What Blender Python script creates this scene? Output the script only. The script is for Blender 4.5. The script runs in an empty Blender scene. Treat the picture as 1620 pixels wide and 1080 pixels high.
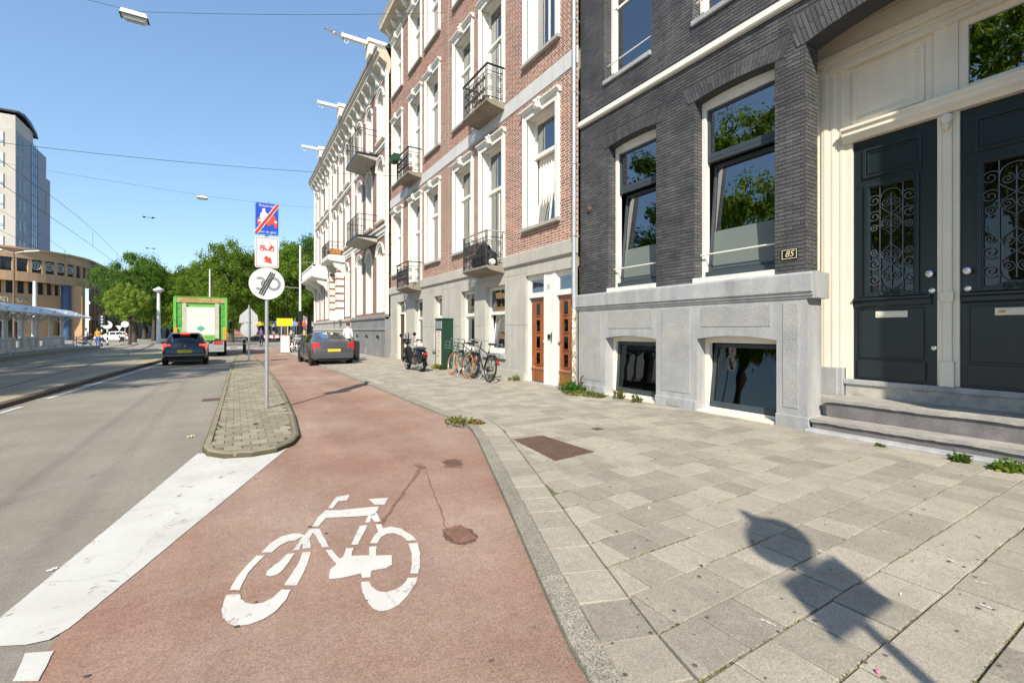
import bpy, bmesh, math, random
from mathutils import Vector, Matrix
random.seed(7)
sc = bpy.context.scene
COL = sc.collection
R = math.radians
PI = math.pi

# ------------------------------------------------------------------ camera, sky, sun, exposure
HEYE = 1.55
YAW = math.atan2(438, 720)            # street direction (+Y) sits left of the picture centre
cam_d = bpy.data.cameras.new('camera')
cam = bpy.data.objects.new('camera', cam_d)
COL.objects.link(cam)
cam.location = (0, 0, HEYE)
cam.rotation_euler = (R(90), 0, -YAW)
cam_d.sensor_width = 36
cam_d.lens = 16
cam_d.shift_y = -17 / 1620
cam_d.clip_start = 0.05
cam_d.clip_end = 2000
sc.camera = cam

SUN_AZ, SUN_EL = R(36), R(40)         # light travels towards (+X,+Y)
w = bpy.data.worlds.new('World')
sc.world = w
w.use_nodes = True
nt = w.node_tree
nt.nodes.clear()
sky = nt.nodes.new('ShaderNodeTexSky')
sky.sky_type = 'NISHITA'
sky.sun_disc = False
sky.sun_elevation = SUN_EL
sky.sun_rotation = PI + SUN_AZ
sky.altitude = 0
sky.air_density = 1.3
sky.dust_density = 0.0
sky.ozone_density = 10.0
bg = nt.nodes.new('ShaderNodeBackground')
bg.inputs[1].default_value = 0.15
wo = nt.nodes.new('ShaderNodeOutputWorld')
gm = nt.nodes.new('ShaderNodeGamma')       # softer contrast between zenith and horizon
gm.inputs[1].default_value = 0.70
nt.links.new(sky.outputs[0], gm.inputs[0])
nt.links.new(gm.outputs[0], bg.inputs[0])
nt.links.new(bg.outputs[0], wo.inputs[0])

sl = bpy.data.lights.new('sun', 'SUN')
sl.energy = 3.5
sl.angle = R(0.8)
sl.color = (1.0, 0.925, 0.79)
so = bpy.data.objects.new('sun', sl)
COL.objects.link(so)
sd = Vector((math.sin(SUN_AZ) * math.cos(SUN_EL), math.cos(SUN_AZ) * math.cos(SUN_EL), -math.sin(SUN_EL)))
so.rotation_euler = sd.to_track_quat('-Z', 'Y').to_euler()
so.location = (-30, -40, 50)
sc.view_settings.view_transform = 'Standard'
sc.view_settings.look = 'None'
sc.view_settings.gamma = 1
sc.view_settings.use_curve_mapping = False
sc.view_settings.exposure = 1.05
try:
    sc.cycles.max_bounces = 8
    sc.cycles.transparent_max_bounces = 24
except Exception:
    pass

# ------------------------------------------------------------------ pixel -> place helpers
S_, C_ = math.sin(YAW), math.cos(YAW)
def G(px, py, z=0.0):
    """ground point (at height z) seen at a photo pixel"""
    Z = (HEYE - z) * 720.0 / (py - 523.0)
    xc = (px - 810.0) / 720.0 * Z
    return (Z * S_ + xc * C_, Z * C_ - xc * S_)
def FX(px, py, X):
    """point of the vertical plane x = X seen at a photo pixel -> (y, z)"""
    a = YAW + math.atan((px - 810.0) / 720.0)
    Y = X / math.tan(a)
    return Y, HEYE + (523.0 - py) / 720.0 * (X * S_ + Y * C_)
def FY(px, py, Y):
    a = YAW + math.atan((px - 810.0) / 720.0)
    X = Y * math.tan(a)
    return X, HEYE + (523.0 - py) / 720.0 * (X * S_ + Y * C_)

# ------------------------------------------------------------------ mesh helpers
class MB:
    def __init__(s):
        s.v, s.f, s.m = [], [], []
    def add(s, vs, fs, mi=0):
        o = len(s.v)
        s.v += [tuple(v) for v in vs]
        s.f += [tuple(i + o for i in f) for f in fs]
        s.m += [mi] * len(fs)
        return s
    def quad(s, a, b, c, d, mi=0):
        return s.add([a, b, c, d], [(0, 1, 2, 3)], mi)
    def box(s, x0, x1, y0, y1, z0, z1, mi=0):
        return s.add([(x0, y0, z0), (x1, y0, z0), (x1, y1, z0), (x0, y1, z0), (x0, y0, z1), (x1, y0, z1), (x1, y1, z1), (x0, y1, z1)],
                     [(0, 3, 2, 1), (4, 5, 6, 7), (0, 1, 5, 4), (1, 2, 6, 5), (2, 3, 7, 6), (3, 0, 4, 7)], mi)
    def hexa(s, b, t, mi=0):
        """bottom 4 and top 4 corners"""
        return s.add(list(b) + list(t), [(0, 3, 2, 1), (4, 5, 6, 7), (0, 1, 5, 4), (1, 2, 6, 5), (2, 3, 7, 6), (3, 0, 4, 7)], mi)
    def prism(s, poly, z0, z1, mi=0, cap=True):
        n = len(poly)
        vs = [(x, y, z0) for x, y in poly] + [(x, y, z1) for x, y in poly]
        fs = [(i, (i + 1) % n, n + (i + 1) % n, n + i) for i in range(n)]
        if cap:
            fs += [tuple(range(n - 1, -1, -1)), tuple(range(n, 2 * n))]
        return s.add(vs, fs, mi)
    def prof_y(s, poly, y0, y1, mi=0):
        """polygon in (x, z) swept along y"""
        n = len(poly)
        vs = [(x, y0, z) for x, z in poly] + [(x, y1, z) for x, z in poly]
        fs = [(i, (i + 1) % n, n + (i + 1) % n, n + i) for i in range(n)]
        fs += [tuple(range(n - 1, -1, -1)), tuple(range(n, 2 * n))]
        return s.add(vs, fs, mi)
    def prof_x(s, poly, x0, x1, mi=0):
        """polygon in (y, z) swept along x"""
        n = len(poly)
        vs = [(x0, y, z) for y, z in poly] + [(x1, y, z) for y, z in poly]
        fs = [(i, (i + 1) % n, n + (i + 1) % n, n + i) for i in range(n)]
        fs += [tuple(range(n - 1, -1, -1)), tuple(range(n, 2 * n))]
        return s.add(vs, fs, mi)
    def tube(s, pts, r, n=6, mi=0, closed=False):
        pts = [Vector(p) for p in pts]
        k = len(pts)
        rs = r if isinstance(r, (list, tuple)) else [r] * k
        o = len(s.v)
        up = None
        for i, p in enumerate(pts):
            a = pts[(i - 1) % k] if (i > 0 or closed) else p
            b = pts[(i + 1) % k] if (i < k - 1 or closed) else p
            d = (b - a)
            d = d.normalized() if d.length > 1e-9 else Vector((0, 0, 1))
            if up is None:
                up = Vector((0, 0, 1)) if abs(d.z) < .9 else Vector((1, 0, 0))
            sx = d.cross(up)
            if sx.length < 1e-6:
                sx = d.cross(Vector((0, 1, 0)))
            sx.normalize()
            up = sx.cross(d).normalized()
            for j in range(n):
                t = 2 * PI * j / n
                s.v.append(tuple(p + (sx * math.cos(t) + up * math.sin(t)) * rs[i]))
        for i in range(k if closed else k - 1):
            for j in range(n):
                s.f.append((o + i * n + j, o + i * n + (j + 1) % n, o + ((i + 1) % k) * n + (j + 1) % n, o + ((i + 1) % k) * n + j))
                s.m.append(mi)
        if not closed:
            s.f.append(tuple(o + j for j in range(n - 1, -1, -1)))
            s.f.append(tuple(o + (k - 1) * n + j for j in range(n)))
            s.m += [mi, mi]
        return s
    def lathe(s, prof, c=(0, 0, 0), n=16, axis='z', mi=0):
        """profile of (radius, height) turned about an axis through c"""
        o = len(s.v)
        for r, h in prof:
            for j in range(n):
                t = 2 * PI * j / n
                a, b = r * math.cos(t), r * math.sin(t)
                p = (a, b, h) if axis == 'z' else ((h, a, b) if axis == 'x' else (a, h, b))
                s.v.append((p[0] + c[0], p[1] + c[1], p[2] + c[2]))
        k = len(prof)
        for i in range(k - 1):
            for j in range(n):
                s.f.append((o + i * n + j, o + i * n + (j + 1) % n, o + (i + 1) * n + (j + 1) % n, o + (i + 1) * n + j))
                s.m.append(mi)
        s.f.append(tuple(o + j for j in range(n - 1, -1, -1)))
        s.f.append(tuple(o + (k - 1) * n + j for j in range(n)))
        s.m += [mi, mi]
        return s
    def ball(s, c, r, n=10, k=6, mi=0, sc=(1, 1, 1)):
        prof = [(max(1e-4, r * math.sin(PI * i / k)), -r * math.cos(PI * i / k)) for i in range(k + 1)]
        o = len(s.v)
        s.lathe(prof, (0, 0, 0), n, 'z', mi)
        for i in range(o, len(s.v)):
            v = s.v[i]
            s.v[i] = (v[0] * sc[0] + c[0], v[1] * sc[1] + c[1], v[2] * sc[2] + c[2])
        return s
    def torus(s, c, Rr, r, n=28, k=6, axis='x', mi=0):
        pts = []
        for i in range(n):
            t = 2 * PI * i / n
            a, b = Rr * math.cos(t), Rr * math.sin(t)
            p = (0, a, b) if axis == 'x' else ((a, 0, b) if axis == 'y' else (a, b, 0))
            pts.append((p[0] + c[0], p[1] + c[1], p[2] + c[2]))
        return s.tube(pts, r, k, mi, closed=True)
    def xf(s, mtx, i0=0):
        for i in range(i0, len(s.v)):
            s.v[i] = tuple(mtx @ Vector(s.v[i]))
        return s
    def mesh(s, name, mats, smooth=False, fix=True):
        me = bpy.data.meshes.new(name)
        me.from_pydata(s.v, [], s.f)
        for m_ in (mats if isinstance(mats, (list, tuple)) else [mats]):
            me.materials.append(m_)
        if any(s.m):
            me.polygons.foreach_set('material_index', s.m)
        if fix and len(s.f) < 60000:
            b = bmesh.new()
            b.from_mesh(me)
            bmesh.ops.recalc_face_normals(b, faces=b.faces)
            b.to_mesh(me)
            b.free()
        if smooth:
            me.polygons.foreach_set('use_smooth', [True] * len(me.polygons))
        me.update()
        return me
    def build(s, name, mats, parent=None, smooth=False, bevel=0, seg=2, fix=True, auto=None):
        me = s.mesh(name, mats, smooth, fix)
        o = bpy.data.objects.new(name, me)
        COL.objects.link(o)
        if parent is not None:
            attach(o, parent)
        if bevel:
            b = o.modifiers.new('bevel', 'BEVEL')
            b.width = bevel
            b.segments = seg
            b.limit_method = 'ANGLE'
            b.angle_limit = R(40)
        if smooth and auto is not None:
            me.set_sharp_from_angle(angle=R(auto))
        return o

WPOS = {}
def wpos(o):
    return WPOS.get(o.name, Vector((0, 0, 0)))
def attach(o, parent):
    """the child's mesh is given in world metres; keep it there"""
    o.parent = parent
    o.matrix_parent_inverse = Matrix.Translation(-wpos(parent))
def tag(o, label=None, cat=None, group=None, kind=None):
    if label: o['label'] = label
    if cat: o['category'] = cat
    if group: o['group'] = group
    if kind: o['kind'] = kind
    return o
def thing(name, label, cat, loc=(0, 0, 0), group=None):
    o = bpy.data.objects.new(name, None)
    COL.objects.link(o)
    o.location = loc
    o.empty_display_size = .2
    WPOS[o.name] = Vector(loc)
    return tag(o, label, cat, group)
def struct(o):
    o['kind'] = 'structure'
    return o
def copy_tree(o, parent=None):
    c = o.copy()
    COL.objects.link(c)
    if parent is not None:
        c.parent = parent
    for ch in list(o.children):
        copy_tree(ch, c)
    return c
def text_mb(txt, size, depth=0.004, shear=0, align='CENTER', space=1.0):
    """flat lettering as mesh data in the XY plane, centred"""
    cu = bpy.data.curves.new('lettering', 'FONT')
    cu.body = txt
    cu.size = size
    cu.extrude = depth
    cu.shear = shear
    cu.space_character = space
    cu.align_x = align
    cu.align_y = 'CENTER'
    cu.resolution_u = 3
    ob = bpy.data.objects.new('lettering', cu)
    COL.objects.link(ob)
    dg = bpy.context.evaluated_depsgraph_get()
    me = bpy.data.meshes.new_from_object(ob.evaluated_get(dg))
    bpy.data.objects.remove(ob)
    bpy.data.curves.remove(cu)
    m_ = MB()
    m_.add([v.co[:] for v in me.vertices], [tuple(p.vertices) for p in me.polygons])
    bpy.data.meshes.remove(me)
    return m_

# ------------------------------------------------------------------ materials
MATS = {}
def mat(name, col, rough=.75, var=.12, scale=3.0, fine=0.0, fscale=120.0, bump=0.0, bscale=80.0, metal=0.0, spec=.4,
        rnd=0.0, hue=None, hscale=1.2, coat=0.0, streak=0.0, mid=0.0, mscale=16.0, lane=0.0):
    """painted / mineral surface: large blotches (var), fine speckle (fine), per-piece tone (rnd), second tone (hue) in patches"""
    if name in MATS:
        return MATS[name]
    m_ = bpy.data.materials.new(name)
    m_.use_nodes = True
    t = m_.node_tree
    N, L = t.nodes, t.links
    p = N['Principled BSDF']
    p.inputs['Roughness'].default_value = rough
    p.inputs['Metallic'].default_value = metal
    p.inputs['Specular IOR Level'].default_value = spec
    if coat:
        p.inputs['Coat Weight'].default_value = coat
        p.inputs['Coat Roughness'].default_value = .06
    geo = N.new('ShaderNodeNewGeometry')
    cur = N.new('ShaderNodeRGB')
    cur.outputs[0].default_value = (*col, 1)
    out = cur.outputs[0]
    def noise(scale_, detail=4, rg=.6):
        n_ = N.new('ShaderNodeTexNoise')
        n_.inputs['Scale'].default_value = scale_
        n_.inputs['Detail'].default_value = detail
        n_.inputs['Roughness'].default_value = rg
        L.new(geo.outputs['Position'], n_.inputs['Vector'])
        return n_
    def mul(out, fac_socket, lo, hi):
        mr = N.new('ShaderNodeMapRange')
        mr.inputs['From Min'].default_value = .25
        mr.inputs['From Max'].default_value = .75
        mr.inputs['To Min'].default_value = lo
        mr.inputs['To Max'].default_value = hi
        L.new(fac_socket, mr.inputs['Value'])
        vm = N.new('ShaderNodeVectorMath')
        vm.operation = 'SCALE'
        L.new(out, vm.inputs[0])
        L.new(mr.outputs[0], vm.inputs['Scale'])
        return vm.outputs[0]
    if hue:
        nz = noise(hscale, 5, .65)
        cr = N.new('ShaderNodeValToRGB')
        cr.color_ramp.elements[0].position = .42
        cr.color_ramp.elements[1].position = .62
        L.new(nz.outputs['Fac'], cr.inputs[0])
        mx = N.new('ShaderNodeMix')
        mx.data_type = 'RGBA'
        L.new(cr.outputs[0], mx.inputs['Factor'])
        L.new(out, mx.inputs['A'])
        mx.inputs['B'].default_value = (*hue, 1)
        out = mx.outputs['Result']
    if var:
        out = mul(out, noise(scale).outputs['Fac'], 1 - var, 1 + var)
    if mid:
        out = mul(out, noise(mscale, 5, .7).outputs['Fac'], 1 - mid, 1 + mid)
    if lane:
        mp = N.new('ShaderNodeMapping')
        mp.inputs['Scale'].default_value = (1, .10, 1)
        L.new(geo.outputs['Position'], mp.inputs['Vector'])
        n_ = N.new('ShaderNodeTexNoise')
        n_.inputs['Scale'].default_value = 2.2
        n_.inputs['Detail'].default_value = 4
        L.new(mp.outputs[0], n_.inputs['Vector'])
        out = mul(out, n_.outputs['Fac'], 1 - lane, 1 + lane)
    if fine:
        out = mul(out, noise(fscale, 2).outputs['Fac'], 1 - fine, 1 + fine)
    if streak:
        mp = N.new('ShaderNodeMapping')
        mp.inputs['Scale'].default_value = (1, 1, .12)
        L.new(geo.outputs['Position'], mp.inputs['Vector'])
        n_ = N.new('ShaderNodeTexNoise')
        n_.inputs['Scale'].default_value = 5
        n_.inputs['Detail'].default_value = 5
        L.new(mp.outputs[0], n_.inputs['Vector'])
        out = mul(out, n_.outputs['Fac'], 1 - streak, 1 + streak)
    if rnd:
        oi = N.new('ShaderNodeObjectInfo')
        ad = N.new('ShaderNodeMath')
        ad.operation = 'ADD'
        L.new(oi.outputs['Random'], ad.inputs[0])
        L.new(geo.outputs['Random Per Island'], ad.inputs[1])
        fr = N.new('ShaderNodeMath')
        fr.operation = 'FRACT'
        L.new(ad.outputs[0], fr.inputs[0])
        mr = N.new('ShaderNodeMapRange')
        mr.inputs['To Min'].default_value = 1 - rnd
        mr.inputs['To Max'].default_value = 1 + rnd
        L.new(fr.outputs[0], mr.inputs['Value'])
        vm = N.new('ShaderNodeVectorMath')
        vm.operation = 'SCALE'
        L.new(out, vm.inputs[0])
        L.new(mr.outputs[0], vm.inputs['Scale'])
        out = vm.outputs[0]
    L.new(out, p.inputs['Base Color'])
    if bump:
        nb = noise(bscale, 4, .6)
        bn = N.new('ShaderNodeBump')
        bn.inputs['Strength'].default_value = bump
        bn.inputs['Distance'].default_value = .01
        L.new(nb.outputs['Fac'], bn.inputs['Height'])
        L.new(bn.outputs[0], p.inputs['Normal'])
    MATS[name] = m_
    return m_

def paintmat(name, base, worn, dirt):
    """road paint: chipped patches showing the ground, hairline cracks, grey tyre film"""
    m_ = bpy.data.materials.new(name)
    m_.use_nodes = True
    N, L = m_.node_tree.nodes, m_.node_tree.links
    p = N['Principled BSDF']
    p.inputs['Roughness'].default_value = .75
    geo = N.new('ShaderNodeNewGeometry')
    def nz(scale, detail, rg=.6, dist=0.0):
        n_ = N.new('ShaderNodeTexNoise')
        n_.inputs['Scale'].default_value = scale; n_.inputs['Detail'].default_value = detail; n_.inputs['Roughness'].default_value = rg
        n_.inputs['Distortion'].default_value = dist
        L.new(geo.outputs['Position'], n_.inputs['Vector'])
        return n_
    def ramp(sock, a, c):
        r_ = N.new('ShaderNodeMapRange'); r_.inputs['From Min'].default_value = a; r_.inputs['From Max'].default_value = c
        L.new(sock, r_.inputs['Value'])
        return r_.outputs[0]
    def mix(fac, A, B):
        mx = N.new('ShaderNodeMix'); mx.data_type = 'RGBA'
        L.new(fac, mx.inputs['Factor'])
        for k, v in (('A', A), ('B', B)):
            if isinstance(v, tuple): mx.inputs[k].default_value = (*v, 1)
            else: L.new(v, mx.inputs[k])
        return mx.outputs['Result']
    c = mix(ramp(nz(1.6, 6, .65).outputs['Fac'], .40, .70), base, dirt)
    c = mix(ramp(nz(150, 2).outputs['Fac'], .55, .80), c, tuple(v * .72 for v in base))
    vo = N.new('ShaderNodeTexVoronoi'); vo.feature = 'DISTANCE_TO_EDGE'; vo.inputs['Scale'].default_value = .9
    wv = N.new('ShaderNodeVectorMath'); wv.operation = 'ADD'
    nn_ = nz(3.0, 3); sc_n = N.new('ShaderNodeVectorMath'); sc_n.operation = 'SCALE'; sc_n.inputs['Scale'].default_value = .35
    L.new(nn_.outputs['Color'], sc_n.inputs[0]); L.new(geo.outputs['Position'], wv.inputs[0]); L.new(sc_n.outputs[0], wv.inputs[1])
    L.new(wv.outputs[0], vo.inputs['Vector'])
    inv = N.new('ShaderNodeMapRange'); inv.inputs['From Min'].default_value = .0; inv.inputs['From Max'].default_value = .008; inv.inputs['To Min'].default_value = .42; inv.inputs['To Max'].default_value = 0
    L.new(vo.outputs['Distance'], inv.inputs['Value'])
    c = mix(inv.outputs[0], c, tuple(v * .5 for v in base))
    c = mix(ramp(nz(5.5, 12, .72, .6).outputs['Fac'], .60, .66), c, worn)
    L.new(c, p.inputs['Base Color'])
    bn = N.new('ShaderNodeBump'); bn.inputs['Strength'].default_value = .35; bn.inputs['Distance'].default_value = .006
    L.new(nz(200, 3).outputs['Fac'], bn.inputs['Height']); L.new(bn.outputs[0], p.inputs['Normal'])
    MATS[name] = m_
    return m_

def glass(name, tint=(.75, .8, .8), ior=3.2, rough=0.0, frost=None):
    """window pane: Fresnel mirror over clear (or frosted) glass"""
    if name in MATS:
        return MATS[name]
    m_ = bpy.data.materials.new(name)
    m_.use_nodes = True
    N, L = m_.node_tree.nodes, m_.node_tree.links
    N.clear()
    out = N.new('ShaderNodeOutputMaterial')
    mx = N.new('ShaderNodeMixShader')
    fr = N.new('ShaderNodeFresnel')
    fr.inputs['IOR'].default_value = ior
    gl = N.new('ShaderNodeBsdfGlossy')
    gl.inputs['Roughness'].default_value = rough
    gl.inputs['Color'].default_value = (.95, .97, 1, 1)
    if frost:
        tr = N.new('ShaderNodeBsdfTranslucent')
        df = N.new('ShaderNodeBsdfDiffuse')
        df.inputs['Color'].default_value = (*frost, 1)
        tr.inputs['Color'].default_value = (*frost, 1)
        a = N.new('ShaderNodeMixShader')
        a.inputs[0].default_value = .5
        L.new(df.outputs[0], a.inputs[1])
        L.new(tr.outputs[0], a.inputs[2])
        base = a
    else:
        base = N.new('ShaderNodeBsdfTransparent')
        base.inputs['Color'].default_value = (*tint, 1)
    # very slight waviness of old panes
    nz = N.new('ShaderNodeTexNoise')
    nz.inputs['Scale'].default_value = 1.3
    gp = N.new('ShaderNodeNewGeometry')
    L.new(gp.outputs['Position'], nz.inputs['Vector'])
    bn = N.new('ShaderNodeBump')
    bn.inputs['Strength'].default_value = .06
    bn.inputs['Distance'].default_value = .05
    L.new(nz.outputs['Fac'], bn.inputs['Height'])
    L.new(bn.outputs[0], gl.inputs['Normal'])
    L.new(fr.outputs[0], mx.inputs[0])
    L.new(base.outputs[0], mx.inputs[1])
    L.new(gl.outputs[0], mx.inputs[2])
    L.new(mx.outputs[0], out.inputs[0])
    MATS[name] = m_
    return m_

def leafmat(name, col, trans=(.25, .4, .05), rnd=.35):
    if name in MATS:
        return MATS[name]
    m_ = bpy.data.materials.new(name)
    m_.use_nodes = True
    N, L = m_.node_tree.nodes, m_.node_tree.links
    N.clear()
    out = N.new('ShaderNodeOutputMaterial')
    df = N.new('ShaderNodeBsdfDiffuse')
    tr = N.new('ShaderNodeBsdfTranslucent')
    mx = N.new('ShaderNodeMixShader')
    mx.inputs[0].default_value = .38
    geo = N.new('ShaderNodeNewGeometry')
    mr = N.new('ShaderNodeMapRange')
    mr.inputs['To Min'].default_value = 1 - rnd
    mr.inputs['To Max'].default_value = 1 + rnd
    oi = N.new('ShaderNodeObjectInfo')
    om = N.new('ShaderNodeMapRange')
    om.inputs['To Min'].default_value = .72
    om.inputs['To Max'].default_value = 1.22
    L.new(oi.outputs['Random'], om.inputs['Value'])
    pr_ = N.new('ShaderNodeMath')
    pr_.operation = 'MULTIPLY'
    L.new(geo.outputs['Random Per Island'], mr.inputs['Value'])
    L.new(mr.outputs[0], pr_.inputs[0])
    L.new(om.outputs[0], pr_.inputs[1])
    for nd, c in ((df, col), (tr, trans)):
        rgb = N.new('ShaderNodeRGB')
        rgb.outputs[0].default_value = (*c, 1)
        vm = N.new('ShaderNodeVectorMath')
        vm.operation = 'SCALE'
        L.new(rgb.outputs[0], vm.inputs[0])
        L.new(pr_.outputs[0], vm.inputs['Scale'])
        L.new(vm.outputs[0], nd.inputs['Color'])
    L.new(df.outputs[0], mx.inputs[1])
    L.new(tr.outputs[0], mx.inputs[2])
    L.new(mx.outputs[0], out.inputs[0])
    MATS[name] = m_
    return m_

WHITE = mat('white_paint', (.72, .70, .635), .45, .05, 2, streak=.05)
WHITE2 = mat('warm_white_paint', (.76, .70, .575), .5, .06, 1.5, streak=.06)  # yellow of light bounced off the paving mixed into the white
BLACKM = mat('black_metal', (.018, .019, .02), .4, .15, 8)
STEEL = mat('galvanised_steel', (.42, .43, .44), .42, .12, 9, metal=.6)
ROOM = mat('room_plaster', (.42, .38, .31), .9, .15, .6)
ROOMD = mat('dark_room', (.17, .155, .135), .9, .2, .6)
CURT = mat('curtain_cloth', (.80, .75, .64), .9, .08, 2)
CURTW = mat('white_net_curtain', (.82, .82, .79), .9, .05, 2)
GLASS = glass('window_glass')
FROST = glass('frosted_glass', frost=(.30, .34, .32), ior=1.5, rough=.12)
CARGL = glass('car_glass', tint=(.12, .14, .14), ior=1.45)
CELGL = glass('cellar_glass', tint=(.55, .58, .56), ior=1.55)
RUBBER = mat('tyre_rubber', (.02, .02, .02), .85, .2, 20)
# ================================================================== GROUND
M_ASPH = mat('grey_asphalt', (.262, .237, .196), .9, .12, .7, fine=.38, fscale=100, mid=.14, mscale=14, lane=.10, bump=.55, bscale=260, hue=(.240, .212, .170), hscale=.5)
M_RED = mat('red_asphalt', (.280, .163, .117), .9, .12, .9, fine=.36, fscale=100, mid=.13, mscale=14, lane=.12, bump=.5, bscale=260, hue=(.345, .245, .195), hscale=.35)
M_TILE = mat('concrete_paving_tile', (.335, .300, .243), .85, .10, 4, fine=.34, fscale=110, mid=.13, mscale=18, bump=.5, bscale=260, rnd=.17, hue=(.310, .277, .226), hscale=1.1)
M_TILEF = mat('worn_paving', (.35, .312, .252), .85, .10, 2.2, fine=.16, fscale=40, bump=.3, bscale=120)
M_JOINT = mat('sandy_mossy_joint', (.11, .098, .062), .95, .3, 8, hue=(.105, .125, .035), hscale=3.0)
M_KERB = mat('concrete_kerb', (.270, .246, .20), .9, .14, 3, fine=.75, fscale=90, mid=.2, bump=.6, bscale=200, rnd=.12)
M_MARK = paintmat('road_paint', (.57, .56, .52), (.26, .23, .195), (.47, .455, .41))
M_MARKR = paintmat('cycle_symbol_paint', (.60, .59, .55), (.30, .18, .14), (.52, .50, .46))
M_TRAM = mat('tram_bed_paving', (.29, .245, .175), .9, .16, 1.0, fine=.25, fscale=60, bump=.4, bscale=120)
M_TRAM2 = mat('sandy_concrete', (.36, .295, .19), .9, .14, 1.0, fine=.2, fscale=90)
M_RAIL = mat('rail_steel', (.22, .21, .2), .35, .1, 5, metal=.7)
M_PLAZA = mat('pale_plaza_paving', (.30, .275, .245), .9, .12, .5, fine=.15, fscale=12)
M_IRON = mat('rusty_iron_plate', (.125, .078, .055), .75, .25, 9, fine=.25, fscale=160, bump=.5, bscale=90, metal=.2)
M_STAIN = mat('damp_stain', (.205, .112, .085), .9, .25, 9, fine=.4, fscale=110, mid=.25, bump=.4, bscale=200)
M_DRAIN = mat('rusty_drain_iron', (.135, .075, .055), .9, .3, 14, fine=.5, fscale=110, mid=.3, bump=.8, bscale=120)
M_EDGE = mat('kerb_shade_and_groove', (.09, .072, .055), .9, .2, 4)  # kerb's shadow side put into its colour; also the rail grooves

def sheet(name, poly, z, m_, parent=None):
    b = MB()
    b.add([(x, y, z) for x, y in poly], [tuple(range(len(poly)))])
    o = b.build(name, m_, parent)
    return o

struct(sheet('ground', [(-600, -300), (600, -300), (600, 900), (-600, 900)], -.03, M_PLAZA))

def smooth_poly(pts, k=6):
    out = []
    n = len(pts)
    for i in range(n - 1):
        p0 = Vector(pts[max(i - 1, 0)]); p1 = Vector(pts[i]); p2 = Vector(pts[i + 1]); p3 = Vector(pts[min(i + 2, n - 1)])
        for j in range(k):
            t = j / k
            out.append(tuple(.5 * ((2 * p1) + (p2 - p0) * t + (2 * p0 - 5 * p1 + 4 * p2 - p3) * t * t + (3 * p1 - p0 - 3 * p2 + p3) * t ** 3)))
    out.append(tuple(pts[-1]))
    return out

KERB = smooth_poly([(.45, -8), (.62, -4), (.80, -1.2), (1.05, .5), (1.319, 1.543), (1.503, 2.075), (2.046, 3.471), (2.50, 4.66), (2.88, 5.66), (3.13, 6.42), (3.20, 6.95), (3.21, 7.6), (3.21, 9.2), (3.24, 13.8), (3.18, 19.1), (3.05, 28.5), (3.0, 44)], 6)
def along(poly, y):
    for (x0, y0), (x1, y1) in zip(poly, poly[1:]):
        if y0 <= y <= y1:
            return x0 + (x1 - x0) * (y - y0) / max(1e-6, y1 - y0)
    return poly[0][0] if y < poly[0][1] else poly[-1][0]
def offset(poly, d):
    out = []
    for i, p in enumerate(poly):
        a = Vector(poly[max(i - 1, 0)]); b = Vector(poly[min(i + 1, len(poly) - 1)])
        t = (b - a).normalized()
        out.append((p[0] + t.y * d, p[1] - t.x * d))
    return out

def road_left(y):
    return -3.98 + .0553 * (y - 12.85)
# carriageway
rl = [(road_left(y), y) for y in (-40, 0, 12, 28, 38)] + [(-8, 44), (-8, 58), (-2.2, 62), (-1.6, 95)]
rr = [(3.2, 95), (3.6, 62), (14, 58), (14, 44)] + [(KERB[i][0] + .05, KERB[i][1]) for i in range(len(KERB) - 1, -1, -1)] + [(.4, -40)]
road = struct(sheet('road', rl + rr, 0.0, M_ASPH))
# red cycle path (its left edge: broken line, white band, island)
pl = [(-.55, -8), (-.66, 0), (-.80, 2.9), (-.76, 3.2), (-.50, 3.95), (.45, 6.35), (.80, 7.2), (.90, 8.85), (1.02, 12.2), (1.10, 17.8), (1.12, 24.6), (1.0, 33), (1.0, 44)]
cyc = struct(sheet('cycle_path', pl + [(KERB[i][0] + .04, KERB[i][1]) for i in range(len(KERB) - 1, -1, -1)], .004, M_RED))

JR = random.Random(12)
def ragged_edge(poly, step=.03, j=.003):
    out = []
    for i in range(len(poly)):
        a, c = poly[i], poly[(i + 1) % len(poly)]
        d = math.dist(a, c)
        n_ = max(1, int(d / step)) if d < 30 else 1
        for k in range(n_):
            t = k / n_
            out.append((a[0] + (c[0] - a[0]) * t + JR.uniform(-j, j), a[1] + (c[1] - a[1]) * t + JR.uniform(-j, j)))
    return out
def marking(name, poly, label, z=.009):
    o = sheet(name, ragged_edge(poly, .04, .002), z, M_MARK)
    return tag(o, label, 'road marking')
def px_poly(pts):
    return [G(*p) for p in pts]
marking('road_marking', px_poly([(-35, 1019), (0, 1024), (40, 1022), (78, 1014), (109, 996), (458, 707), (444, 710), (400, 714), (350, 717), (313, 718), (0, 979), (-32, 1005)]),
        'broad white painted band running from the traffic island along the red cycle path')
marking('road_marking', px_poly([(40, 1035), (85, 1032), (60, 1080), (20, 1080)]), 'short white dash beyond the rounded end of the broad white band')
marking('road_marking', [(-.86, 2.2), (-.76, 2.2), (-.72, 1.2), (-.82, 1.2)], 'white dash on the cycle path edge further behind the first dash')
lw = .11
for y0, y1, lab in ((4, 13.1, 'white road edge line beside the tram kerb, its near stretch'), (14.3, 27.6, 'long white road edge line beside the tram kerb leading to the black car')):
    marking('road_marking', [(road_left(y0) + .2, y0), (road_left(y0) + .2 + lw, y0), (road_left(y1) + .2 + lw, y1), (road_left(y1) + .2, y1)], lab)
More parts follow.
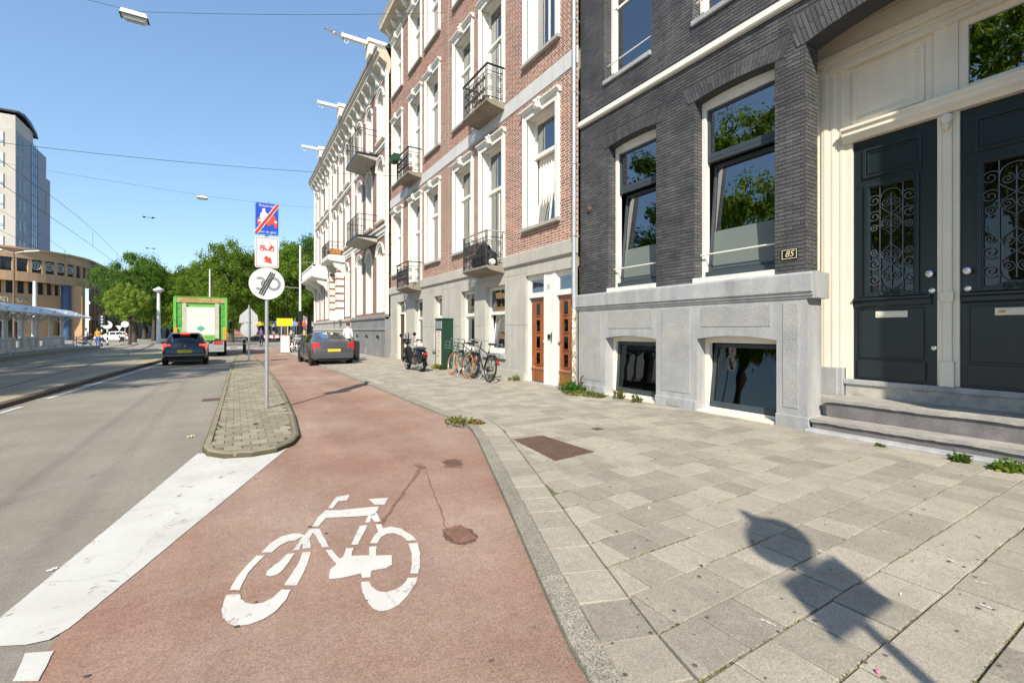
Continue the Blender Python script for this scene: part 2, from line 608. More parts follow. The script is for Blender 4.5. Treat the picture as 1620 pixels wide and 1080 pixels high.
# zebra and stop marks at the junction
for i in range(6):
    x = -5.6 + i * 1.15
    o = marking('road_marking', [(x, 47), (x + .6, 47), (x + .6, 50), (x, 50)], 'white zebra bar across the carriageway at the far junction')
    o['group'] = 'zebra bars at the junction'
for i in range(4):
    x = 1.3 + i * .9
    o = marking('road_marking', [(x, 44.3), (x + .5, 44.3), (x + .5, 45.4), (x, 45.4)], 'small white block mark across the far end of the red path')
    o['group'] = 'white block marks at the end of the path'

# bicycle symbol, traced on the ground
def bp(pts):
    return [G(300 + x / 2.7, 740 + y / 2.7) for x, y in pts]
sym = MB()
def ring(cx, cy, pts_out, pts_in):
    pass
BIKE = [
    # front (left) wheel
    [(305, 365), (345, 325), (395, 295), (440, 284), (470, 284), (490, 292), (455, 312), (420, 318), (385, 335), (352, 365)],
    [(170, 527), (200, 475), (240, 425), (285, 380), (322, 378), (290, 408), (255, 445), (230, 490), (214, 527)],
    [(157, 548), (214, 544), (220, 565), (238, 582), (275, 588), (315, 580), (355, 560), (388, 530), (392, 525), (432, 525), (410, 570), (365, 620), (310, 655), (255, 675), (205, 682), (165, 672), (142, 645), (137, 610), (145, 578)],
    [(402, 506), (440, 450), (470, 400), (482, 365), (518, 362), (508, 400), (485, 455), (458, 506)],
    [(484, 350), (518, 346), (514, 315), (500, 297), (486, 290), (462, 330), (438, 356), (468, 355), (480, 326)],
    # fork leaf
    [(415, 372), (450, 368), (425, 405), (400, 440), (372, 462), (345, 468), (325, 464), (332, 445), (360, 422), (390, 400)],
    # fork, head, handlebar
    [(490, 292), (512, 266), (540, 264), (510, 306), (500, 298)],
    [(524, 254), (548, 214), (580, 185), (640, 184), (800, 168), (808, 172), (790, 205), (700, 212), (582, 217), (562, 240), (550, 254)],
    [(590, 176), (628, 126), (684, 118), (672, 142), (634, 146), (612, 176)],
    [(764, 136), (848, 130), (832, 160), (790, 160)],
    # down tube
    [(520, 264), (554, 264), (596, 342), (568, 344)],
    [(580, 356), (606, 354), (640, 392), (656, 384), (668, 348), (700, 346), (690, 380), (770, 378), (770, 400), (720, 440), (640, 432), (616, 404)],
    # seat tube and saddle post
    [(690, 332), (728, 250), (760, 248), (718, 332)],
    [(762, 208), (790, 200), (800, 196), (815, 232), (790, 234), (776, 215), (770, 236), (750, 238)],
    [(796, 246), (818, 244), (826, 262), (822, 276), (804, 276)],
    # crank body
    [(594, 480), (600, 440), (622, 420), (640, 400), (700, 384), (766, 378), (768, 340), (798, 338), (796, 378), (862, 377), (864, 418), (840, 432), (776, 444), (772, 472), (736, 474), (732, 456), (640, 476)],
    # rear wheel
    [(770, 326), (790, 290), (822, 262), (860, 254), (900, 262), (940, 285), (970, 312), (932, 316), (905, 294), (870, 282), (840, 286), (815, 302), (802, 326)],
    [(934, 328), (974, 324), (984, 370), (984, 420), (976, 456), (942, 456), (950, 415), (948, 370)],
    [(732, 492), (766, 490), (780, 515), (805, 530), (840, 535), (880, 525), (915, 500), (932, 474), (974, 472), (960, 510), (930, 550), (890, 592), (850, 612), (810, 618), (780, 604), (752, 565), (736, 530)],
]
for k, poly in enumerate(BIKE):
    q = ragged_edge(bp(poly), .022, .0022)
    sym.add([(x, y, .009 + .0006 * (k % 3)) for x, y in q], [tuple(range(len(q)))])
tag(sym.build('bicycle_symbol', M_MARKR), 'white painted bicycle symbol on the red cycle path', 'road marking')

# damp streaks, drain patches
def blob(cx, cy, rx, ry, n=22, j=.12):
    return [(cx + rx * math.cos(2 * PI * i / n) * (1 + random.uniform(-j, j)), cy + ry * math.sin(2 * PI * i / n) * (1 + random.uniform(-j, j))) for i in range(n)]
dc = tag(sheet('drain_cover', blob(1.45, 3.15, .12, .165, 40, .13), .0085, M_DRAIN), 'round rust-brown drain patch set in the red cycle path', 'drain cover')
b = MB()
for i in range(7):
    y = 3.03 + i * .04
    b.box(1.37, 1.53, y, y + .018, .009, .018)
b.build('grate_bar', M_STAIN, dc)
dg = tag(sheet('drain_grate', [G(702, 740), (G(730, 740)), G(730, 727), G(704, 727)], .0085, M_STAIN), 'small rusty grate in the red cycle path near the kerb', 'drain grate')
b = MB()
gx, gy = G(716, 733.5)
for i in range(6):
    b.box(gx - .085 + i * .03, gx - .07 + i * .03, gy - .12, gy + .12, .009, .014)
b.build('grate_bar', M_IRON, dg)
def streak(pts, w0):
    L_, R_ = [], []
    for i, p in enumerate(pts):
        ww = w0 * random.uniform(.5, 1.3)
        L_.append((p[0] - ww, p[1])); R_.append((p[0] + ww, p[1]))
    return L_ + R_[::-1]
def wander(a, b_, n=16, j=.012):
    return [(a[0] + (b_[0] - a[0]) * i / n + random.uniform(-j, j), a[1] + (b_[1] - a[1]) * i / n) for i in range(n + 1)]
tag(sheet('damp_streak', streak(wander(G(600, 835), G(668, 737)), .022), .0082, M_STAIN), 'long damp dark streak running diagonally over the bicycle symbol', 'stain')
tag(sheet('damp_streak', streak(wander(G(706, 838), G(675, 745)), .008), .0078, M_STAIN), 'thin dark crack leading from the round drain patch', 'stain')
tag(sheet('damp_streak', blob(*G(664, 738), .05, .11, 14, .25), .0088, M_STAIN), 'damp blotch where the dark streak starts on the red path', 'stain')

# kerb stones
kerb = struct(MB().add([(x, y, .03) for x, y in KERB] + [(x, y, .03) for x, y in offset(KERB, .12)],
                       [(i, i + 1, len(KERB) + i + 1, len(KERB) + i) for i in range(len(KERB) - 1)]).build('kerb', M_JOINT))
acc, prev, seg = 0, KERB[0], [KERB[0]]
segs = []
for p in KERB[1:]:
    d = math.dist(prev, p)
    nn = max(1, int(d / .25))
    for i in range(1, nn + 1):
        q = (prev[0] + (p[0] - prev[0]) * i / nn, prev[1] + (p[1] - prev[1]) * i / nn)
        acc += math.dist(seg[-1], q)
        seg.append(q)
        if acc >= 1.0:
            segs.append(seg); seg = [q]; acc = 0
    prev = p
for sg in segs:
    b = MB()
    oo = offset(sg, .135)
    ii = offset(sg, .004)
    tt = offset(sg, .02)
    k = len(sg)
    # shave the ends for a joint
    def lerp(a, c, t): return (a[0] + (c[0] - a[0]) * t, a[1] + (c[1] - a[1]) * t)
    for arr in (oo, ii, tt):
        arr[0] = lerp(arr[0], arr[1], .015); arr[-1] = lerp(arr[-1], arr[-2], .015)
    dz = random.uniform(-.003, .003)
    vs = []
    for i in range(k):
        vs += [(*ii[i], -.02), (*ii[i], .052 + dz), (*tt[i], .066 + dz), (*oo[i], .066 + dz), (*oo[i], 0)]
    fs = []
    for i in range(k - 1):
        for j in range(4):
            fs.append((i * 5 + j, i * 5 + j + 1, i * 5 + 5 + j + 1, i * 5 + 5 + j))
    fs += [(0, 1, 2, 3, 4), tuple((k - 1) * 5 + j for j in (4, 3, 2, 1, 0))]
    b.add(vs, fs)
    b.build('kerb_stone', M_KERB, kerb)

# pavement: base sheet + tiles
STRIP0 = offset(KERB, .14)
STRIP1 = offset(KERB, .44)
pav = struct(sheet('pavement', [(x, y) for x, y in STRIP0] + [(9.2, 44), (9.2, -8)], .036, M_JOINT))
far = sheet('far_paving', [(along(STRIP0, y), y) for y in (24.6, 28, 33, 38, 44)] + [(9.0, 44), (9.0, 24.6)], .058, M_TILEF, pav)
tiles = []
rng = random.Random(3)
def tile_geo(q, h):
    """q: 4 corners (x,y) ; chamfered slab"""
    cx = sum(p[0] for p in q) / 4; cy = sum(p[1] for p in q) / 4
    def ins(p, d):
        dx, dy = cx - p[0], cy - p[1]
        l = math.hypot(dx, dy)
        return (p[0] + dx / l * d, p[1] + dy / l * d)
    g_ = .0038 if q[0][1] < q[3][1] else -.0038
    q = [(q[0][0], q[0][1] + g_), (q[1][0], q[1][1] + g_), (q[2][0], q[2][1] - g_), (q[3][0], q[3][1] - g_)]
    o = [ins(p, .0042) for p in q]
    t = [ins(p, .010) for p in q]
    vs = [(*p, .030) for p in o] + [(*p, h - .003) for p in o] + [(*p, h) for p in t]
    fs = [(0, 1, 5, 4), (1, 2, 6, 5), (2, 3, 7, 6), (3, 0, 4, 7), (4, 5, 9, 8), (5, 6, 10, 9), (6, 7, 11, 10), (7, 4, 8, 11), (8, 9, 10, 11)]
    return vs, fs
P = .303
# border row that follows the kerb
acc = 0
pts = [p for p in KERB if -3 < p[1] < 24.6]
dense = []
for a, c in zip(pts, pts[1:]):
    n_ = max(1, int(math.dist(a, c) / .02))
    for i in range(n_):
        dense.append((a[0] + (c[0] - a[0]) * i / n_, a[1] + (c[1] - a[1]) * i / n_))
i0 = 0
for i in range(1, len(dense)):
    acc += math.dist(dense[i - 1], dense[i])
    if acc >= P:
        a, c = dense[i0], dense[i]
        o1, o2 = offset([a, c], .142), offset([a, c], .438)
        tiles.append(([o1[0], o2[0], o2[1], o1[1]], None))
        i0, acc = i, 0
row = 0
y = -2.4
while y < 24.5:
    x0a, x0b = along(STRIP1, y) + .006, along(STRIP1, y + P) + .006
    x = 0.25 + (P / 2 if row % 2 else 0)
    while x < 7.32:
        xe = min(x + P, 7.34)
        if xe > min(x0a, x0b) + .05 and not (x > 7.25 and 1 < y < 3.4):
            q = [(max(x, x0a), y), (max(xe, x0a + .01), y), (max(xe, x0b + .01), y + P), (max(x, x0b), y + P)]
            cx, cy = x + P / 2, y + P / 2
            if True:
                full = x >= max(x0a, x0b) and xe - x > P - .01
                tiles.append((q, full))
        x += P
    y += P
    row += 1
def vis_key(q):
    cx = sum(p[0] for p in q) / 4; cy = sum(p[1] for p in q) / 4
    Z = cx * S_ + cy * C_
    xc = cx * C_ - cy * S_
    if Z < .3: return 1e9
    px = 810 + 720 * xc / Z; py = 523 + 720 * 1.5 / Z
    if px < -30 or px > 1660 or py > 1120: return 1e8 + cx * cx + cy * cy
    return Z
tiles.sort(key=lambda t: vis_key(t[0]))
TM = None
rest = MB()
for i, (q, full) in enumerate(tiles):
    h = .0585 + rng.uniform(-.003, .003)
    if i < 300:
        if full:
            if TM is None:
                vs, fs = tile_geo([(-P / 2, -P / 2), (P / 2, -P / 2), (P / 2, P / 2), (-P / 2, P / 2)], .0585)
                TM = MB().add(vs, fs).mesh('paving_tile', M_TILE)
            o = bpy.data.objects.new('paving_tile', TM)
            COL.objects.link(o)
            o.location = (q[0][0] + P / 2, q[0][1] + P / 2, h - .0585)
            o.rotation_euler = (rng.uniform(-.008, .008), rng.uniform(-.008, .008), rng.choice((0, PI / 2, PI)) + rng.uniform(-.004, .004))
            o.parent = pav
        else:
            vs, fs = tile_geo(q, h)
            MB().add(vs, fs).build('paving_tile', M_TILE, pav)
    else:
        vs, fs = tile_geo(q, h)
        rest.add(vs, fs)
tag(rest.build('paving_tiles', M_TILE, pav), kind='stuff')
# the kerb-side end of the pavement beside the iron plate
ip = thing('inspection_cover', 'rusty brown iron plate set among the paving tiles near the kerb', 'inspection cover', (3.44, 4.75, .06))
b = MB(); b.hexa([(3.14, 4.21, .03), (3.77, 4.25, .03), (3.73, 5.30, .03), (3.26, 5.32, .03)], [(3.14, 4.21, .066), (3.77, 4.25, .066), (3.73, 5.30, .066), (3.26, 5.32, .066)]); b.build('plate', M_IRON, ip)
for i in range(4):
    MB().box(3.2 + i * .15, 3.24 + i * .15, 4.3, 4.34, .0655, .070).build('lifting_lug', M_IRON, ip)
b = MB(); b.box(4.62, 4.78, 5.15, 5.31, .05, .063)
tag(b.build('stop_tap_cover', M_IRON), 'small square rusty tap cover in the paving before the basement windows', 'tap cover')

# traffic island
ISL = [(-.36, 7.05), (-.30, 6.74), (-.12, 6.50), (.18, 6.40), (.45, 6.47), (.66, 6.75), (.79, 7.2), (.90, 8.85), (1.02, 12.2), (1.10, 17.8), (1.11, 24.6), (.95, 30), (.45, 33.2), (.1, 32), (-.1, 26), (-.20, 20.1), (-.30, 10.8), (-.34, 7.85)]
isl = struct(MB().prism(ISL, 0, .062).build('traffic_island', M_JOINT))
M_IKERB = mat('mossy_island_kerb', (.245, .213, .155), .9, .16, 3, fine=.40, fscale=150, bump=.6, bscale=200, rnd=.12, hue=(.20, .178, .125), hscale=2.0)
M_ITILE = mat('mossy_island_tile', (.275, .238, .175), .9, .12, 4, fine=.25, fscale=170, bump=.4, bscale=200, rnd=.20, hue=(.24, .21, .15), hscale=1.6)
def inset(poly, d):
    n = len(poly); out = []
    for i in range(n):
        a, p, c = Vector(poly[i - 1]), Vector(poly[i]), Vector(poly[(i + 1) % n])
        t = ((p - a).normalized() + (c - p).normalized()).normalized()
        out.append((p.x - t.y * d, p.y + t.x * d))
    return out
ISLd = []
for i in range(len(ISL)):
    a, c = ISL[i], ISL[(i + 1) % len(ISL)]
    n_ = max(1, int(math.dist(a, c) / .25))
    for j in range(n_):
        ISLd.append((a[0] + (c[0] - a[0]) * j / n_, a[1] + (c[1] - a[1]) * j / n_))
IN1 = inset(ISLd, .085)
n = len(ISLd)
k = 0
while k < n:
    e = min(k + 4, n)
    idx = [i % n for i in range(k, e + 1)]
    b = MB()
    vs = []
    for i in idx:
        vs += [(*ISLd[i], -.01), (*ISLd[i], .048), (ISLd[i][0] * .6 + IN1[i][0] * .4, ISLd[i][1] * .6 + IN1[i][1] * .4, .078), (*IN1[i], .081), (*IN1[i], .04)]
    fs = []
    for i in range(len(idx) - 1):
        for j in range(4):
            fs.append((i * 5 + j, i * 5 + j + 1, i * 5 + 6 + j, i * 5 + 5 + j))
    fs += [(0, 1, 2, 3, 4), tuple((len(idx) - 1) * 5 + j for j in (4, 3, 2, 1, 0))]
    b.add(vs, fs).build('kerb_stone', M_IKERB, isl)
    k = e
# island tiles (small square setts)
def pt_in(poly, x, y):
    c = False
    for i in range(len(poly)):
        x0, y0 = poly[i - 1]; x1, y1 = poly[i]
        if (y0 > y) != (y1 > y) and x < (x1 - x0) * (y - y0) / (y1 - y0) + x0:
            c = not c
    return c
IN2 = inset(ISLd, .08)
b = MB(); cnt = 0; row = 0
y = 6.45
while y < 33:
    x = -.42 + (.1 if row % 2 else 0)
    while x < 1.2:
        w_, h_ = .197, .197
        ok = all(pt_in(IN2, x + a, y + c) for a in (.01, .19) for c in (.01, .19))
        if not ok and pt_in(IN2, x + .1, y + .1):
            # clip to the kerb by shrinking towards the middle
            xs = [x + .197 * t / 8 for t in range(9) if pt_in(IN2, x + .197 * t / 8, y + .1)]
            if xs and xs[-1] - xs[0] > .05:
                vs, fs = tile_geo([(xs[0], y), (xs[-1], y), (xs[-1], y + .197), (xs[0], y + .197)], .076 + rng.uniform(-.002, .002))
                b.add(vs, fs)
        elif ok:
            q = [(x, y), (x + w_, y), (x + w_, y + h_), (x, y + h_)]
            vs, fs = tile_geo(q, .076 + rng.uniform(-.003, .003))
            if y < 13:
                MB().add(vs, fs).build('island_tile', M_ITILE, isl)
            else:
                b.add(vs, fs)
        x += .2
    y += .2
    row += 1
tag(b.build('island_tiles', M_ITILE, isl), kind='stuff')

# tram bed
ta = [(road_left(y) - .02, y) for y in (-40, 0, 12, 28, 40)]
tb = struct(sheet('tram_bed', ta + [(-10.2, 60), (-9.9, 40), (-9.5, 20), (-9.5, -40)], .05, M_TRAM))
b = MB()
for a, c in zip(ta, ta[1:]):
    b.quad((a[0] + .02, a[1], -.01), (c[0] + .02, c[1], -.01), (c[0] + .02, c[1], .085), (a[0] + .02, a[1], .085), 0)
    b.quad((a[0] + .02, a[1], .085), (c[0] + .02, c[1], .085), (c[0] - .16, c[1], .085), (a[0] - .16, a[1], .085), 0)
    b.quad((a[0] - .16, a[1], .056), (c[0] - .16, c[1], .056), (c[0] - .75, c[1], .056), (a[0] - .75, a[1], .056), 1)
    b.quad((a[0] - .16, a[1], .085), (c[0] - .16, c[1], .085), (c[0] - .16, c[1], .04), (a[0] - .16, a[1], .04), 0)
struct(b.build('tram_kerb', [M_EDGE, M_TRAM2]))
def railx(k, y):
    base = (-5.25, -6.72, -7.9, -9.35)[k]
    return base - .0009 * max(0, y - 10) ** 2 * (1 if y > 10 else 0)
for k in range(4):
    b = MB()
    ys = list(range(-20, 72, 2))
    for a, c in zip(ys, ys[1:]):
        xa, xc = railx(k, a), railx(k, c)
        for d0, d1, zz, mi in ((-.035, .035, .058, 0), (.05, .085, .054, 1), (-.085, -.05, .054, 1)):
            b.quad((xa + d0, a, zz), (xa + d1, a, zz), (xc + d1, c, zz), (xc + d0, c, zz), mi)
    o = b.build('tram_rail', [M_RAIL, M_EDGE])
    tag(o, ['polished tram rail closest to the roadside kerb', 'second tram rail from the roadside kerb', 'third tram rail from the roadside kerb', 'tram rail beside the stop platform'][k], 'tram rail')
# tram stop platform
plat = struct(MB().prism([(-9.75, 12), (-9.75, 51), (-10.6, 54), (-14.4, 54), (-14.4, 12)], -.02, .26).build('tram_platform', M_PLAZA))
b = MB().prism([(-9.70, 12), (-9.70, 51), (-10.0, 51), (-10.0, 12)], .2, .285)
struct(b.build('platform_edge', M_KERB))
# ================================================================== WALL TOOLS
def wall_holes(b, X, y0, y1, z0, z1, holes, mi=0):
    """vertical sheet at x = X with rectangular holes (ya, yb, za, zb)"""
    ys = sorted({y0, y1} | {h for q in holes for h in q[:2] if y0 < h < y1})
    zs = sorted({z0, z1} | {h for q in holes for h in q[2:4] if z0 < h < z1})
    for a, c in zip(ys, ys[1:]):
        for d, e in zip(zs, zs[1:]):
            my, mz = (a + c) / 2, (d + e) / 2
            if any(q[0] < my < q[1] and q[2] < mz < q[3] for q in holes):
                continue
            b.quad((X, a, d), (X, c, d), (X, c, e), (X, a, e), mi)
def reveal(b, X, q, d, mi=0, bottom=True, top=True):
    ya, yb, za, zb = q[:4]
    b.quad((X, ya, za), (X + d, ya, za), (X + d, ya, zb), (X, ya, zb), mi)
    b.quad((X, yb, za), (X + d, yb, za), (X + d, yb, zb), (X, yb, zb), mi)
    if top: b.quad((X, ya, zb), (X + d, ya, zb), (X + d, yb, zb), (X, yb, zb), mi)
    if bottom: b.quad((X, ya, za), (X + d, ya, za), (X + d, yb, za), (X, yb, za), mi)
def arc_z(y, ya, yb, zs, rise):
    """height of an arch (segment of circle) over ya..yb springing at zs"""
    t = (y - (ya + yb) / 2) / ((yb - ya) / 2)
    hw = (yb - ya) / 2
    Rr = (hw * hw + rise * rise) / (2 * rise)
    return zs + math.sqrt(max(0, Rr * Rr - (t * hw) ** 2)) - (Rr - rise)
def arch_fill(b, X, ya, yb, zs, rise, d, n=10, mi=0):
    """spandrel of wall above an arched head inside a hole whose top is zs+rise, and its soffit"""
    zt = zs + rise
    for i in range(n):
        a = ya + (yb - ya) * i / n; c = ya + (yb - ya) * (i + 1) / n
        za, zc = arc_z(a, ya, yb, zs, rise), arc_z(c, ya, yb, zs, rise)
        b.quad((X, a, za), (X, c, zc), (X, c, zt), (X, a, zt), mi)
        b.quad((X, a, za), (X + d, a, za), (X + d, c, zc), (X, c, zc), mi)
def brick_rects(y0, y1, z0, z1, holes, blen, bh, joint, flemish=False, rg=random):
    out = []
    ch = bh + joint
    r = 0
    z = z0 + joint
    while z + bh <= z1 + 1e-6:
        zm = z + bh / 2
        iv = [(y0, y1)]
        for q in holes:
            if q[2] - bh * .4 < zm < q[3] + bh * .4:
                nv = []
                for a, c in iv:
                    if q[1] <= a or q[0] >= c: nv.append((a, c)); continue
                    if q[0] > a: nv.append((a, q[0]))
                    if q[1] < c: nv.append((q[1], c))
                iv = nv
        hd = (blen - joint) / 2
        pat = [blen, hd] if flemish else [blen]
        per = sum(pat) + joint * len(pat)
        for a, c in iv:
            k = math.floor((a - y0) / per)
            yy = y0 + k * per - ((blen / 2 + joint + hd / 2) if flemish else (blen + joint) / 2) * (r % 2) - per
            i = 0
            while yy < c:
                L_ = pat[i % len(pat)]
                s0, s1 = max(yy, a + joint * .5), min(yy + L_, c - joint * .5)
                if s1 - s0 > .025:
                    out.append((s0, s1, z, z + bh, abs((s1 - s0) - L_) < 1e-4 and L_ == blen))
                yy += L_ + joint
                i += 1
        z += ch
        r += 1
    return out
def lay_bricks(wall, rects, X, m_, proud, blen, bh, nsingle=300, rg=random):
    """bricks stand proud of the mortar plane x = X (street side is -x)"""
    def dist(q):
        y = (q[0] + q[1]) / 2; z = (q[2] + q[3]) / 2
        Z = X * S_ + y * C_
        px = 810 + 720 * (X * C_ - y * S_) / Z
        py = 523 - 720 * (z - HEYE) / Z
        vis = 0 if (0 < px < 1620 and 0 < py < 1080) else 1e4
        return vis + X * X + y * y + (z - HEYE) ** 2
    rects = sorted(rects, key=lambda q: (not q[4], dist(q)))
    me = None
    rest = MB()
    back = .012
    for i, q in enumerate(rects):
        pr = proud + rg.uniform(-.0018, .0018)
        if i < nsingle and q[4]:
            if me is None:
                t = MB()
                t.add([(back, -blen / 2, -bh / 2), (back, blen / 2, -bh / 2), (back, blen / 2, bh / 2), (back, -blen / 2, bh / 2),
                       (-proud + .002, -blen / 2, -bh / 2), (-proud + .002, blen / 2, -bh / 2), (-proud + .002, blen / 2, bh / 2), (-proud + .002, -blen / 2, bh / 2),
                       (-proud, -blen / 2 + .004, -bh / 2 + .004), (-proud, blen / 2 - .004, -bh / 2 + .004), (-proud, blen / 2 - .004, bh / 2 - .004), (-proud, -blen / 2 + .004, bh / 2 - .004)],
                      [(0, 1, 5, 4), (1, 2, 6, 5), (2, 3, 7, 6), (3, 0, 4, 7), (4, 5, 9, 8), (5, 6, 10, 9), (6, 7, 11, 10), (7, 4, 8, 11), (8, 9, 10, 11)])
                me = t.mesh('brick', m_)
            o = bpy.data.objects.new('brick', me)
            COL.objects.link(o)
            o.parent = wall
            o.matrix_parent_inverse = Matrix.Identity(4)
            o.location = Vector((X + rg.uniform(-.0018, .0018), (q[0] + q[1]) / 2, (q[2] + q[3]) / 2))
            o.rotation_euler = (rg.uniform(-.008, .008), rg.uniform(-.02, .02), rg.uniform(-.008, .008))
        else:
            a, c, d, e = q[:4]
            j = lambda: rg.uniform(-.0015, .0015)
            rest.add([(X + back, a, d), (X + back, c, d), (X + back, c, e), (X + back, a, e),
                      (X - pr + j(), a + .001, d + .001), (X - pr + j(), c - .001, d + .001), (X - pr + j(), c - .001, e - .001), (X - pr + j(), a + .001, e - .001)],
                     [(0, 1, 5, 4), (1, 2, 6, 5), (2, 3, 7, 6), (3, 0, 4, 7), (4, 5, 6, 7)])
    o = rest.build('brickwork', m_, wall, fix=False)
    o['kind'] = 'stuff'
    return o
def frame_yz(b, X0, X1, ya, yb, za, zb, t, mi=0, tb=None, tt=None):
    """rectangular frame of bar width t in the y-z plane"""
    tb = t if tb is None else tb
    tt = t if tt is None else tt
    b.box(X0, X1, ya, ya + t, za, zb, mi)
    b.box(X0, X1, yb - t, yb, za, zb, mi)
    b.box(X0, X1, ya + t, yb - t, za, za + tb, mi)
    b.box(X0, X1, ya + t, yb - t, zb - tt, zb, mi)
def pane(X, ya, yb, za, zb, parent, m_=None, name='pane'):
    b = MB(); b.box(X, X + .006, ya, yb, za, zb)
    return b.build(name, m_ or GLASS, parent)
def curtain(X, ya, yb, za, zb, parent, m_=None, folds=9, amp=.03):
    b = MB()
    n_ = folds * 4
    for i in range(n_):
        a = ya + (yb - ya) * i / n_; c = ya + (yb - ya) * (i + 1) / n_
        xa = X + amp * math.sin(2 * PI * i / 4.0 + i * .3); xc = X + amp * math.sin(2 * PI * (i + 1) / 4.0 + (i + 1) * .3)
        b.quad((xa, a, za), (xc, c, za), (xc, c, zb), (xa, a, zb))
    return b.build('curtain', m_ or CURT, parent, smooth=True)
def spiral(c, r, turns, a0, sgn, n=26, r_end=.12):
    """points (u, v) of a scroll winding inwards"""
    out = []
    for i in range(n + 1):
        t = i / n
        rr = r * (1 - t * (1 - r_end))
        a = a0 + sgn * turns * 2 * PI * t
        out.append((c[0] + rr * math.cos(a), c[1] + rr * math.sin(a)))
    return out

# ================================================================== GREY HOUSE (no. 85)
M_GBR = mat('dark_grey_painted_brick', (.070, .069, .071), .5, .22, 1.4, fine=.35, fscale=70, bump=.7, bscale=110, rnd=.20, hue=(.088, .086, .086), hscale=.7, streak=.15)
M_GMO = mat('dark_grey_painted_mortar', (.050, .050, .052), .7, .14, 2.5, fine=.2, fscale=90)
M_STONE = mat('blue_grey_stone', (.330, .335, .342), .75, .10, 1.2, fine=.18, fscale=70, bump=.35, bscale=90, hue=(.355, .352, .345), hscale=1.6, streak=.20, mid=.08)
M_STONER = mat('tooled_grey_stone', (.315, .315, .315), .9, .14, 2.2, fine=.35, fscale=70, bump=1.0, bscale=55, hue=(.35, .335, .31), hscale=2.5)
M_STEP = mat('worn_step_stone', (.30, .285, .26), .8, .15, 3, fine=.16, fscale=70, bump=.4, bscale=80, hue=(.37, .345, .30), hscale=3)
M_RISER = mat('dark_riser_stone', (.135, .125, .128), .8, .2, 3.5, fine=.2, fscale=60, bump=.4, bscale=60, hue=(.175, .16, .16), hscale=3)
M_DOOR = mat('dark_green_door_paint', (.012, .020, .024), .28, .12, 3, spec=.5)
M_SASH = mat('slate_sash_paint', (.045, .058, .068), .35, .1, 4)
GX = 7.42       # mortar plane
PX = 7.34       # plinth front
gh = thing('grey_house', 'dark grey painted brick house with blue-grey stone plinth and two black front doors', 'house', (9, 5, 0))
WA = (6.475, 7.88, 2.50, 5.86)
WB = (4.06, 5.56, 2.50, 5.92)
WA2 = (6.60, 8.02, 7.36, 10.2)
WB2 = (4.15, 5.60, 7.36, 10.2)
ENT = (.62, 3.60, 0, 6.12)
ZT = 12.5
b = MB()
hol = [WA, WB, WA2, WB2, ENT]
wall_holes(b, GX, .6, 8.88, 2.1, ZT, hol)
b.box(GX, GX + .3, .6, .62, 0, 2.1)
for q in (WA, WB):
    reveal(b, GX, (q[0], q[1], q[2], q[3] - .05), .28, top=False)
    arch_fill(b, GX, q[0], q[1], q[3] - .05, .05, .28)
for q in (WA2, WB2):
    reveal(b, GX, q, .26)
reveal(b, GX, (ENT[0], ENT[1], 2.1, ENT[3] - .2), .36, bottom=False, top=False)
arch_fill(b, GX, ENT[0], ENT[1], ENT[3] - .2, .2, .36, 16)
# side, back and roof of the volume, floors inside
b.box(GX + .3, 18, 8.80, 8.88, 0, ZT)
b.box(GX + .3, 18, .6, .66, 0, ZT)
b.box(17.9, 18, .66, 8.80, 0, ZT)
b.box(GX, 18.05, .6, 8.88, ZT, ZT + .15)
gw = b.build('wall', M_GMO, gh)
# rooms seen through the glass
b = MB()
b.box(GX + .30, 17.9, 3.95, 8.8, 6.35, 6.55); b.box(GX + .37, 17.9, .66, 3.95, 6.35, 6.55)
b.box(GX + .36, 17.9, 4.02, 8.80, 2.2, 2.4)
b.box(11.4, 11.5, .66, 8.8, 2.4, ZT)
b.box(GX + .32, 11.4, 6.0, 6.06, 2.4, 6.35)
b.box(GX + .37, 11.4, 3.93, 4.0, 0, 6.35)
b.build('inner_wall', ROOM, gh)
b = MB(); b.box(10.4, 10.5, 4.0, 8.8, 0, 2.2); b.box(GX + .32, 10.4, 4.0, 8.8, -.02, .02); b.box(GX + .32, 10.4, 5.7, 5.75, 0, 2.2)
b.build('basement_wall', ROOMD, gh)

ARCH_H = .30
holes = [(q[0], q[1], q[2], q[3]) for q in (WA, WB, WA2, WB2)]
holes += [(q[0] - .14, q[1] + .14, q[3] - .11, q[3] + ARCH_H - .04) for q in (WA, WB, WA2, WB2)]
holes += [(ENT[0] - .1, ENT[1], 0, ENT[3]), (ENT[0], ENT[1] + .16, ENT[3] - .2, ENT[3] + .32)]
holes += [(.6, 8.88, 6.58, 6.80)]
rects = brick_rects(.6, 8.88, 2.43, 11.0, holes, .21, .052, .010)
lay_bricks(gw, rects, GX, M_GBR, .0085, .21, .052)
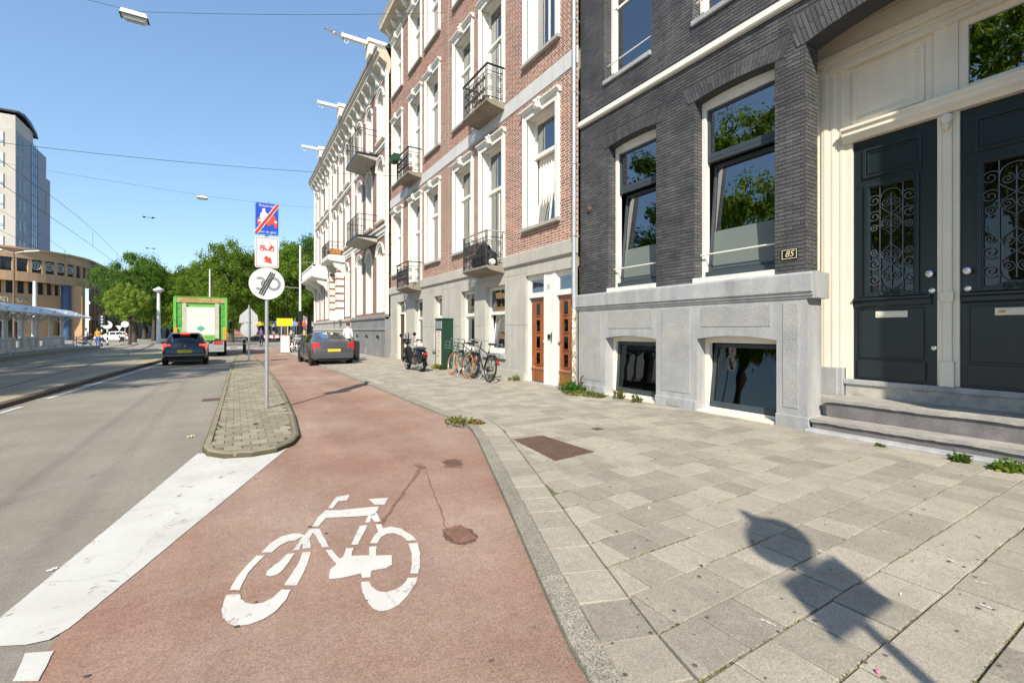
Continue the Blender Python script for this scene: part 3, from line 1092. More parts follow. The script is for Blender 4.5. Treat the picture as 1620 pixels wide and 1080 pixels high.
# voussoirs
def soldier_arch(q, zs, rise, h, n_, fan, wall, m_, X=GX, ext=.13):
    b = MB()
    ya, yb = q[0] - ext, q[1] + ext
    for i in range(n_):
        t0, t1 = i / n_, (i + 1) / n_
        a, c = ya + (yb - ya) * t0 + .005, ya + (yb - ya) * t1 - .005
        mid = (ya + yb) / 2
        za = arc_z(min(max(a, q[0]), q[1]), q[0], q[1], zs, rise)
        zc = arc_z(min(max(c, q[0]), q[1]), q[0], q[1], zs, rise)
        ea, ec = (a - mid) * fan, (c - mid) * fan
        pr = .012 + random.uniform(-.002, .002)
        jz = random.uniform(-.004, .004)
        zsplit = [0, .5, 1] if (i % 2) else [0, 1]
        for s0, s1 in zip(zsplit, zsplit[1:]):
            g = .004
            def pt(y_, z_, e, s_, zt): return (y_ + e * s_, z_ + (zt - z_) * s_)
            zt = zs + rise + h + jz
            A = pt(a, za, ea, s0, zt); B = pt(c, zc, ec, s0, zt); Cc = pt(c, zc, ec, s1, zt); D = pt(a, za, ea, s1, zt)
            A = (A[0], A[1] + g); B = (B[0], B[1] + g); Cc = (Cc[0], Cc[1] - g); D = (D[0], D[1] - g)
            b.add([(X + .01, *A), (X + .01, *B), (X + .01, *Cc), (X + .01, *D), (X - pr, *A), (X - pr, *B), (X - pr, *Cc), (X - pr, *D)],
                  [(0, 1, 5, 4), (1, 2, 6, 5), (2, 3, 7, 6), (3, 0, 4, 7), (4, 5, 6, 7)])
    o = b.build('arch_brickwork', m_, wall)
    o['kind'] = 'stuff'
for q in (WA, WB, WA2, WB2):
    soldier_arch(q, q[3] - .05, .05, .27, 27, .16, gw, M_GBR)
soldier_arch(ENT, ENT[3] - .2, .2, .30, 52, .10, gw, M_GBR, ext=.12)
# brick returns of the entrance and window jambs
b = MB()
def jamb_bricks(b, y, sgn, x0, x1, z0, z1):
    """brick face looking along y at jamb y"""
    r = 0; z = z0
    while z < z1 - .052:
        xx = x0 - (.105 if r % 2 else 0)
        while xx < x1:
            a, c = max(xx, x0), min(xx + .2, x1)
            if c - a > .03:
                pr = .006 + random.uniform(-.0015, .0015)
                b.box(a + .004, c - .004, min(y, y + sgn * pr), max(y, y + sgn * pr), z + .005, z + .057)
            xx += .21
        z += .062; r += 1
jamb_bricks(b, 3.60, -1, GX - .012, GX + .36, 2.45, 5.92)
for q in (WA, WB):
    jamb_bricks(b, q[1], -1, GX - .01, GX + .26, q[2], q[3] - .1)
for q in (WA2, WB2):
    jamb_bricks(b, q[1], -1, GX - .01, GX + .24, q[2], q[3])
o = b.build('jamb_brickwork', M_GBR, gw); o['kind'] = 'stuff'

# stone plinth
BW1 = (6.41, 7.90, .05, 1.44)
BW2 = (3.99, 5.45, .05, 1.46)
b = MB()
wall_holes(b, PX, 3.54, 8.86, 0, 2.14, [BW1, BW2])
for q in (BW1, BW2):
    reveal(b, PX, (q[0], q[1], q[2], q[3] - .06), .34, top=False)
    arch_fill(b, PX, q[0], q[1], q[3] - .06, .06, .34)
b.box(PX + .01, PX + .43, 3.54, 3.98, 0, 2.14)
b.quad((PX, 8.86, 0), (PX + .1, 8.86, 0), (PX + .1, 8.86, 2.14), (PX, 8.86, 2.14))
pl_ = b.build('plinth', M_STONE, gh)
for ya, yb in ((7.90, 8.80), (5.45, 6.41), (3.50, 3.99)):
    b = MB(); b.box(PX - .035, PX + .01, ya - .004, yb + .004, 0, .25)
    if ya == 3.50: b.box(PX + .012, PX + .5, 3.50, 3.545, 0, .25)
    b.build('base_stone', M_STONE, pl_, bevel=.012)
for ya, yb, za, zb in ((8.04, 8.70, .36, 1.98), (5.60, 6.27, .36, 1.98), (3.66, 3.89, .36, 1.98), (6.50, 7.80, 1.60, 1.98), (4.08, 5.36, 1.62, 1.98)):
    b = MB(); b.box(PX - .009, PX + .01, ya, yb, za, zb)
    b.build('tooled_panel', M_STONER, pl_, bevel=.004)
b = MB()
for q in (BW1, BW2):
    pass
# sill band with its moulding, returning into the entrance
b.prof_y([(PX + .2, 2.04), (PX - .02, 2.04), (PX - .02, 2.075), (PX - .045, 2.085), (PX - .045, 2.115), (PX - .075, 2.14), (PX - .075, 2.40), (PX - .05, 2.435), (GX + .1, 2.455), (GX + .1, 2.04)], 3.44, 8.90)
b.box(PX + .2, PX + .46, 3.44, 3.7, 2.04, 2.44)
b.build('sill_band', M_STONE, pl_, bevel=.006)
b = MB(); b.box(5.9 * 0 + PX - .042, PX - .03, 5.80, 6.10, .08, .2)
for i in range(8):
    b.box(PX - .05, PX - .04, 5.82 + i * .035, 5.835 + i * .035, .1, .18)
b.build('air_brick', M_STONER, pl_)
# white string course
b = MB(); b.prof_y([(GX + .02, 6.61), (GX - .07, 6.61), (GX - .09, 6.64), (GX - .09, 6.74), (GX - .05, 6.77), (GX + .02, 6.78)], .6, 8.88)
b.build('string_course', WHITE, gh, bevel=.004)

def grey_window(q, arch, tilt):
    ya, yb, za, zb = q
    X0 = GX + .22
    b = MB()
    frame_yz(b, X0, X0 + .12, ya, yb, za, zb, .085, tt=.19 if arch else .09)
    w_ = b.build('window', WHITE, gh, bevel=.004)
    b = MB(); b.box(GX - .06, X0 + .12, ya, yb, za - .06, za + .03)
    b.build('sill', M_STONE if not arch else WHITE, w_, bevel=.005)
    X1 = X0 + .05
    zt = 4.80 if arch else None
    i0, i1 = ya + .085, yb - .085
    z0, z1 = za + .09, zb - (.19 if arch else .09)
    if arch:
        b = MB()
        frame_yz(b, X1, X1 + .06, i0, i1, zt, z1, .05, tb=.09)
        b.build('sash', M_SASH, w_, bevel=.004)
        pane(X1 + .03, i0 + .05, i1 - .05, zt + .09, z1 - .05, w_)
        # lower sash tipped inwards at the top
        b = MB(); b.box(X0 - .01, X1 + .06, i0, i1, z0 - .03, z0 + .07)
        b.build('bottom_rail', M_SASH, w_, bevel=.004)
        b = MB(); b.box(X1 + .0, X1 + .08, i0, i1, zt - .07, zt - .003)
        b.build('transom', M_SASH, w_, bevel=.004)
        s_ = MB()
        frame_yz(s_, -.03, .03, i0 + .02, i1 - .02, 0, zt - .07 - z0 - .07, .06)
        rot = Matrix.Translation((X1 + .04, 0, z0 + .07)) @ Matrix.Rotation(R(tilt), 4, 'Y')
        s_.xf(rot)
        s_.build('tilted_sash', M_SASH, w_, bevel=.004)
        hgt = zt - .07 - z0 - .07
        p_ = MB(); p_.box(-.003, .003, i0 + .08, i1 - .08, .06 + .72, hgt - .06); p_.xf(rot)
        p_.build('pane', GLASS, w_)
        p_ = MB(); p_.box(-.003, .003, i0 + .08, i1 - .08, .06, .06 + .715); p_.xf(rot)
        p_.build('frosted_pane', FROST, w_)
        b = MB(); b.tube([(X0 - .06, ya + .02, 2.98), (X0 - .06, yb - .02, 2.98)], .014, 8)
        b.build('guard_bar', WHITE, w_, smooth=True, auto=40)
    else:
        b = MB()
        frame_yz(b, X1, X1 + .06, i0, i1, z0, zb - .09, .05)
        b.box(X1, X1 + .06, i0, i1, 9.1, 9.16)
        b.build('sash', WHITE, w_, bevel=.004)
        pane(X1 + .03, i0 + .05, i1 - .05, z0 + .05, 9.1, w_)
        pane(X1 + .03, i0 + .05, i1 - .05, 9.16, zb - .14, w_)
        curtain(X1 + .25, yb - .65, yb - .1, z0, zb - .1, w_, CURTW, 5)
        b = MB(); b.tube([(GX + .1, ya + .01, 7.78), (GX + .1, yb - .01, 7.78)], .014, 8)
        b.build('guard_bar', WHITE, w_, smooth=True, auto=40)
    return w_
grey_window(WA, True, 5)
grey_window(WB, True, 5)
grey_window(WA2, False, 0)
grey_window(WB2, False, 0)
# basement windows
for q in (BW1, BW2):
    ya, yb, za, zb = q
    X0 = PX + .24
    b = MB(); frame_yz(b, X0, X0 + .1, ya, yb, za, zb, .09, tt=.13)
    w_ = b.build('window', WHITE2, gh, bevel=.004)
    b = MB(); b.box(PX - .0, X0 + .1, ya + .003, yb - .003, .0, .10)
    b.build('sill', WHITE2, w_, bevel=.005)
    s_ = MB(); frame_yz(s_, -.03, .03, ya + .09, yb - .09, 0, zb - za - .24, .07, tb=.10)
    tl = 4 if q is BW1 else 8
    rot = Matrix.Translation((X0 + .03, 0, za + .1)) @ Matrix.Rotation(R(tl), 4, 'Y')
    s_.xf(rot).build('sash', M_SASH, w_, bevel=.004)
    p_ = MB(); p_.box(-.003, .003, ya + .16, yb - .16, .1, zb - za - .31); p_.xf(rot)
    p_.build('pane', CELGL, w_)
b = MB(); b.box(GX + .5, GX + .62, 6.5, 7.8, .25, 1.05); b.box(GX + .45, GX + .7, 6.5, 7.8, .62, .66)
b.build('bench_shelf', ROOM, gh)
# house number plate 85
ya, z0 = FX(1261, 418, GX - .02); yb, z1 = FX(1237, 400, GX - .02)
yc, zc = (ya + yb) / 2, 2.745
hn = thing('house_number_plate', 'black house number plate reading 85 with gold rim on the grey brick pier', 'number plate', (GX - .02, yc, zc - .07))
b = MB(); b.box(GX - .026, GX - .012, yc - .125, yc + .125, zc - .085, zc + .085); b.build('plate', mat('black_enamel', (.012, .012, .013), .25, .05), hn, bevel=.004)
M_GOLD = mat('cream_gold_paint', (.70, .60, .36), .4, .05)
b = MB(); frame_yz(b, GX - .029, GX - .025, yc - .112, yc + .112, zc - .072, zc + .072, .008); b.build('rim', M_GOLD, hn)
t = text_mb('85', .135, .001, .28)
t.xf(Matrix.Translation((GX - .029, yc, zc)) @ Matrix(((0, 0, -1, 0), (-1, 0, 0, 0), (0, 1, 0, 0), (0, 0, 0, 1))))
t.build('digits', M_GOLD, hn)
b = MB(); b.lathe([(.02, 0), (.02, .003), (.075, .02), (.075, .05), (.02, .06)], (GX - .06, 8.52, 4.52), 14, 'x')
tag(b.build('wall_tie_disc', M_IRON), 'small rusty iron tie disc on the dark grey brickwork', 'tie disc')

# ---------------------------------------------------------------- entrance
# joinery below is drawn for a wall at x = 8.00, then set 0.4 m deeper and 5 % larger about its left foot
def build_entry(self, *a_, **k_):
    return MB.build(self.xf(Matrix.Translation((.4, 3.78, .7835)) @ Matrix.Diagonal((1, 1.05, 1.05, 1)) @ Matrix.Translation((0, -3.6, -.82))), *a_, **k_)
class EB(MB):
    build = build_entry
BOUNCE_WHITE = mat('bounce_tinted_gloss', (.77, .70, .575), .45, .06, 1.5, streak=.06)  # white entrance paint with the yellow of bounced light put in
EX = 8.00
b = EB()
def casing(b, y0, y1, z0, z1, x, n=4, out=.075):
    """fluted casing: stepped vertical bars"""
    wd = (y1 - y0) / n
    for i in range(n):
        d = out * (.35, .75, 1.0, .6)[i % 4]
        b.box(x - d, x + .06, y0 + i * wd, y0 + (i + 1) * wd - .0005, z0, z1)
        b.box(x - d - .008, x - d + .01, y0 + (i + .25) * wd, y0 + (i + .7) * wd, z0, z1)
casing(b, 3.29, 3.71, .98, 5.75, EX - .02)
b.box(EX - .04, EX + .06, 3.20, 3.29, .82, 4.40)
# top frame
for k_, (d, za, zb) in enumerate(((.10, 5.52, 5.60), (.06, 5.60, 5.68), (.12, 5.68, 5.80), (.05, 5.80, 6.14))):
    b.box(EX - .02 - d, EX + .06, .62, 3.71, za, zb)
df = b.build('door_frame', BOUNCE_WHITE, gh, bevel=.006)
b = EB(); b.box(EX - .035, EX + .06, 2.01, 2.23, .82, 4.40); b.box(EX - .075, EX - .03, 2.075, 2.165, .82, 4.36)
b.box(EX - .10, EX - .03, 2.05, 2.19, .82, 1.15); b.box(EX - .095, EX - .03, 2.055, 2.185, 1.93, 2.06)
b.ball((EX - .10, 2.12, 4.30), .07, 10, 6, sc=(.8, 1, 1.1)); b.ball((EX - .11, 2.12, 4.20), .045, 8, 5)
b.build('door_post', BOUNCE_WHITE, df, bevel=.006)
b = EB()
b.prof_y([(EX + .06, 4.38), (EX - .10, 4.38), (EX - .13, 4.43), (EX - .17, 4.47), (EX - .17, 4.52), (EX - .20, 4.55), (EX - .20, 4.59), (EX + .06, 4.63)], .62, 3.30)
b.build('transom', BOUNCE_WHITE, df, bevel=.004)
b = EB()
b.box(EX - .01, EX + .05, 2.22, 3.29, 4.6, 5.53)
frame_yz(b, EX - .05, EX - .005, 2.36, 3.20, 4.66, 5.46, .05)
frame_yz(b, EX - .035, EX - .008, 2.41, 3.15, 4.71, 5.41, .03)
b.box(EX - .06, EX + .05, 2.02, 2.26, 4.6, 5.53)
b.build('blind_panel', BOUNCE_WHITE, df, bevel=.004)
b = EB(); frame_yz(b, EX - .03, EX + .04, .66, 2.02, 4.6, 5.53, .09); b.build('fanlight_frame', BOUNCE_WHITE, df, bevel=.004)
b = EB(); b.box(EX, EX + .006, .75, 1.93, 4.69, 5.44); b.build('fanlight_pane', GLASS, df)
b = EB(); b.box(EX + .42, EX + .47, .66, 3.6, .8, 6.2); b.box(EX + .07, EX + .42, 2.1, 2.14, .8, 6.2); b.box(EX, EX + .9, .66, 3.6, .7, .8)
b.build('hall_wall', mat('hall_wall', (.40, .29, .16), .9, .15, .8), gh)
M_IRONW = mat('ironwork_paint', (.10, .11, .115), .3, .1, 6, metal=.3)
M_KNOB = mat('chrome_knob', (.75, .74, .7), .22, .05, metal=.9)
M_SLOT = mat('cream_letter_slot', (.72, .68, .56), .4, .05)
def front_door(y0, y1, lab):
    """panelled leaf with a grilled light; y1 is the hinge-side left in view"""
    X = EX + .05
    d_ = EB()
    wd = y1 - y0
    g0, g1, gz0, gz1 = y0 + .24, y1 - .20, 2.09, 3.64
    for q in ((y0, y1, .82, 2.03), (y0, y1, 3.68, 4.38), (y0, g0 - .02, 2.03, 3.68), (g1 + .02, y1, 2.03, 3.68)):
        d_.box(X - .05, X, *q)
    leaf = d_.build('door', M_DOOR, gh, bevel=.004)
    m = EB(); frame_yz(m, X - .085, X - .05, g0 - .05, g1 + .05, gz0 - .03, gz1 + .06, .05); frame_yz(m, X - .07, X - .03, g0 - .02, g1 + .02, gz0 - .02, gz1 + .03, .035)
    m.build('light_moulding', M_DOOR, leaf, bevel=.008)
    m = EB(); frame_yz(m, X - .075, X - .05, y0 + .17, y1 - .12, 3.80, 4.24, .045); frame_yz(m, X - .065, X - .052, y0 + .23, y1 - .18, 3.86, 4.18, .02)
    m.build('upper_panel', M_DOOR, leaf, bevel=.008)
    m = EB()
    m.prof_y([(X, 1.90), (X - .06, 1.90), (X - .09, 1.93), (X - .09, 1.98), (X - .13, 2.0), (X - .13, 2.03), (X, 2.05)], y0 + .06, y1 - .02)
    m.prof_x([(y0 + .12, 2.045), (y1 - .08, 2.045), (y1 - .25, 2.09), ((y0 + y1) / 2 + .12, 2.14), ((y0 + y1) / 2 + .02, 2.16), ((y0 + y1) / 2 - .08, 2.14), (y0 + .29, 2.09)], X - .11, X - .05)
    yc = (y0 + y1) / 2 + .02
    for s_ in (-1, 1):
        pts = [(X - .12, yc + s_ * u, 2.10 + v) for u, v in spiral((.07, 0), .045, 1.4, PI, 1, 16, .2)]
        m.tube(pts, .012, 6)
    m.ball((X - .12, yc, 2.11), .025, 8, 5)
    m.build('pediment_shelf', M_DOOR, leaf, bevel=.003)
    m = EB(); frame_yz(m, X - .072, X - .05, y0 + .14, y1 - .08, 1.15, 1.87, .012); m.box(X - .062, X - .05, y0 + .15, y1 - .09, 1.16, 1.86); m.box(X - .085, X - .05, y0 + .12, y1 - .07, .86, 1.12)
    m.build('lower_panel', M_DOOR, leaf, bevel=.005)
    m = EB(); m.box(X - .075, X - .06, yc - .19, yc + .18, 1.74, 1.83); m.box(X - .082, X - .07, yc - .165, yc + .155, 1.76, 1.81)
    m.build('letter_slot', M_SLOT, leaf, bevel=.003)
    m = EB(); m.box(X - .03, X - .024, g0, g1, gz0, gz1); m.build('pane', CELGL, leaf)
    # wrought iron grille
    m = EB(); xg = X - .055
    r_ = .0075
    H_ = gz1 - gz0; W_ = g1 - g0
    for fy in (.25, .75):
        m.tube([(xg, g0 + W_ * fy, gz0), (xg, g0 + W_ * fy, gz1)], r_, 5)
    m.tube([(xg, g0 + W_ / 2, gz0 + .1), (xg, g0 + W_ / 2, gz1 - .12)], r_ * 1.1, 5)
    cy = g0 + W_ / 2
    def P3(pts): return [(xg - .004, y_, z_) for y_, z_ in pts]
    def scroll_pair(zc, r, updown, y_c=cy, off=None):
        off = W_ * .12 if off is None else off
        for s_ in (-1, 1):
            m.tube(P3([(y_c + s_ * (off - 0) + s_ * 0 + s_ * (u), zc + updown * v) for u, v in spiral((0, 0), r, 1.7, PI / 2, 1, 30, .14)]), r_, 5)
    for half in (1, -1):
        zc = (gz0 + gz1) / 2
        zt = gz1 if half == 1 else gz0
        top = zt - half * .03
        # outer loop of the centre panel
        arc = [(cy + W_ * .24 * math.cos(a), top - half * .16 + half * .13 * math.sin(a)) for a in [PI * i / 16 for i in range(17)]]
        m.tube(P3(arc), r_, 5)
        scroll_pair(top - half * .22, .066, half)
        scroll_pair(top - half * .52, .066, -half)
        for s_ in (-1, 1):
            # crossing diagonals and heart sides
            m.tube(P3([(cy + s_ * W_ * .23, top - half * .27), (cy + s_ * W_ * .05, top - half * .37), (cy - s_ * W_ * .2, top - half * .47)]), r_, 5)
            m.tube(P3([(cy - s_ * W_ * .2, top - half * .47), (cy - s_ * W_ * .23, top - half * .54), (cy - s_ * W_ * .14, top - half * .6), (cy, top - half * .67)]), r_, 5)
            for k_, (dz, rr) in enumerate(((.17, .088), (.40, .088), (.57, .055))):
                c0 = (cy + s_ * W_ * .375, top - half * dz)
                m.tube(P3([(c0[0] + s_ * u, c0[1] + half * v) for u, v in spiral((0, 0), rr, 1.6, PI * .9, -1, 30, .16)]), r_, 5)
        m.ball((xg, cy, zc + half * .06), .02, 6, 4)
        m.ball((xg, cy, top - half * .72), .018, 6, 4)
    m.build('iron_grille', M_IRONW, leaf, smooth=True, auto=50)
    return leaf, X
leaf, X = front_door(2.23, 3.20, 1)
b = EB(); b.lathe([(.016, 0), (.016, -.045), (.040, -.05), (.046, -.07), (.034, -.086), (.001, -.088)], (X - .05, 2.30, 2.31), 16, 'x'); b.build('knob', M_KNOB, leaf, smooth=True, auto=50)
b = EB(); b.lathe([(.034, 0), (.034, -.012), (.015, -.016), (.015, -.012)], (X - .05, 2.29, 2.09), 16, 'x'); b.build('lock_rose', M_KNOB, leaf)
b = EB(); b.lathe([(.03, 0), (.03, -.01), (.012, -.014)], (X - .05, 2.27, 1.32), 12, 'x'); b.build('keyhole', M_KNOB, leaf)
leaf, X = front_door(.98, 2.01, 2)
b = EB(); b.lathe([(.016, 0), (.016, -.045), (.040, -.05), (.046, -.07), (.034, -.086), (.001, -.088)], (X - .05, 1.93, 2.31), 16, 'x'); b.build('knob', M_KNOB, leaf, smooth=True, auto=50)
b = EB(); b.lathe([(.034, 0), (.034, -.012), (.015, -.016), (.015, -.012)], (X - .05, 1.94, 2.09), 16, 'x'); b.build('lock_rose', M_KNOB, leaf)
b = EB(); b.box(X - .086, X - .081, 1.60, 1.66, 1.77, 1.80); b.build('orange_sticker', mat('orange_sticker', (.75, .30, .05), .5, 0), leaf)
b = EB(); b.box(EX - .06, EX + .06, .62, .98, .82, 4.4); b.build('right_casing', BOUNCE_WHITE, df, bevel=.004)

# steps
st = thing('entrance_steps', 'three worn grey stone steps leading up to the black double front doors', 'steps', (7.6, 2, .05))
def ragged(x, z0, z1, y0, y1, depth, rise, m_name):
    """tread with a chipped front edge"""
    b = MB()
    n_ = 60
    for i in range(n_):
        a, c = y0 + (y1 - y0) * i / n_, y0 + (y1 - y0) * (i + 1) / n_
        ja, jc = RG[i], RG[i + 1]
        b.add([(x, a, z1), (x, c, z1), (x + .004 + jc * .3, c, z0 - jc), (x + .004 + ja * .3, a, z0 - ja), (x + depth, a, z1), (x + depth, c, z1)],
              [(0, 1, 2, 3), (0, 1, 5, 4)])
        b.quad((x + .004 + ja * .3, a, z0 - ja), (x + .004 + jc * .3, c, z0 - jc), (x + .06, c, z0 - .004), (x + .06, a, z0 - .004))
    b.quad((x, y0, z0), (x + depth, y0, z0), (x + depth, y0, z1), (x, y0, z1))
    b.quad((x, y1, z0), (x + depth, y1, z0), (x + depth, y1, z1), (x, y1, z1))
    return b
def rag(n_, a):
    out = [0]
    for i in range(n_):
        out.append(max(-a, min(a, out[-1] + random.uniform(-a, a) * .7)))
    return out
b = MB(); b.prof_y([(7.18, 0), (7.18, .085), (7.20, .10), (7.36, .115), (7.36, 0)], .6, 3.50); b.build('base_strip', M_STONE, st, bevel=.004)
for k_, (x, z0, z1, dp) in enumerate(((7.29, .205, .255, .40), (7.62, .47, .525, .74))):
    RG = rag(61, .010)
    b = ragged(x, z0, z1, .6, 3.46 if k_ == 0 else 3.42, dp, 0, '')
    b.build('tread', M_STEP, st)
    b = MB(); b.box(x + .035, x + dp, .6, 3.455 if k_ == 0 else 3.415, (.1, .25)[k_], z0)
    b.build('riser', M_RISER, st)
b = MB(); b.box(8.32, 8.62, .62, 3.47, .705, .782); b.build('threshold_slab', M_STONE, st, bevel=.008)
b = MB(); b.box(7.80, 8.62, 3.43, 3.93, .1, .521); b.build('landing', M_STEP, st)
b = MB(); b.box(8.35, 8.6, .62, 3.45, .50, .705); b.build('upper_riser', mat('whitewashed_riser', (.42, .39, .34), .85, .2, 5, fine=.15, hue=(.28, .26, .24), hscale=4), st)
b = MB(); b.box(8.28, 8.42, 3.47, 3.92, .522, .95); b.box(8.24, 8.30, 3.53, 3.92, .522, .95)
b.build('jamb_base', M_STONE, gh, bevel=.006)

# neighbour to the right, just out of view: its bay is added to shade the doors
nb = thing('neighbouring_house', 'unseen brown brick neighbour house with a bay added to shade the doors', 'house', (8, -3, 0))
b = MB(); b.box(7.36, 18, -9, .58, 0, 12.5); b.build('wall', mat('brown_brick', (.16, .10, .075), .85, .2, 3, fine=.2), nb)
b = MB(); b.box(6.6, 7.4, -4.5, .56, 2.3, 10); b.prof_y([(7.4, 1.9), (7.0, 2.0), (6.6, 2.3), (7.4, 2.3)], -4.5, .56); b.build('bay', WHITE2, nb, bevel=.02)
for k_ in range(3):
    b = MB(); b.box(6.58, 6.62, -4.1 + k_ * 1.5, -2.9 + k_ * 1.5, 3.2, 5.6); b.build('window', CARGL, nb)

# downpipe between the houses
dp = thing('downpipe', 'grey downpipe with flaking white cast iron foot between the grey and red houses', 'downpipe', (7.26, 8.95, 0))
b = MB(); b.tube([(7.25, 8.93, 2.05), (7.25, 8.93, 18)], .052, 12); b.build('pipe', mat('zinc_grey', (.40, .42, .44), .5, .15, 4, metal=.3), dp, smooth=True, auto=50)
M_FLAKE = mat('flaking_white_paint', (.62, .58, .48), .7, .1, 6, hue=(.16, .10, .07), hscale=14)
b = MB(); b.tube([(7.25, 8.93, .05), (7.25, 8.93, 2.1)], .062, 12); b.build('cast_iron_foot', M_FLAKE, dp, smooth=True, auto=50)
for z in (2.08, 3.9, 5.7, 7.5, 9.3, 11.1):
    b = MB(); b.lathe([(.053, 0), (.066, .01), (.066, .05), (.053, .06)], (7.25, 8.93, z), 12); b.box(7.25, 7.42, 8.915, 8.945, z + .015, z + .045)
    b.build('bracket', STEEL, dp)
b = MB(); b.tube([(7.16, 8.6, 0), (7.16, 8.59, .25), (7.18, 8.56, .42), (7.2, 8.5, .46)], .02, 8)
tag(b.build('rusty_pipe_stub', M_IRON, smooth=True), 'short bent rusty pipe stub at the foot of the stone plinth', 'pipe')
pend = thing('pendant_lamp', 'black pendant lamp cord hanging inside the wide grey house window', 'lamp', (8.6, 4.75, 4.4))
b = MB(); b.lathe([(.07, 0), (.07, -.03), (.01, -.05)], (8.6, 4.85, 6.34), 12); b.build('ceiling_rose', BLACKM, pend)
b = MB(); b.tube([(8.6, 4.85, 6.3), (8.6, 4.85, 4.5)], .008, 5); b.build('cord', BLACKM, pend)
b = MB(); b.lathe([(.03, 4.5), (.2, 4.25), (.19, 4.24), (.02, 4.48)], (8.6, 4.85, 0), 16); b.build('lamp_shade', BLACKM, pend)
# ================================================================== RED BRICK HOUSES
M_RBR = mat('red_brick', (.32, .128, .080), .85, .16, 2.0, fine=.2, fscale=80, bump=.4, bscale=110, rnd=.30, hue=(.275, .115, .078), hscale=.9)
M_RMO = mat('pale_mortar', (.57, .52, .45), .95, .12, 2.5, fine=.15, fscale=90)
M_SAND = mat('pale_grey_sandstone', (.43, .41, .36), .85, .10, 1.2, fine=.10, fscale=50, bump=.25, bscale=80, streak=.09, hue=(.40, .385, .345), hscale=1.5)
M_BAND = mat('pale_stone_band', (.53, .53, .52), .8, .07, 1.5, streak=.08)
M_SILL = mat('grey_stone_sill', (.36, .345, .31), .85, .12, 2)
M_BSLAB = mat('weathered_balcony_slab', (.235, .20, .155), .85, .18, 2, streak=.15)
M_WOOD = mat('varnished_wood_door', (.27, .085, .024), .35, .2, 2.0, streak=.3, coat=.3)
RX = 7.36
Z0R = 3.87
L2, L3, L4 = (4.58, 7.72), (9.42, 12.68), (14.22, 16.95)

def iron_balcony(parent, y0, y1, zs, X, dep=.72, tall=1.1, deco=True, wood=False):
    """slab with consoles, posts, rails and scrollwork"""
    b = MB()
    b.prof_y([(X, zs), (X - dep - .03, zs), (X - dep - .03, zs - .07), (X - dep + .02, zs - .10), (X - dep + .16, zs - .15), (X - .0, zs - .22)], y0 - .03, y1 + .03)
    bal = b.build('balcony', M_BSLAB, parent, bevel=.008)
    b = MB()
    xf_ = X - dep
    for y in (y0, y0 + .09, y1 - .09, y1):
        b.tube([(xf_, y, zs - .1), (xf_, y, zs + tall)], .017, 6)
    for y in (y0, y1):
        b.tube([(X - .05, y, zs), (X - .05, y, zs + tall)], .015, 6)
        for z in (.1, tall - .18):
            b.tube([(X, y, zs + z), (xf_, y, zs + z)], .012, 5)
    for z in (.1, tall - .18):
        b.tube([(xf_, y0, zs + z), (xf_, y1, zs + z)], .012, 5)
    b.build('railing', BLACKM, bal, smooth=True, auto=50)
    b = MB()
    b.box(xf_ - .03, xf_ + .03, y0 - .04, y1 + .04, zs + tall, zs + tall + .035)
    b.box(xf_ + .03, X, y0 - .04, y0 + .02, zs + tall, zs + tall + .035)
    b.box(xf_ + .03, X, y1 - .02, y1 + .04, zs + tall, zs + tall + .035)
    b.build('handrail', M_SILL if wood else BLACKM, bal)
    b = MB()
    zc = zs + tall * .5
    W_ = y1 - y0 - .22
    n_ = 6
    for i in range(n_):
        c = y0 + .11 + W_ * (i + .5) / n_
        for s_ in (-1, 1):
            for up in (-1, 1):
                pts = [(xf_, c + s_ * (.07 + u), zc + up * (.17 + v)) for u, v in spiral((0, 0), .085, 1.6, PI, -1, 18, .15)]
                b.tube(pts, .013, 4)
        b.tube([(xf_, c, zs + .1), (xf_, c, zs + tall - .18)], .012, 4)
        b.torus((xf_, c + .14, zc), .06, .011, 12, 4, 'x')
    for s_, y in ((1, y0), (-1, y1)):
        for i in range(2):
            c = X - .18 - i * .34
            for up in (-1, 1):
                pts = [(c + u, y, zc + up * (.17 + v)) for u, v in spiral((0, 0), .1, 1.6, PI, -1, 18, .15)]
                b.tube(pts, .013, 4)
            b.tube([(c - .1, y, zs + .1), (c - .1, y, zs + tall - .18)], .009, 4)
    for i in range(17):
        yy = y0 + .06 + (y1 - y0 - .12) * i / 16
        b.tube([(xf_, yy, zs), (xf_, yy, zs + tall - .18)], .007, 4)
    b.build('scrollwork', BLACKM, bal, smooth=True, auto=60)
    return bal

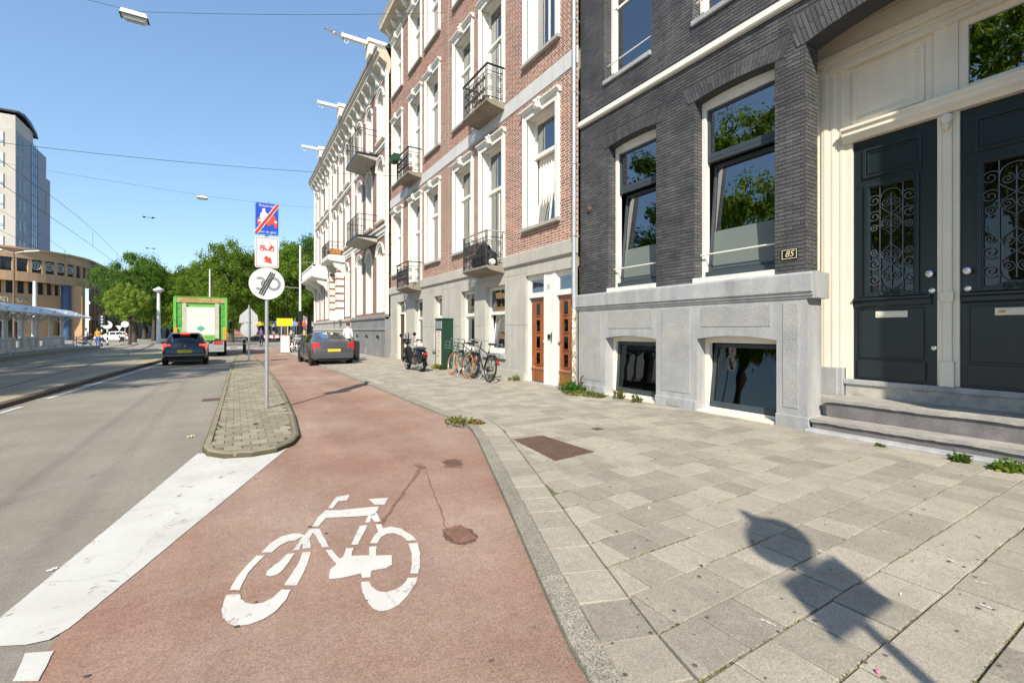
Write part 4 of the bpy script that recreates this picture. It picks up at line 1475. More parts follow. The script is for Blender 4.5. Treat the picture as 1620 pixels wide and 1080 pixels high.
def red_window(parent, yc, w_, za, zb, door=False, curt=None, tilt=False, half=.62):
    ya, yb = yc - w_ / 2, yc + w_ / 2
    X = RX
    # casing in front of the brick
    b = MB()
    cw = .17
    b.box(X - .05, X + .03, ya - cw, ya, za, zb)
    b.box(X - .05, X + .03, yb, yb + cw, za, zb)
    b.box(X - .05, X + .03, ya - cw, yb + cw, zb, zb + .16)
    for s_ in (ya, yb):
        b.box(X - .0, X + .36, s_ - .03 if s_ == ya else s_, s_ if s_ == ya else s_ + .03, za, zb)
    b.box(X, X + .36, ya, yb, zb, zb + .03)
    # outer bead
    b.box(X - .075, X - .045, ya - cw, ya - cw + .05, za, zb + .16)
    b.box(X - .075, X - .045, yb + cw - .05, yb + cw, za, zb + .16)
    w = b.build('window', WHITE, parent, bevel=.004)
    b = MB()
    b.prof_y([(X + .02, zb + .16), (X - .08, zb + .16), (X - .10, zb + .20), (X - .16, zb + .24), (X - .16, zb + .28), (X + .02, zb + .31)], ya - cw - .06, yb + cw + .06)
    b.build('cornice', WHITE, w, bevel=.004)
    # carved keystone
    b = MB()
    b.prof_x([(yc - .10, zb + .05), (yc + .10, zb + .05), (yc + .14, zb + .33), (yc - .14, zb + .33)], X - .17, X - .04)
    b.ball((X - .17, yc, zb + .24), .08, 8, 6, sc=(.7, 1, 1)); b.ball((X - .18, yc, zb + .13), .05, 8, 5)
    b.ball((X - .16, yc - .1, zb + .29), .05, 8, 5); b.ball((X - .16, yc + .1, zb + .29), .05, 8, 5)
    b.build('keystone', WHITE, w, bevel=.006)
    if not door:
        b = MB(); b.prof_y([(X + .1, za), (X - .12, za - .03), (X - .12, za - .12), (X + .02, za - .12)], ya - cw - .04, yb + cw + .04)
        b.build('sill', M_SILL, w, bevel=.006)
    # sashes
    XS = X + .26
    zt = za + (zb - za) * half
    b = MB(); frame_yz(b, XS, XS + .08, ya, yb, za, zb, .07); b.box(XS - .03, XS + .08, ya, yb, zt - .05, zt + .05)
    b.build('sash_frame', WHITE, w, bevel=.004)
    b = MB(); frame_yz(b, XS + .02, XS + .06, ya + .07, yb - .07, zt + .05, zb - .07, .045)
    b.build('upper_sash', WHITE, w)
    pane(XS + .04, ya + .115, yb - .115, zt + .09, zb - .11, w)
    if tilt:
        hgt = zt - za - .12
        rot = Matrix.Translation((XS + .04, 0, za + .07)) @ Matrix.Rotation(R(7), 4, 'Y')
        s_ = MB(); frame_yz(s_, -.02, .02, ya + .07, yb - .07, 0, hgt, .06); s_.box(-.02, .02, yc - .03, yc + .03, 0, hgt); s_.xf(rot).build('tilted_sash', WHITE, w)
        s_ = MB(); s_.box(-.003, .003, ya + .13, yb - .13, .06, hgt - .06); s_.xf(rot).build('pane', GLASS, w)
    else:
        b = MB(); frame_yz(b, XS + .02, XS + .06, ya + .07, yb - .07, za + .07, zt - .05, .06)
        b.box(XS + .02, XS + .06, yc - .03, yc + .03, za + .07, zt - .05)
        b.build('lower_sash', WHITE, w)
        pane(XS + .04, ya + .13, yb - .13, za + .13, zt - .11, w)
    if curt:
        curtain(XS + .13, ya + .05, yb - .05 if curt > 1 else yc + .05, za + .05, (zb if curt > 2 else zt) - .03, w, CURT if curt != 2 else CURTW, 8)
    return w

def red_house(y0, y1, cols, lab, kind):
    h = thing('red_brick_house', lab, 'house', (10, (y0 + y1) / 2, 0))
    W_ = 1.42
    wins = []
    for i, yc in enumerate(cols):
        dr = i == kind
        wins += [(yc, L2[0] if not dr else 3.62, L2[1], dr, 0), (yc, L3[0] if not dr else 8.82, L3[1], dr, 1), (yc, L4[0], L4[1], False, 2)]
    holes = [(yc - W_ / 2, yc + W_ / 2, za, zb) for yc, za, zb, *_ in wins]
    b = MB()
    wall_holes(b, RX, y0, y1, Z0R, 17.25, holes)
    for q in holes:
        pass
    b.box(RX + .4, 18, y0, y0 + .05, 0, 17.3); b.box(RX + .4, 18, y1 - .05, y1, 0, 17.3); b.box(17.9, 18, y0 + .05, y1 - .05, 0, 17.3)
    wl = b.build('wall', M_RMO, h)
    bh = [(yc - W_ / 2 - .17, yc + W_ / 2 + .17, za - (.12 if not d else 0), zb + .31) for yc, za, zb, d, _ in wins]
    bh += [(y0, y1, 8.28, 8.72)]
    rects = brick_rects(y0 + .003, y1 - .003, Z0R, 17.2, bh, .205, .050, .0215, True)
    lay_bricks(wl, rects, RX, M_RBR, .0045, .205, .050)
    b = MB(); b.box(RX - .03, RX + .01, y0 + .002, y1 - .002, 8.28, 8.72); b.build('stone_band', M_BAND, h)
    # rooms
    b = MB(); b.box(RX + 2.2, RX + 2.25, y0 + .05, y1 - .05, 0, 17.2)
    for z in (3.25, 8.15, 13.3):
        b.box(RX + .36, RX + 2.2, y0 + .05, y1 - .05, z, z + .25)
    b.build('inner_wall', ROOM, h)
    for k, (yc, za, zb, d, lv) in enumerate(wins):
        red_window(h, yc, W_, za, zb, d, curt=[2, 3, 1, 1, 3, 3, 2][(k * 3 + kind) % 7], tilt=(lv == 0 and abs(yc - cols[0]) < .1 and kind == 1 and y0 < 10), half=.66)
    for lv, zs in ((0, 3.60), (1, 8.80)):
        iron_balcony(h, cols[kind] - .86, cols[kind] + .86, zs, RX - .02, .62, 1.08, wood=(lv == 0 and y0 < 10))
    # cornice and gutter
    b = MB()
    b.prof_y([(RX + .1, 17.1), (RX - .05, 17.1), (RX - .05, 17.45), (RX - .12, 17.5), (RX - .12, 17.72), (RX - .40, 17.85), (RX - .62, 17.9), (RX - .62, 18.1), (RX - .70, 18.3), (RX + .3, 18.35)], y0, y1)
    b.build('cornice', mat('weathered_cornice', (.50, .45, .36), .6, .1, 1.5, streak=.1), h)
    n_ = 9
    for i in range(n_):
        yy = y0 + (y1 - y0) * (i + .5) / n_
        MB().prof_y([(RX - .12, 17.72), (RX - .12, 17.5), (RX - .25, 17.55), (RX - .42, 17.83)], yy - .09, yy + .09).build('cornice_bracket', WHITE2, h)
    b = MB(); b.prof_y([(RX - .6, 18.35), (RX + 3, 20.5), (RX + 8, 20.5), (RX + 10.6, 18.35)], y0, y1); b.build('roof', mat('grey_slate', (.1, .1, .11), .7, .2), h)
    return h
rh1 = red_house(8.90, 17.02, [10.53, 13.40, 15.65], 'red brick house with pale mortar next to the grey house, orange wooden doors', 1)
rh2 = red_house(17.03, 25.0, [18.74, 20.95, 23.75], 'red brick house adjoining the white arched terrace, green pots on its balcony', 1)

def stone_floor(h, y0, y1, holes):
    b = MB()
    wall_holes(b, RX - .02, y0, y1, 0, Z0R, holes)
    for q in holes:
        reveal(b, RX - .02, q, .34, bottom=False)
    o = b.build('stone_ground_floor', M_SAND, h)
    b = MB(); b.prof_y([(RX, 3.50), (RX - .05, 3.50), (RX - .09, 3.54), (RX - .09, 3.86), (RX - .06, 3.89), (RX, 3.90)], y0 + .002, y1 - .002)
    b.build('stone_cornice', M_SAND, o, bevel=.005)
    # base course in front of the wall, between the doorways
    low = sorted([q for q in holes if q[2] < .3])
    a = y0
    for q in low + [(y1, y1, 0, 0)]:
        if q[0] - a > .1:
            MB().box(RX - .06, RX - .021, a + .003, q[0] - .003, 0, .32).build('base_course', M_SAND, o, bevel=.006)
        a = q[1]
    # drawn joints as thin recess lines
    b = MB()
    return o
# right-hand house ground floor
RH = [(9.06, 11.30, .02, 3.16), (12.50, 13.85, .80, 3.02), (14.66, 15.80, .80, 3.02)]
sf = stone_floor(rh1, 8.90, 17.02, RH)
LH = [(17.65, 18.55, .80, 3.02), (19.95, 21.05, .80, 3.02), (22.30, 23.80, .02, 3.05)]
sf2 = stone_floor(rh2, 17.03, 25.0, LH)
M_JLINE = mat('stone_joint', (.22, .21, .19), .95, .1)
for o_, segs_ in ((sf, [(11.2, 12.5), (13.85, 14.66), (15.8, 17.0)]), (sf2, [(17.05, 17.65), (18.55, 19.95), (21.05, 22.3), (23.8, 24.98)])):
    b = MB()
    for a, c in segs_:
        for z in (1.72, 3.24):
            b.box(RX - .0225, RX - .019, a + .003, c - .003, z, z + .012)
    o = b.build('joint_line', M_JLINE, o_); o['kind'] = 'stuff'
def simple_window(parent, q, tilt=False, c=1):
    ya, yb, za, zb = q
    X = RX + .16
    b = MB(); frame_yz(b, X, X + .1, ya, yb, za, zb, .11)
    w = b.build('window', WHITE, parent, bevel=.004)
    zt = za + (zb - za) * .60
    b = MB(); b.box(X - .03, X + .1, ya + .11, yb - .11, zt - .05, zt + .06); b.build('transom', WHITE, w, bevel=.004)
    b = MB(); b.prof_y([(X + .05, za), (RX - .10, za - .03), (RX - .10, za - .15), (RX - .015, za - .15)], ya - .08, yb + .08); b.build('sill', M_STONE, w, bevel=.006)
    pane(X + .04, ya + .11, yb - .11, zt + .06, zb - .11, w)
    rot = Matrix.Translation((X + .05, 0, za + .11)) @ Matrix.Rotation(R(8 if tilt else 0), 4, 'Y')
    hg = zt - .05 - za - .11
    s_ = MB(); frame_yz(s_, -.02, .02, ya + .11, yb - .11, 0, hg, .06); s_.xf(rot).build('lower_sash', WHITE, w)
    s_ = MB(); s_.box(-.003, .003, ya + .17, yb - .17, .06, hg - .06); s_.xf(rot).build('pane', GLASS, w)
    curtain(X + .20, ya + .1, ya + (yb - ya) * (.9 if c else .5), za + .1, zt, w, CURT, 7)
simple_window(sf, RH[1], True, 1); simple_window(sf, RH[2], False, 1)
simple_window(sf2, LH[0]); simple_window(sf2, LH[1])
# pair of wooden doors
b = MB()
DX = RX + .09
b.box(DX - .02, DX + .1, 11.20, 11.30, .02, 3.16); b.box(DX - .02, DX + .1, 9.06, 9.20, .02, 3.16)
b.box(DX - .06, DX + .1, 9.86, 10.44, .02, 3.16)
b.box(DX - .09, DX - .05, 9.92, 9.98, .02, 3.1); b.box(DX - .09, DX - .05, 10.32, 10.38, .02, 3.1)
for a, c in ((9.20, 9.86), (10.44, 11.20)):
    b.box(DX - .05, DX + .1, a, c, 2.50, 2.60); b.box(DX - .02, DX + .1, a, c, 3.06, 3.16)
dfr = b.build('door_frame', WHITE, rh1, bevel=.005)
for a, c in ((9.20, 9.86), (10.44, 11.20)):
    b = MB(); frame_yz(b, DX + .01, DX + .06, a, c, 2.60, 3.06, .05); b.build('transom_light', WHITE, dfr)
    pane(DX + .03, a + .05, c - .05, 2.65, 3.01, dfr)
    b = MB()
    b.box(DX + .04, DX + .09, a + .01, c - .01, .06, 2.5)
    d = b.build('wooden_door', M_WOOD, rh1, bevel=.004)
    m = MB()
    for k_, (za, zb) in enumerate(((.55, .95), (1.02, 1.42), (1.49, 1.89), (1.96, 2.36))):
        frame_yz(m, DX + .015, DX + .04, (a + c) / 2 - .12, (a + c) / 2 + .12, za, zb, .03)
    frame_yz(m, DX + .02, DX + .04, a + .1, (a + c) / 2 - .15, .6, 2.35, .03); frame_yz(m, DX + .02, DX + .04, (a + c) / 2 + .15, c - .1, .6, 2.35, .03)
    m.box(DX + .01, DX + .04, a + .06, c - .06, .1, .42)
    m.prof_y([(DX + .04, .40), (DX - .0, .42), (DX - .02, .46), (DX + .04, .52)], a + .05, c - .05)
    m.build('door_panel', M_WOOD, d, bevel=.006)
    for za, zb in ((.6, .9), (1.07, 1.37), (1.54, 1.84), (2.01, 2.31)):
        MB().box(DX + .02, DX + .03, (a + c) / 2 - .09, (a + c) / 2 + .09, za, zb).build('door_light', CARGL, d)
    MB().lathe([(.02, 0), (.02, -.04), (.035, -.05), (.03, -.07), (.001, -.075)], (DX + .03, (c - .06) if a < 9.7 else (a + .06), 1.25), 10, 'x').build('knob', M_KNOB, d, smooth=True)
MB().box(DX - .10, DX - .08, 10.09, 10.21, 1.33, 1.45).build('bell_panel', BLACKM, dfr)
MB().box(DX - .10, DX - .085, 10.02, 10.05, 1.25, 1.5).build('letter_rod', BLACKM, dfr)
t = text_mb('81', .16, .002); t.xf(Matrix.Translation((DX - .095, 10.15, 2.78)) @ Matrix(((0, 0, -1, 0), (-1, 0, 0, 0), (0, 1, 0, 0), (0, 0, 0, 1))))
t.build('house_number', mat('grey_digit', (.3, .29, .26), .6, 0), dfr)
MB().box(RX - .12, DX + .1, 9.06, 11.3, 0, .075).build('door_step', M_STONE, rh1, bevel=.01)
# left-hand house doorway
b = MB(); ya, yb = 22.30, 23.80
b.box(DX - .03, DX + .1, ya, ya + .5, .02, 3.05); b.box(DX - .03, DX + .1, yb - .18, yb, .02, 3.05); b.box(DX - .03, DX + .1, ya + .5, yb - .18, 2.4, 2.5)
b.box(DX - .06, DX - .02, ya + .1, ya + .16, .02, 3.05); b.box(DX - .06, DX - .02, ya + .36, ya + .42, .02, 3.05)
dfr2 = b.build('door_frame', WHITE2, rh2, bevel=.005)
MB().box(DX + .03, DX + .08, ya + .5, yb - .18, .03, 2.4).build('wooden_door', mat('dark_brown_door', (.06, .04, .03), .5, .2), rh2, bevel=.004)
pane(DX + .04, ya + .5, yb - .18, 2.5, 3.0, dfr2)

# things on the balconies
M_POT = mat('dark_green_pot', (.02, .07, .03), .6, .1)
for yy in (21.35, 21.75):
    p_ = thing('hanging_planter', 'dark green box planter hooked on the upper balcony rail, ' + ('nearer the rail middle' if yy < 21.5 else 'towards the white terrace'), 'planter', (RX - .82, yy, 9.65), 'planters on the balcony rail')
    b = MB(); b.hexa([(RX - .95, yy - .14, 9.62), (RX - .69, yy - .14, 9.62), (RX - .69, yy + .14, 9.62), (RX - .95, yy + .14, 9.62)], [(RX - .99, yy - .18, 9.92), (RX - .65, yy - .18, 9.92), (RX - .65, yy + .18, 9.92), (RX - .99, yy + .18, 9.92)])
    b.build('box', M_POT, p_)
M_TERRA = mat('terracotta', (.36, .14, .07), .8, .1)
for k_, (yy, zz) in enumerate(((20.25, 8.82), (12.9, 8.82), (13.2, 8.82))):
    b = MB(); b.lathe([(.07, 0), (.11, .18), (.12, .2), (.12, .22), (.1, .22), (.09, .19)], (RX - .5, yy, zz), 12)
    tag(b.build('flower_pot', M_TERRA, smooth=True, auto=40), ['terracotta flower pot on the balcony with the green planters', 'terracotta pot on the near upper red house balcony, closer to the grey house', 'terracotta pot in the middle of the near upper red house balcony'][k_], 'flower pot')
b = MB()
b.ball((RX - .36, 13.25, 4.0), .36, 14, 8, sc=(.75, 1, 1.1)); b.ball((RX - .38, 12.85, 3.85), .27, 12, 8, sc=(.8, 1, 1)); b.ball((RX - .36, 13.7, 3.88), .28, 12, 8, sc=(.8, 1, 1))
for i in range(len(b.v)):
    v = b.v[i]; n_ = .03 * math.sin(v[1] * 23 + v[2] * 17) + .02 * math.sin(v[1] * 51 - v[2] * 43)
    b.v[i] = (v[0] + n_, v[1] + n_, v[2] + n_)
tag(b.build('dark_bundle', mat('black_bag', (.02, .022, .026), .35, .2), smooth=True), 'heap of black bags piled on the low balcony of the near red house', 'bags')
b = MB(); b.ball((RX - .42, 12.62, 3.72), .12, 10, 6, sc=(1, 1, .9))
tag(b.build('pale_bundle', CURTW, smooth=True), 'small pale bundle beside the black bags on the balcony', 'bundle')
# ================================================================== WHITE ARCHED TERRACE
def brick_tex(name, c1, c2, mo, sx=1.0):
    """far brickwork: bricks too small to pick apart"""
    if name in MATS: return MATS[name]
    m_ = bpy.data.materials.new(name)
    m_.use_nodes = True
    N, L = m_.node_tree.nodes, m_.node_tree.links
    p = N['Principled BSDF']
    p.inputs['Roughness'].default_value = .85
    g = N.new('ShaderNodeNewGeometry')
    sp = N.new('ShaderNodeSeparateXYZ'); L.new(g.outputs['Position'], sp.inputs[0])
    ad = N.new('ShaderNodeMath'); ad.operation = 'ADD'; L.new(sp.outputs['X'], ad.inputs[0]); L.new(sp.outputs['Y'], ad.inputs[1])
    cb = N.new('ShaderNodeCombineXYZ'); L.new(ad.outputs[0], cb.inputs['X']); L.new(sp.outputs['Z'], cb.inputs['Y'])
    t = N.new('ShaderNodeTexBrick')
    t.inputs['Color1'].default_value = (*c1, 1); t.inputs['Color2'].default_value = (*c2, 1); t.inputs['Mortar'].default_value = (*mo, 1)
    t.inputs['Scale'].default_value = 1
    t.inputs['Mortar Size'].default_value = .008
    t.inputs['Brick Width'].default_value = .22 * sx
    t.inputs['Row Height'].default_value = .065
    L.new(cb.outputs[0], t.inputs['Vector'])
    nz = N.new('ShaderNodeTexNoise'); nz.inputs['Scale'].default_value = .8; nz.inputs['Detail'].default_value = 5
    L.new(g.outputs['Position'], nz.inputs['Vector'])
    mr = N.new('ShaderNodeMapRange'); mr.inputs['To Min'].default_value = .75; mr.inputs['To Max'].default_value = 1.25
    L.new(nz.outputs['Fac'], mr.inputs['Value'])
    vm = N.new('ShaderNodeVectorMath'); vm.operation = 'SCALE'
    L.new(t.outputs['Color'], vm.inputs[0]); L.new(mr.outputs[0], vm.inputs['Scale'])
    L.new(vm.outputs[0], p.inputs['Base Color'])
    MATS[name] = m_
    return m_
M_WBR = brick_tex('terrace_brick', (.26, .125, .09), (.20, .10, .075), (.30, .24, .20))
M_DPL = mat('dark_plinth_stone', (.20, .20, .205), .8, .15, 1.2, fine=.12, fscale=40, streak=.15)
M_LPL = mat('light_plinth_stone', (.38, .365, .33), .85, .12, 1.2, fine=.12, fscale=40, streak=.12)
M_ROOFZ = mat('zinc_gutter', (.26, .25, .235), .6, .12, 2)
WX = 7.24
def arch_ring(b, X0, X1, ya, yb, zs, rise, w_, n_=12):
    """half ring over an opening, swept between X0 and X1"""
    P_in, P_out = [], []
    yc = (ya + yb) / 2
    for i in range(n_ + 1):
        y = ya + (yb - ya) * i / n_
        z = arc_z(y, ya, yb, zs, rise)
        t = (y - yc) / ((yb - ya) / 2)
        P_in.append((y, z))
        y2 = yc + t * ((yb - ya) / 2 + w_)
        P_out.append((y2, arc_z(y2, ya - w_, yb + w_, zs, rise + w_)))
    for i in range(n_):
        a, c, d, e = P_in[i], P_in[i + 1], P_out[i + 1], P_out[i]
        b.quad((X0, *a), (X0, *c), (X0, *d), (X0, *e))
        b.quad((X0, *a), (X1, *a), (X1, *c), (X0, *c))
        b.quad((X0, *e), (X1, *e), (X1, *d), (X0, *d))
def arched_window(parent, yc, w_, za, zb, rise=.42, sill=True, c=0):
    ya, yb = yc - w_ / 2, yc + w_ / 2
    zs = zb - rise
    X = WX
    b = MB()
    cw = .18
    for s0, s1 in ((ya - cw, ya), (yb, yb + cw)):
        b.box(X - .045, X + .02, s0, s1, za, zs)
    for s0 in (ya, yb):
        b.box(X + .02, X + .42, s0 - .012 if s0 == ya else s0, s0 if s0 == ya else s0 + .012, za, zs)
    arch_ring(b, X - .045, X + .42, ya, yb, zs, rise, cw)
    w = b.build('window', WHITE, parent)
    b = MB(); arch_ring(b, X - .11, X - .02, ya - cw + .03, yb + cw - .03, zs, rise + cw - .03, .10)
    b.box(X - .11, X - .02, ya - cw - .07, ya - cw + .05, zs - .12, zs); b.box(X - .11, X - .02, yb + cw - .05, yb + cw + .07, zs - .12, zs)
    b.build('hood_mould', WHITE, w)
    if sill:
        MB().prof_y([(X + .1, za), (X - .14, za - .03), (X - .14, za - .14), (X + .02, za - .2)], ya - cw - .05, yb + cw + .05).build('sill', WHITE2, w)
    XS = X + .30
    b = MB()
    frame_yz(b, XS, XS + .07, ya, yb, za, zs + .02, .08)
    b.box(XS - .03, XS + .07, ya + .08, yb - .08, za + (zs - za) * .62, za + (zs - za) * .62 + .09)
    arch_ring(b, XS, XS + .07, ya + .08, yb - .08, zs, rise - .08, .08)
    b.build('sash_frame', WHITE, w)
    pane(XS + .04, ya + .08, yb - .08, za + .08, zs, w)
    gb = MB(); pts = [(ya + .08 + (yb - ya - .16) * i / 12, arc_z(ya + .08 + (yb - ya - .16) * i / 12, ya + .08, yb - .08, zs, rise - .08)) for i in range(13)]
    gb.prof_x([(pts[0][0], zs + .02)] + pts[1:-1] + [(pts[-1][0], zs + .02)], XS + .04, XS + .046)
    gb.build('arch_pane', GLASS, w)
    if c:
        curtain(XS + .25, ya + .05, yb - .05, za + .05, zs - (.2 if c == 1 else 1.4), w, CURT if c == 1 else CURTW, 6)
def terrace_house(y0, y1, bays, lab, dark):
    h = thing('terrace_house', lab, 'house', (10, (y0 + y1) / 2, 0))
    lev = ((2.62, 6.45), (8.0, 11.45), (12.65, 15.40))
    hs = [(c - w_ / 2, c + w_ / 2, za, zb) for c, w_ in bays for za, zb in lev]
    b = MB()
    wall_holes(b, WX, y0, y1, 2.3, 16.2, hs)
    for q in hs:
        arch_fill(b, WX, q[0], q[1], q[3] - .42, .42, .02, 12)
    b.box(WX + .5, 18, y0, y0 + .05, 0, 16.2); b.box(WX + .02, 18, y1 - .05, y1, 0, 16.2); b.box(17.9, 18, y0 + .05, y1 - .05, 0, 16.2)
    b.build('wall', M_WBR, h)
    b = MB(); b.box(WX + 2, WX + 2.05, y0 + .05, y1 - .05, 0, 16)
    for z in (2.2, 7.3, 12.0): b.box(WX + .44, WX + 2, y0 + .05, y1 - .05, z, z + .2)
    b.build('inner_wall', ROOM, h)
    # plinth with basement arches
    bh = [(c - .38, c + .38, .10, 1.32) for c, w_ in bays]
    b = MB()
    wall_holes(b, WX - .19, y0, y1, 0, 2.32, bh)
    for q in bh:
        reveal(b, WX - .19, (q[0], q[1], q[2], q[3] - .2), .45, top=False); arch_fill(b, WX - .19, q[0], q[1], q[3] - .2, .2, .45, 8)
    b.quad((WX - .19, y0, 0), (WX + .1, y0, 0), (WX + .1, y0, 2.32), (WX - .19, y0, 2.32))
    b.quad((WX - .19, y1, 0), (WX + .1, y1, 0), (WX + .1, y1, 2.32), (WX - .19, y1, 2.32))
    pm = M_DPL if dark else M_LPL
    p_ = b.build('plinth', pm, h)
    b = MB(); b.prof_y([(WX - .19, 2.20), (WX - .27, 2.24), (WX - .27, 2.36), (WX + .02, 2.46), (WX + .02, 2.2)], y0, y1); b.prof_y([(WX - .19, 1.55), (WX - .24, 1.58), (WX - .24, 1.66), (WX - .19, 1.70)], y0, y1)
    b.build('plinth_moulding', pm, p_)
    for q in bh:
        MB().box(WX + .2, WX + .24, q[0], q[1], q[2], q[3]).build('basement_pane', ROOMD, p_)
    for a, c in zip([y0] + [q[1] for q in bh], [q[0] for q in bh] + [y1]):
        if c - a > .3:
            MB().box(WX - .23, WX - .192, a + .01, c - .01, 0, .78).build('base_block', pm, p_, bevel=.01)
    k = 0
    for c, w_ in bays:
        for i, (za, zb) in enumerate(lev):
            arched_window(h, c, w_, za, zb, c=(0, 1, 2, 0, 1)[(k * 2 + i) % 5], sill=i > 0)
            k += 1
    # white piers below and between the tall ground floor windows, string courses
    b = MB()
    edges = [y0 + .55] + [e for c, w_ in bays for e in (c - w_ / 2 - .24, c + w_ / 2 + .24)] + [y1 - .35]
    for a, c in zip(edges[::2], edges[1::2]):
        pass
    for z0_, z1_, d in ((6.95, 7.10, .06), (7.10, 7.34, .12), (7.34, 7.46, .2), (11.95, 12.05, .05), (12.05, 12.2, .11)):
        b.box(WX - d, WX + .02, y0 + .003, y1 - .003, z0_, z1_)
    b.build('string_course', WHITE, h)
    # corner pilasters with quoin joints
    for a in (y0 + .01, y1 - .30):
        b = MB()
        z = 2.46
        while z < 15.9:
            b.box(WX - .13, WX + .02, a, a + .29, z + .012, min(z + .46, 15.95))
            b.box(WX - .12, WX + .02, a + .004, a + .286, z, z + .012)
            z += .46
        b.build('pilaster', WHITE, h)
    b = MB()
    b.prof_y([(WX + .05, 15.75), (WX - .05, 15.75), (WX - .05, 15.88), (WX - .09, 15.9), (WX - .09, 16.3), (WX - .16, 16.34), (WX - .5, 16.55), (WX - .5, 16.72), (WX - .62, 16.85), (WX - .62, 16.98), (WX + .3, 17.02)], y0, y1)
    b.build('cornice', mat('weathered_cornice', (.50, .45, .36), .6, .1, 1.5, streak=.1), h)
    MB().prof_y([(WX - .62, 16.98), (WX - .68, 17.0), (WX - .68, 17.22), (WX - .2, 17.22), (WX + .3, 17.03)], y0, y1).build('gutter', M_ROOFZ, h)
    n_ = 7
    for i in range(n_):
        yy = y0 + (y1 - y0) * (i + .5) / n_
        b = MB(); b.prof_y([(WX - .09, 16.3), (WX - .09, 15.8), (WX - .2, 15.9), (WX - .26, 16.2), (WX - .46, 16.42), (WX - .48, 16.55), (WX - .16, 16.36)], yy - .11, yy + .11)
        b.build('cornice_bracket', WHITE, h)
    b = MB(); b.prof_y([(WX - .2, 17.2), (WX + 2.2, 19.6), (WX + 8, 19.6), (WX + 10.7, 16.2), (WX + .3, 16.2)], y0, y1); b.build('roof', mat('grey_slate', (.1, .1, .11), .7, .2), h)
    # hoist beam in its dormer
    hy = y0 + 1.2
    b = MB(); b.box(WX - .85, WX + .9, hy - .42, hy + .42, 17.0, 17.65); b.prof_x([(hy - .5, 17.65), (hy + .5, 17.65), (hy + .3, 17.95), (hy, 18.05), (hy - .3, 17.95)], WX - .9, WX + .9)
    hd = b.build('hoist_dormer', WHITE2, h, bevel=.01)
    b = MB(); b.box(WX - 2.2, WX - .5, hy - .11, hy + .11, 17.66, 17.86); b.box(WX - 2.25, WX - 2.2, hy - .12, hy + .12, 17.64, 17.88)
    b.build('hoist_beam', WHITE, hd)
    b = MB(); b.torus((WX - 2.0, hy, 17.5), .10, .02, 14, 5, 'y'); b.tube([(WX - 2.0, hy, 17.6), (WX - 2.0, hy, 17.66)], .02, 5); b.build('hook', WHITE, hd)
    return h
th1 = terrace_house(25.02, 33.55, [(26.6, 1.22), (29.2, 1.22), (31.75, 1.22)], 'white arched terrace house with dark plinth and two iron balconies beside the red house', True)
th2 = terrace_house(33.57, 42.55, [(35.75, 1.22), (38.2, 1.22), (40.7, 1.22)], 'white arched terrace house with a bracketed balcony over its striped porch', False)
th3 = terrace_house(42.57, 52.0, [(44.7, 1.25), (47.4, 1.25), (50.0, 1.25)], 'end house of the white arched terrace with a white balustrade', False)
def bar_balcony(h, y0, y1, zs, depth, tall, m_slab, boxed=False):
    X = WX - .05
    b = MB(); b.prof_y([(X, zs), (X - depth, zs), (X - depth, zs - .16), (X, zs - .34)], y0, y1)
    bal = b.build('balcony', m_slab, h, bevel=.01)
    b = MB(); xf_ = X - depth + .05
    b.box(X - depth - .015, X, y0 - .012, y1 + .012, zs - .12, zs + .03)
    b.build('slab_edge', BLACKM if not boxed else WHITE, bal)
    b = MB()
    for z in (tall, tall - .32, .12):
        b.tube([(X, y0 + .05, zs + z), (xf_, y0 + .05, zs + z), (xf_, y1 - .05, zs + z), (X, y1 - .05, zs + z)], .02 if z == tall else .014, 5)
    b.build('handrail', BLACKM, bal)
    b = MB()
    n_ = int((y1 - y0) / .13)
    for i in range(n_ + 1):
        y = y0 + .05 + (y1 - y0 - .1) * i / n_
        b.tube([(xf_, y, zs), (xf_, y, zs + tall)], .016 if i in (0, n_, n_ // 2) else .008, 4)
    n_ = int(depth / .22)
    for i in range(1, n_):
        for y in (y0 + .05, y1 - .05):
            b.tube([(X - depth * i / n_, y, zs), (X - depth * i / n_, y, zs + tall)], .008, 4)
    o = b.build('balusters', BLACKM, bal); o['kind'] = 'stuff'
    return bal
bar_balcony(th1, 27.1, 30.3, 7.10, 1.15, 1.25, M_LPL)
bar_balcony(th1, 27.1, 30.3, 11.90, 1.15, 1.45, M_LPL)
bal2 = bar_balcony(th2, 36.4, 39.8, 7.25, 1.2, 1.05, WHITE, True)
b = MB()
X = WX - .05
b.prof_y([(X, 7.22), (X - 1.25, 7.22), (X - 1.25, 6.95), (X - 1.1, 6.85), (X, 6.75)], 36.3, 39.9)
for y in (36.6, 39.4):
    b.prof_y([(X, 6.80), (X - .9, 6.8), (X - .75, 6.4), (X - .3, 6.1), (X, 5.7)], y - .15, y + .15)
b.build('balcony_bracket', WHITE, th2)
b = MB(); b.box(X - 1.0, X - .3, 36.55, 38.0, 7.3, 7.75)
tag(b.build('wooden_planter', mat('orange_wood', (.42, .17, .05), .6, .2, 3)), 'orange wooden planter box on the bracketed white balcony', 'planter')
for k_, yy in enumerate((36.55, 37.0, 39.35)):
    b = MB()
    for i in range(11):
        b.box(X - .6, X - .05, yy, yy + .16, 3.2 + i * .28, 3.2 + i * .28 + .14, i % 2)
    b.box(X - .6, X - .05, yy + .01, yy + .15, 2.4, 6.2, 1)
    b.build('striped_porch_pier', [mat('red_stripe', (.24, .085, .055), .8, .1), WHITE], th2)
b = MB(); b.prof_y([(X, 6.7), (X - 1.3, 6.7), (X - 1.3, 6.45), (X - 1.1, 6.35), (X, 6.2)], 44.0, 51.9)
bal3 = b.build('balcony', WHITE, th3)
b = MB()
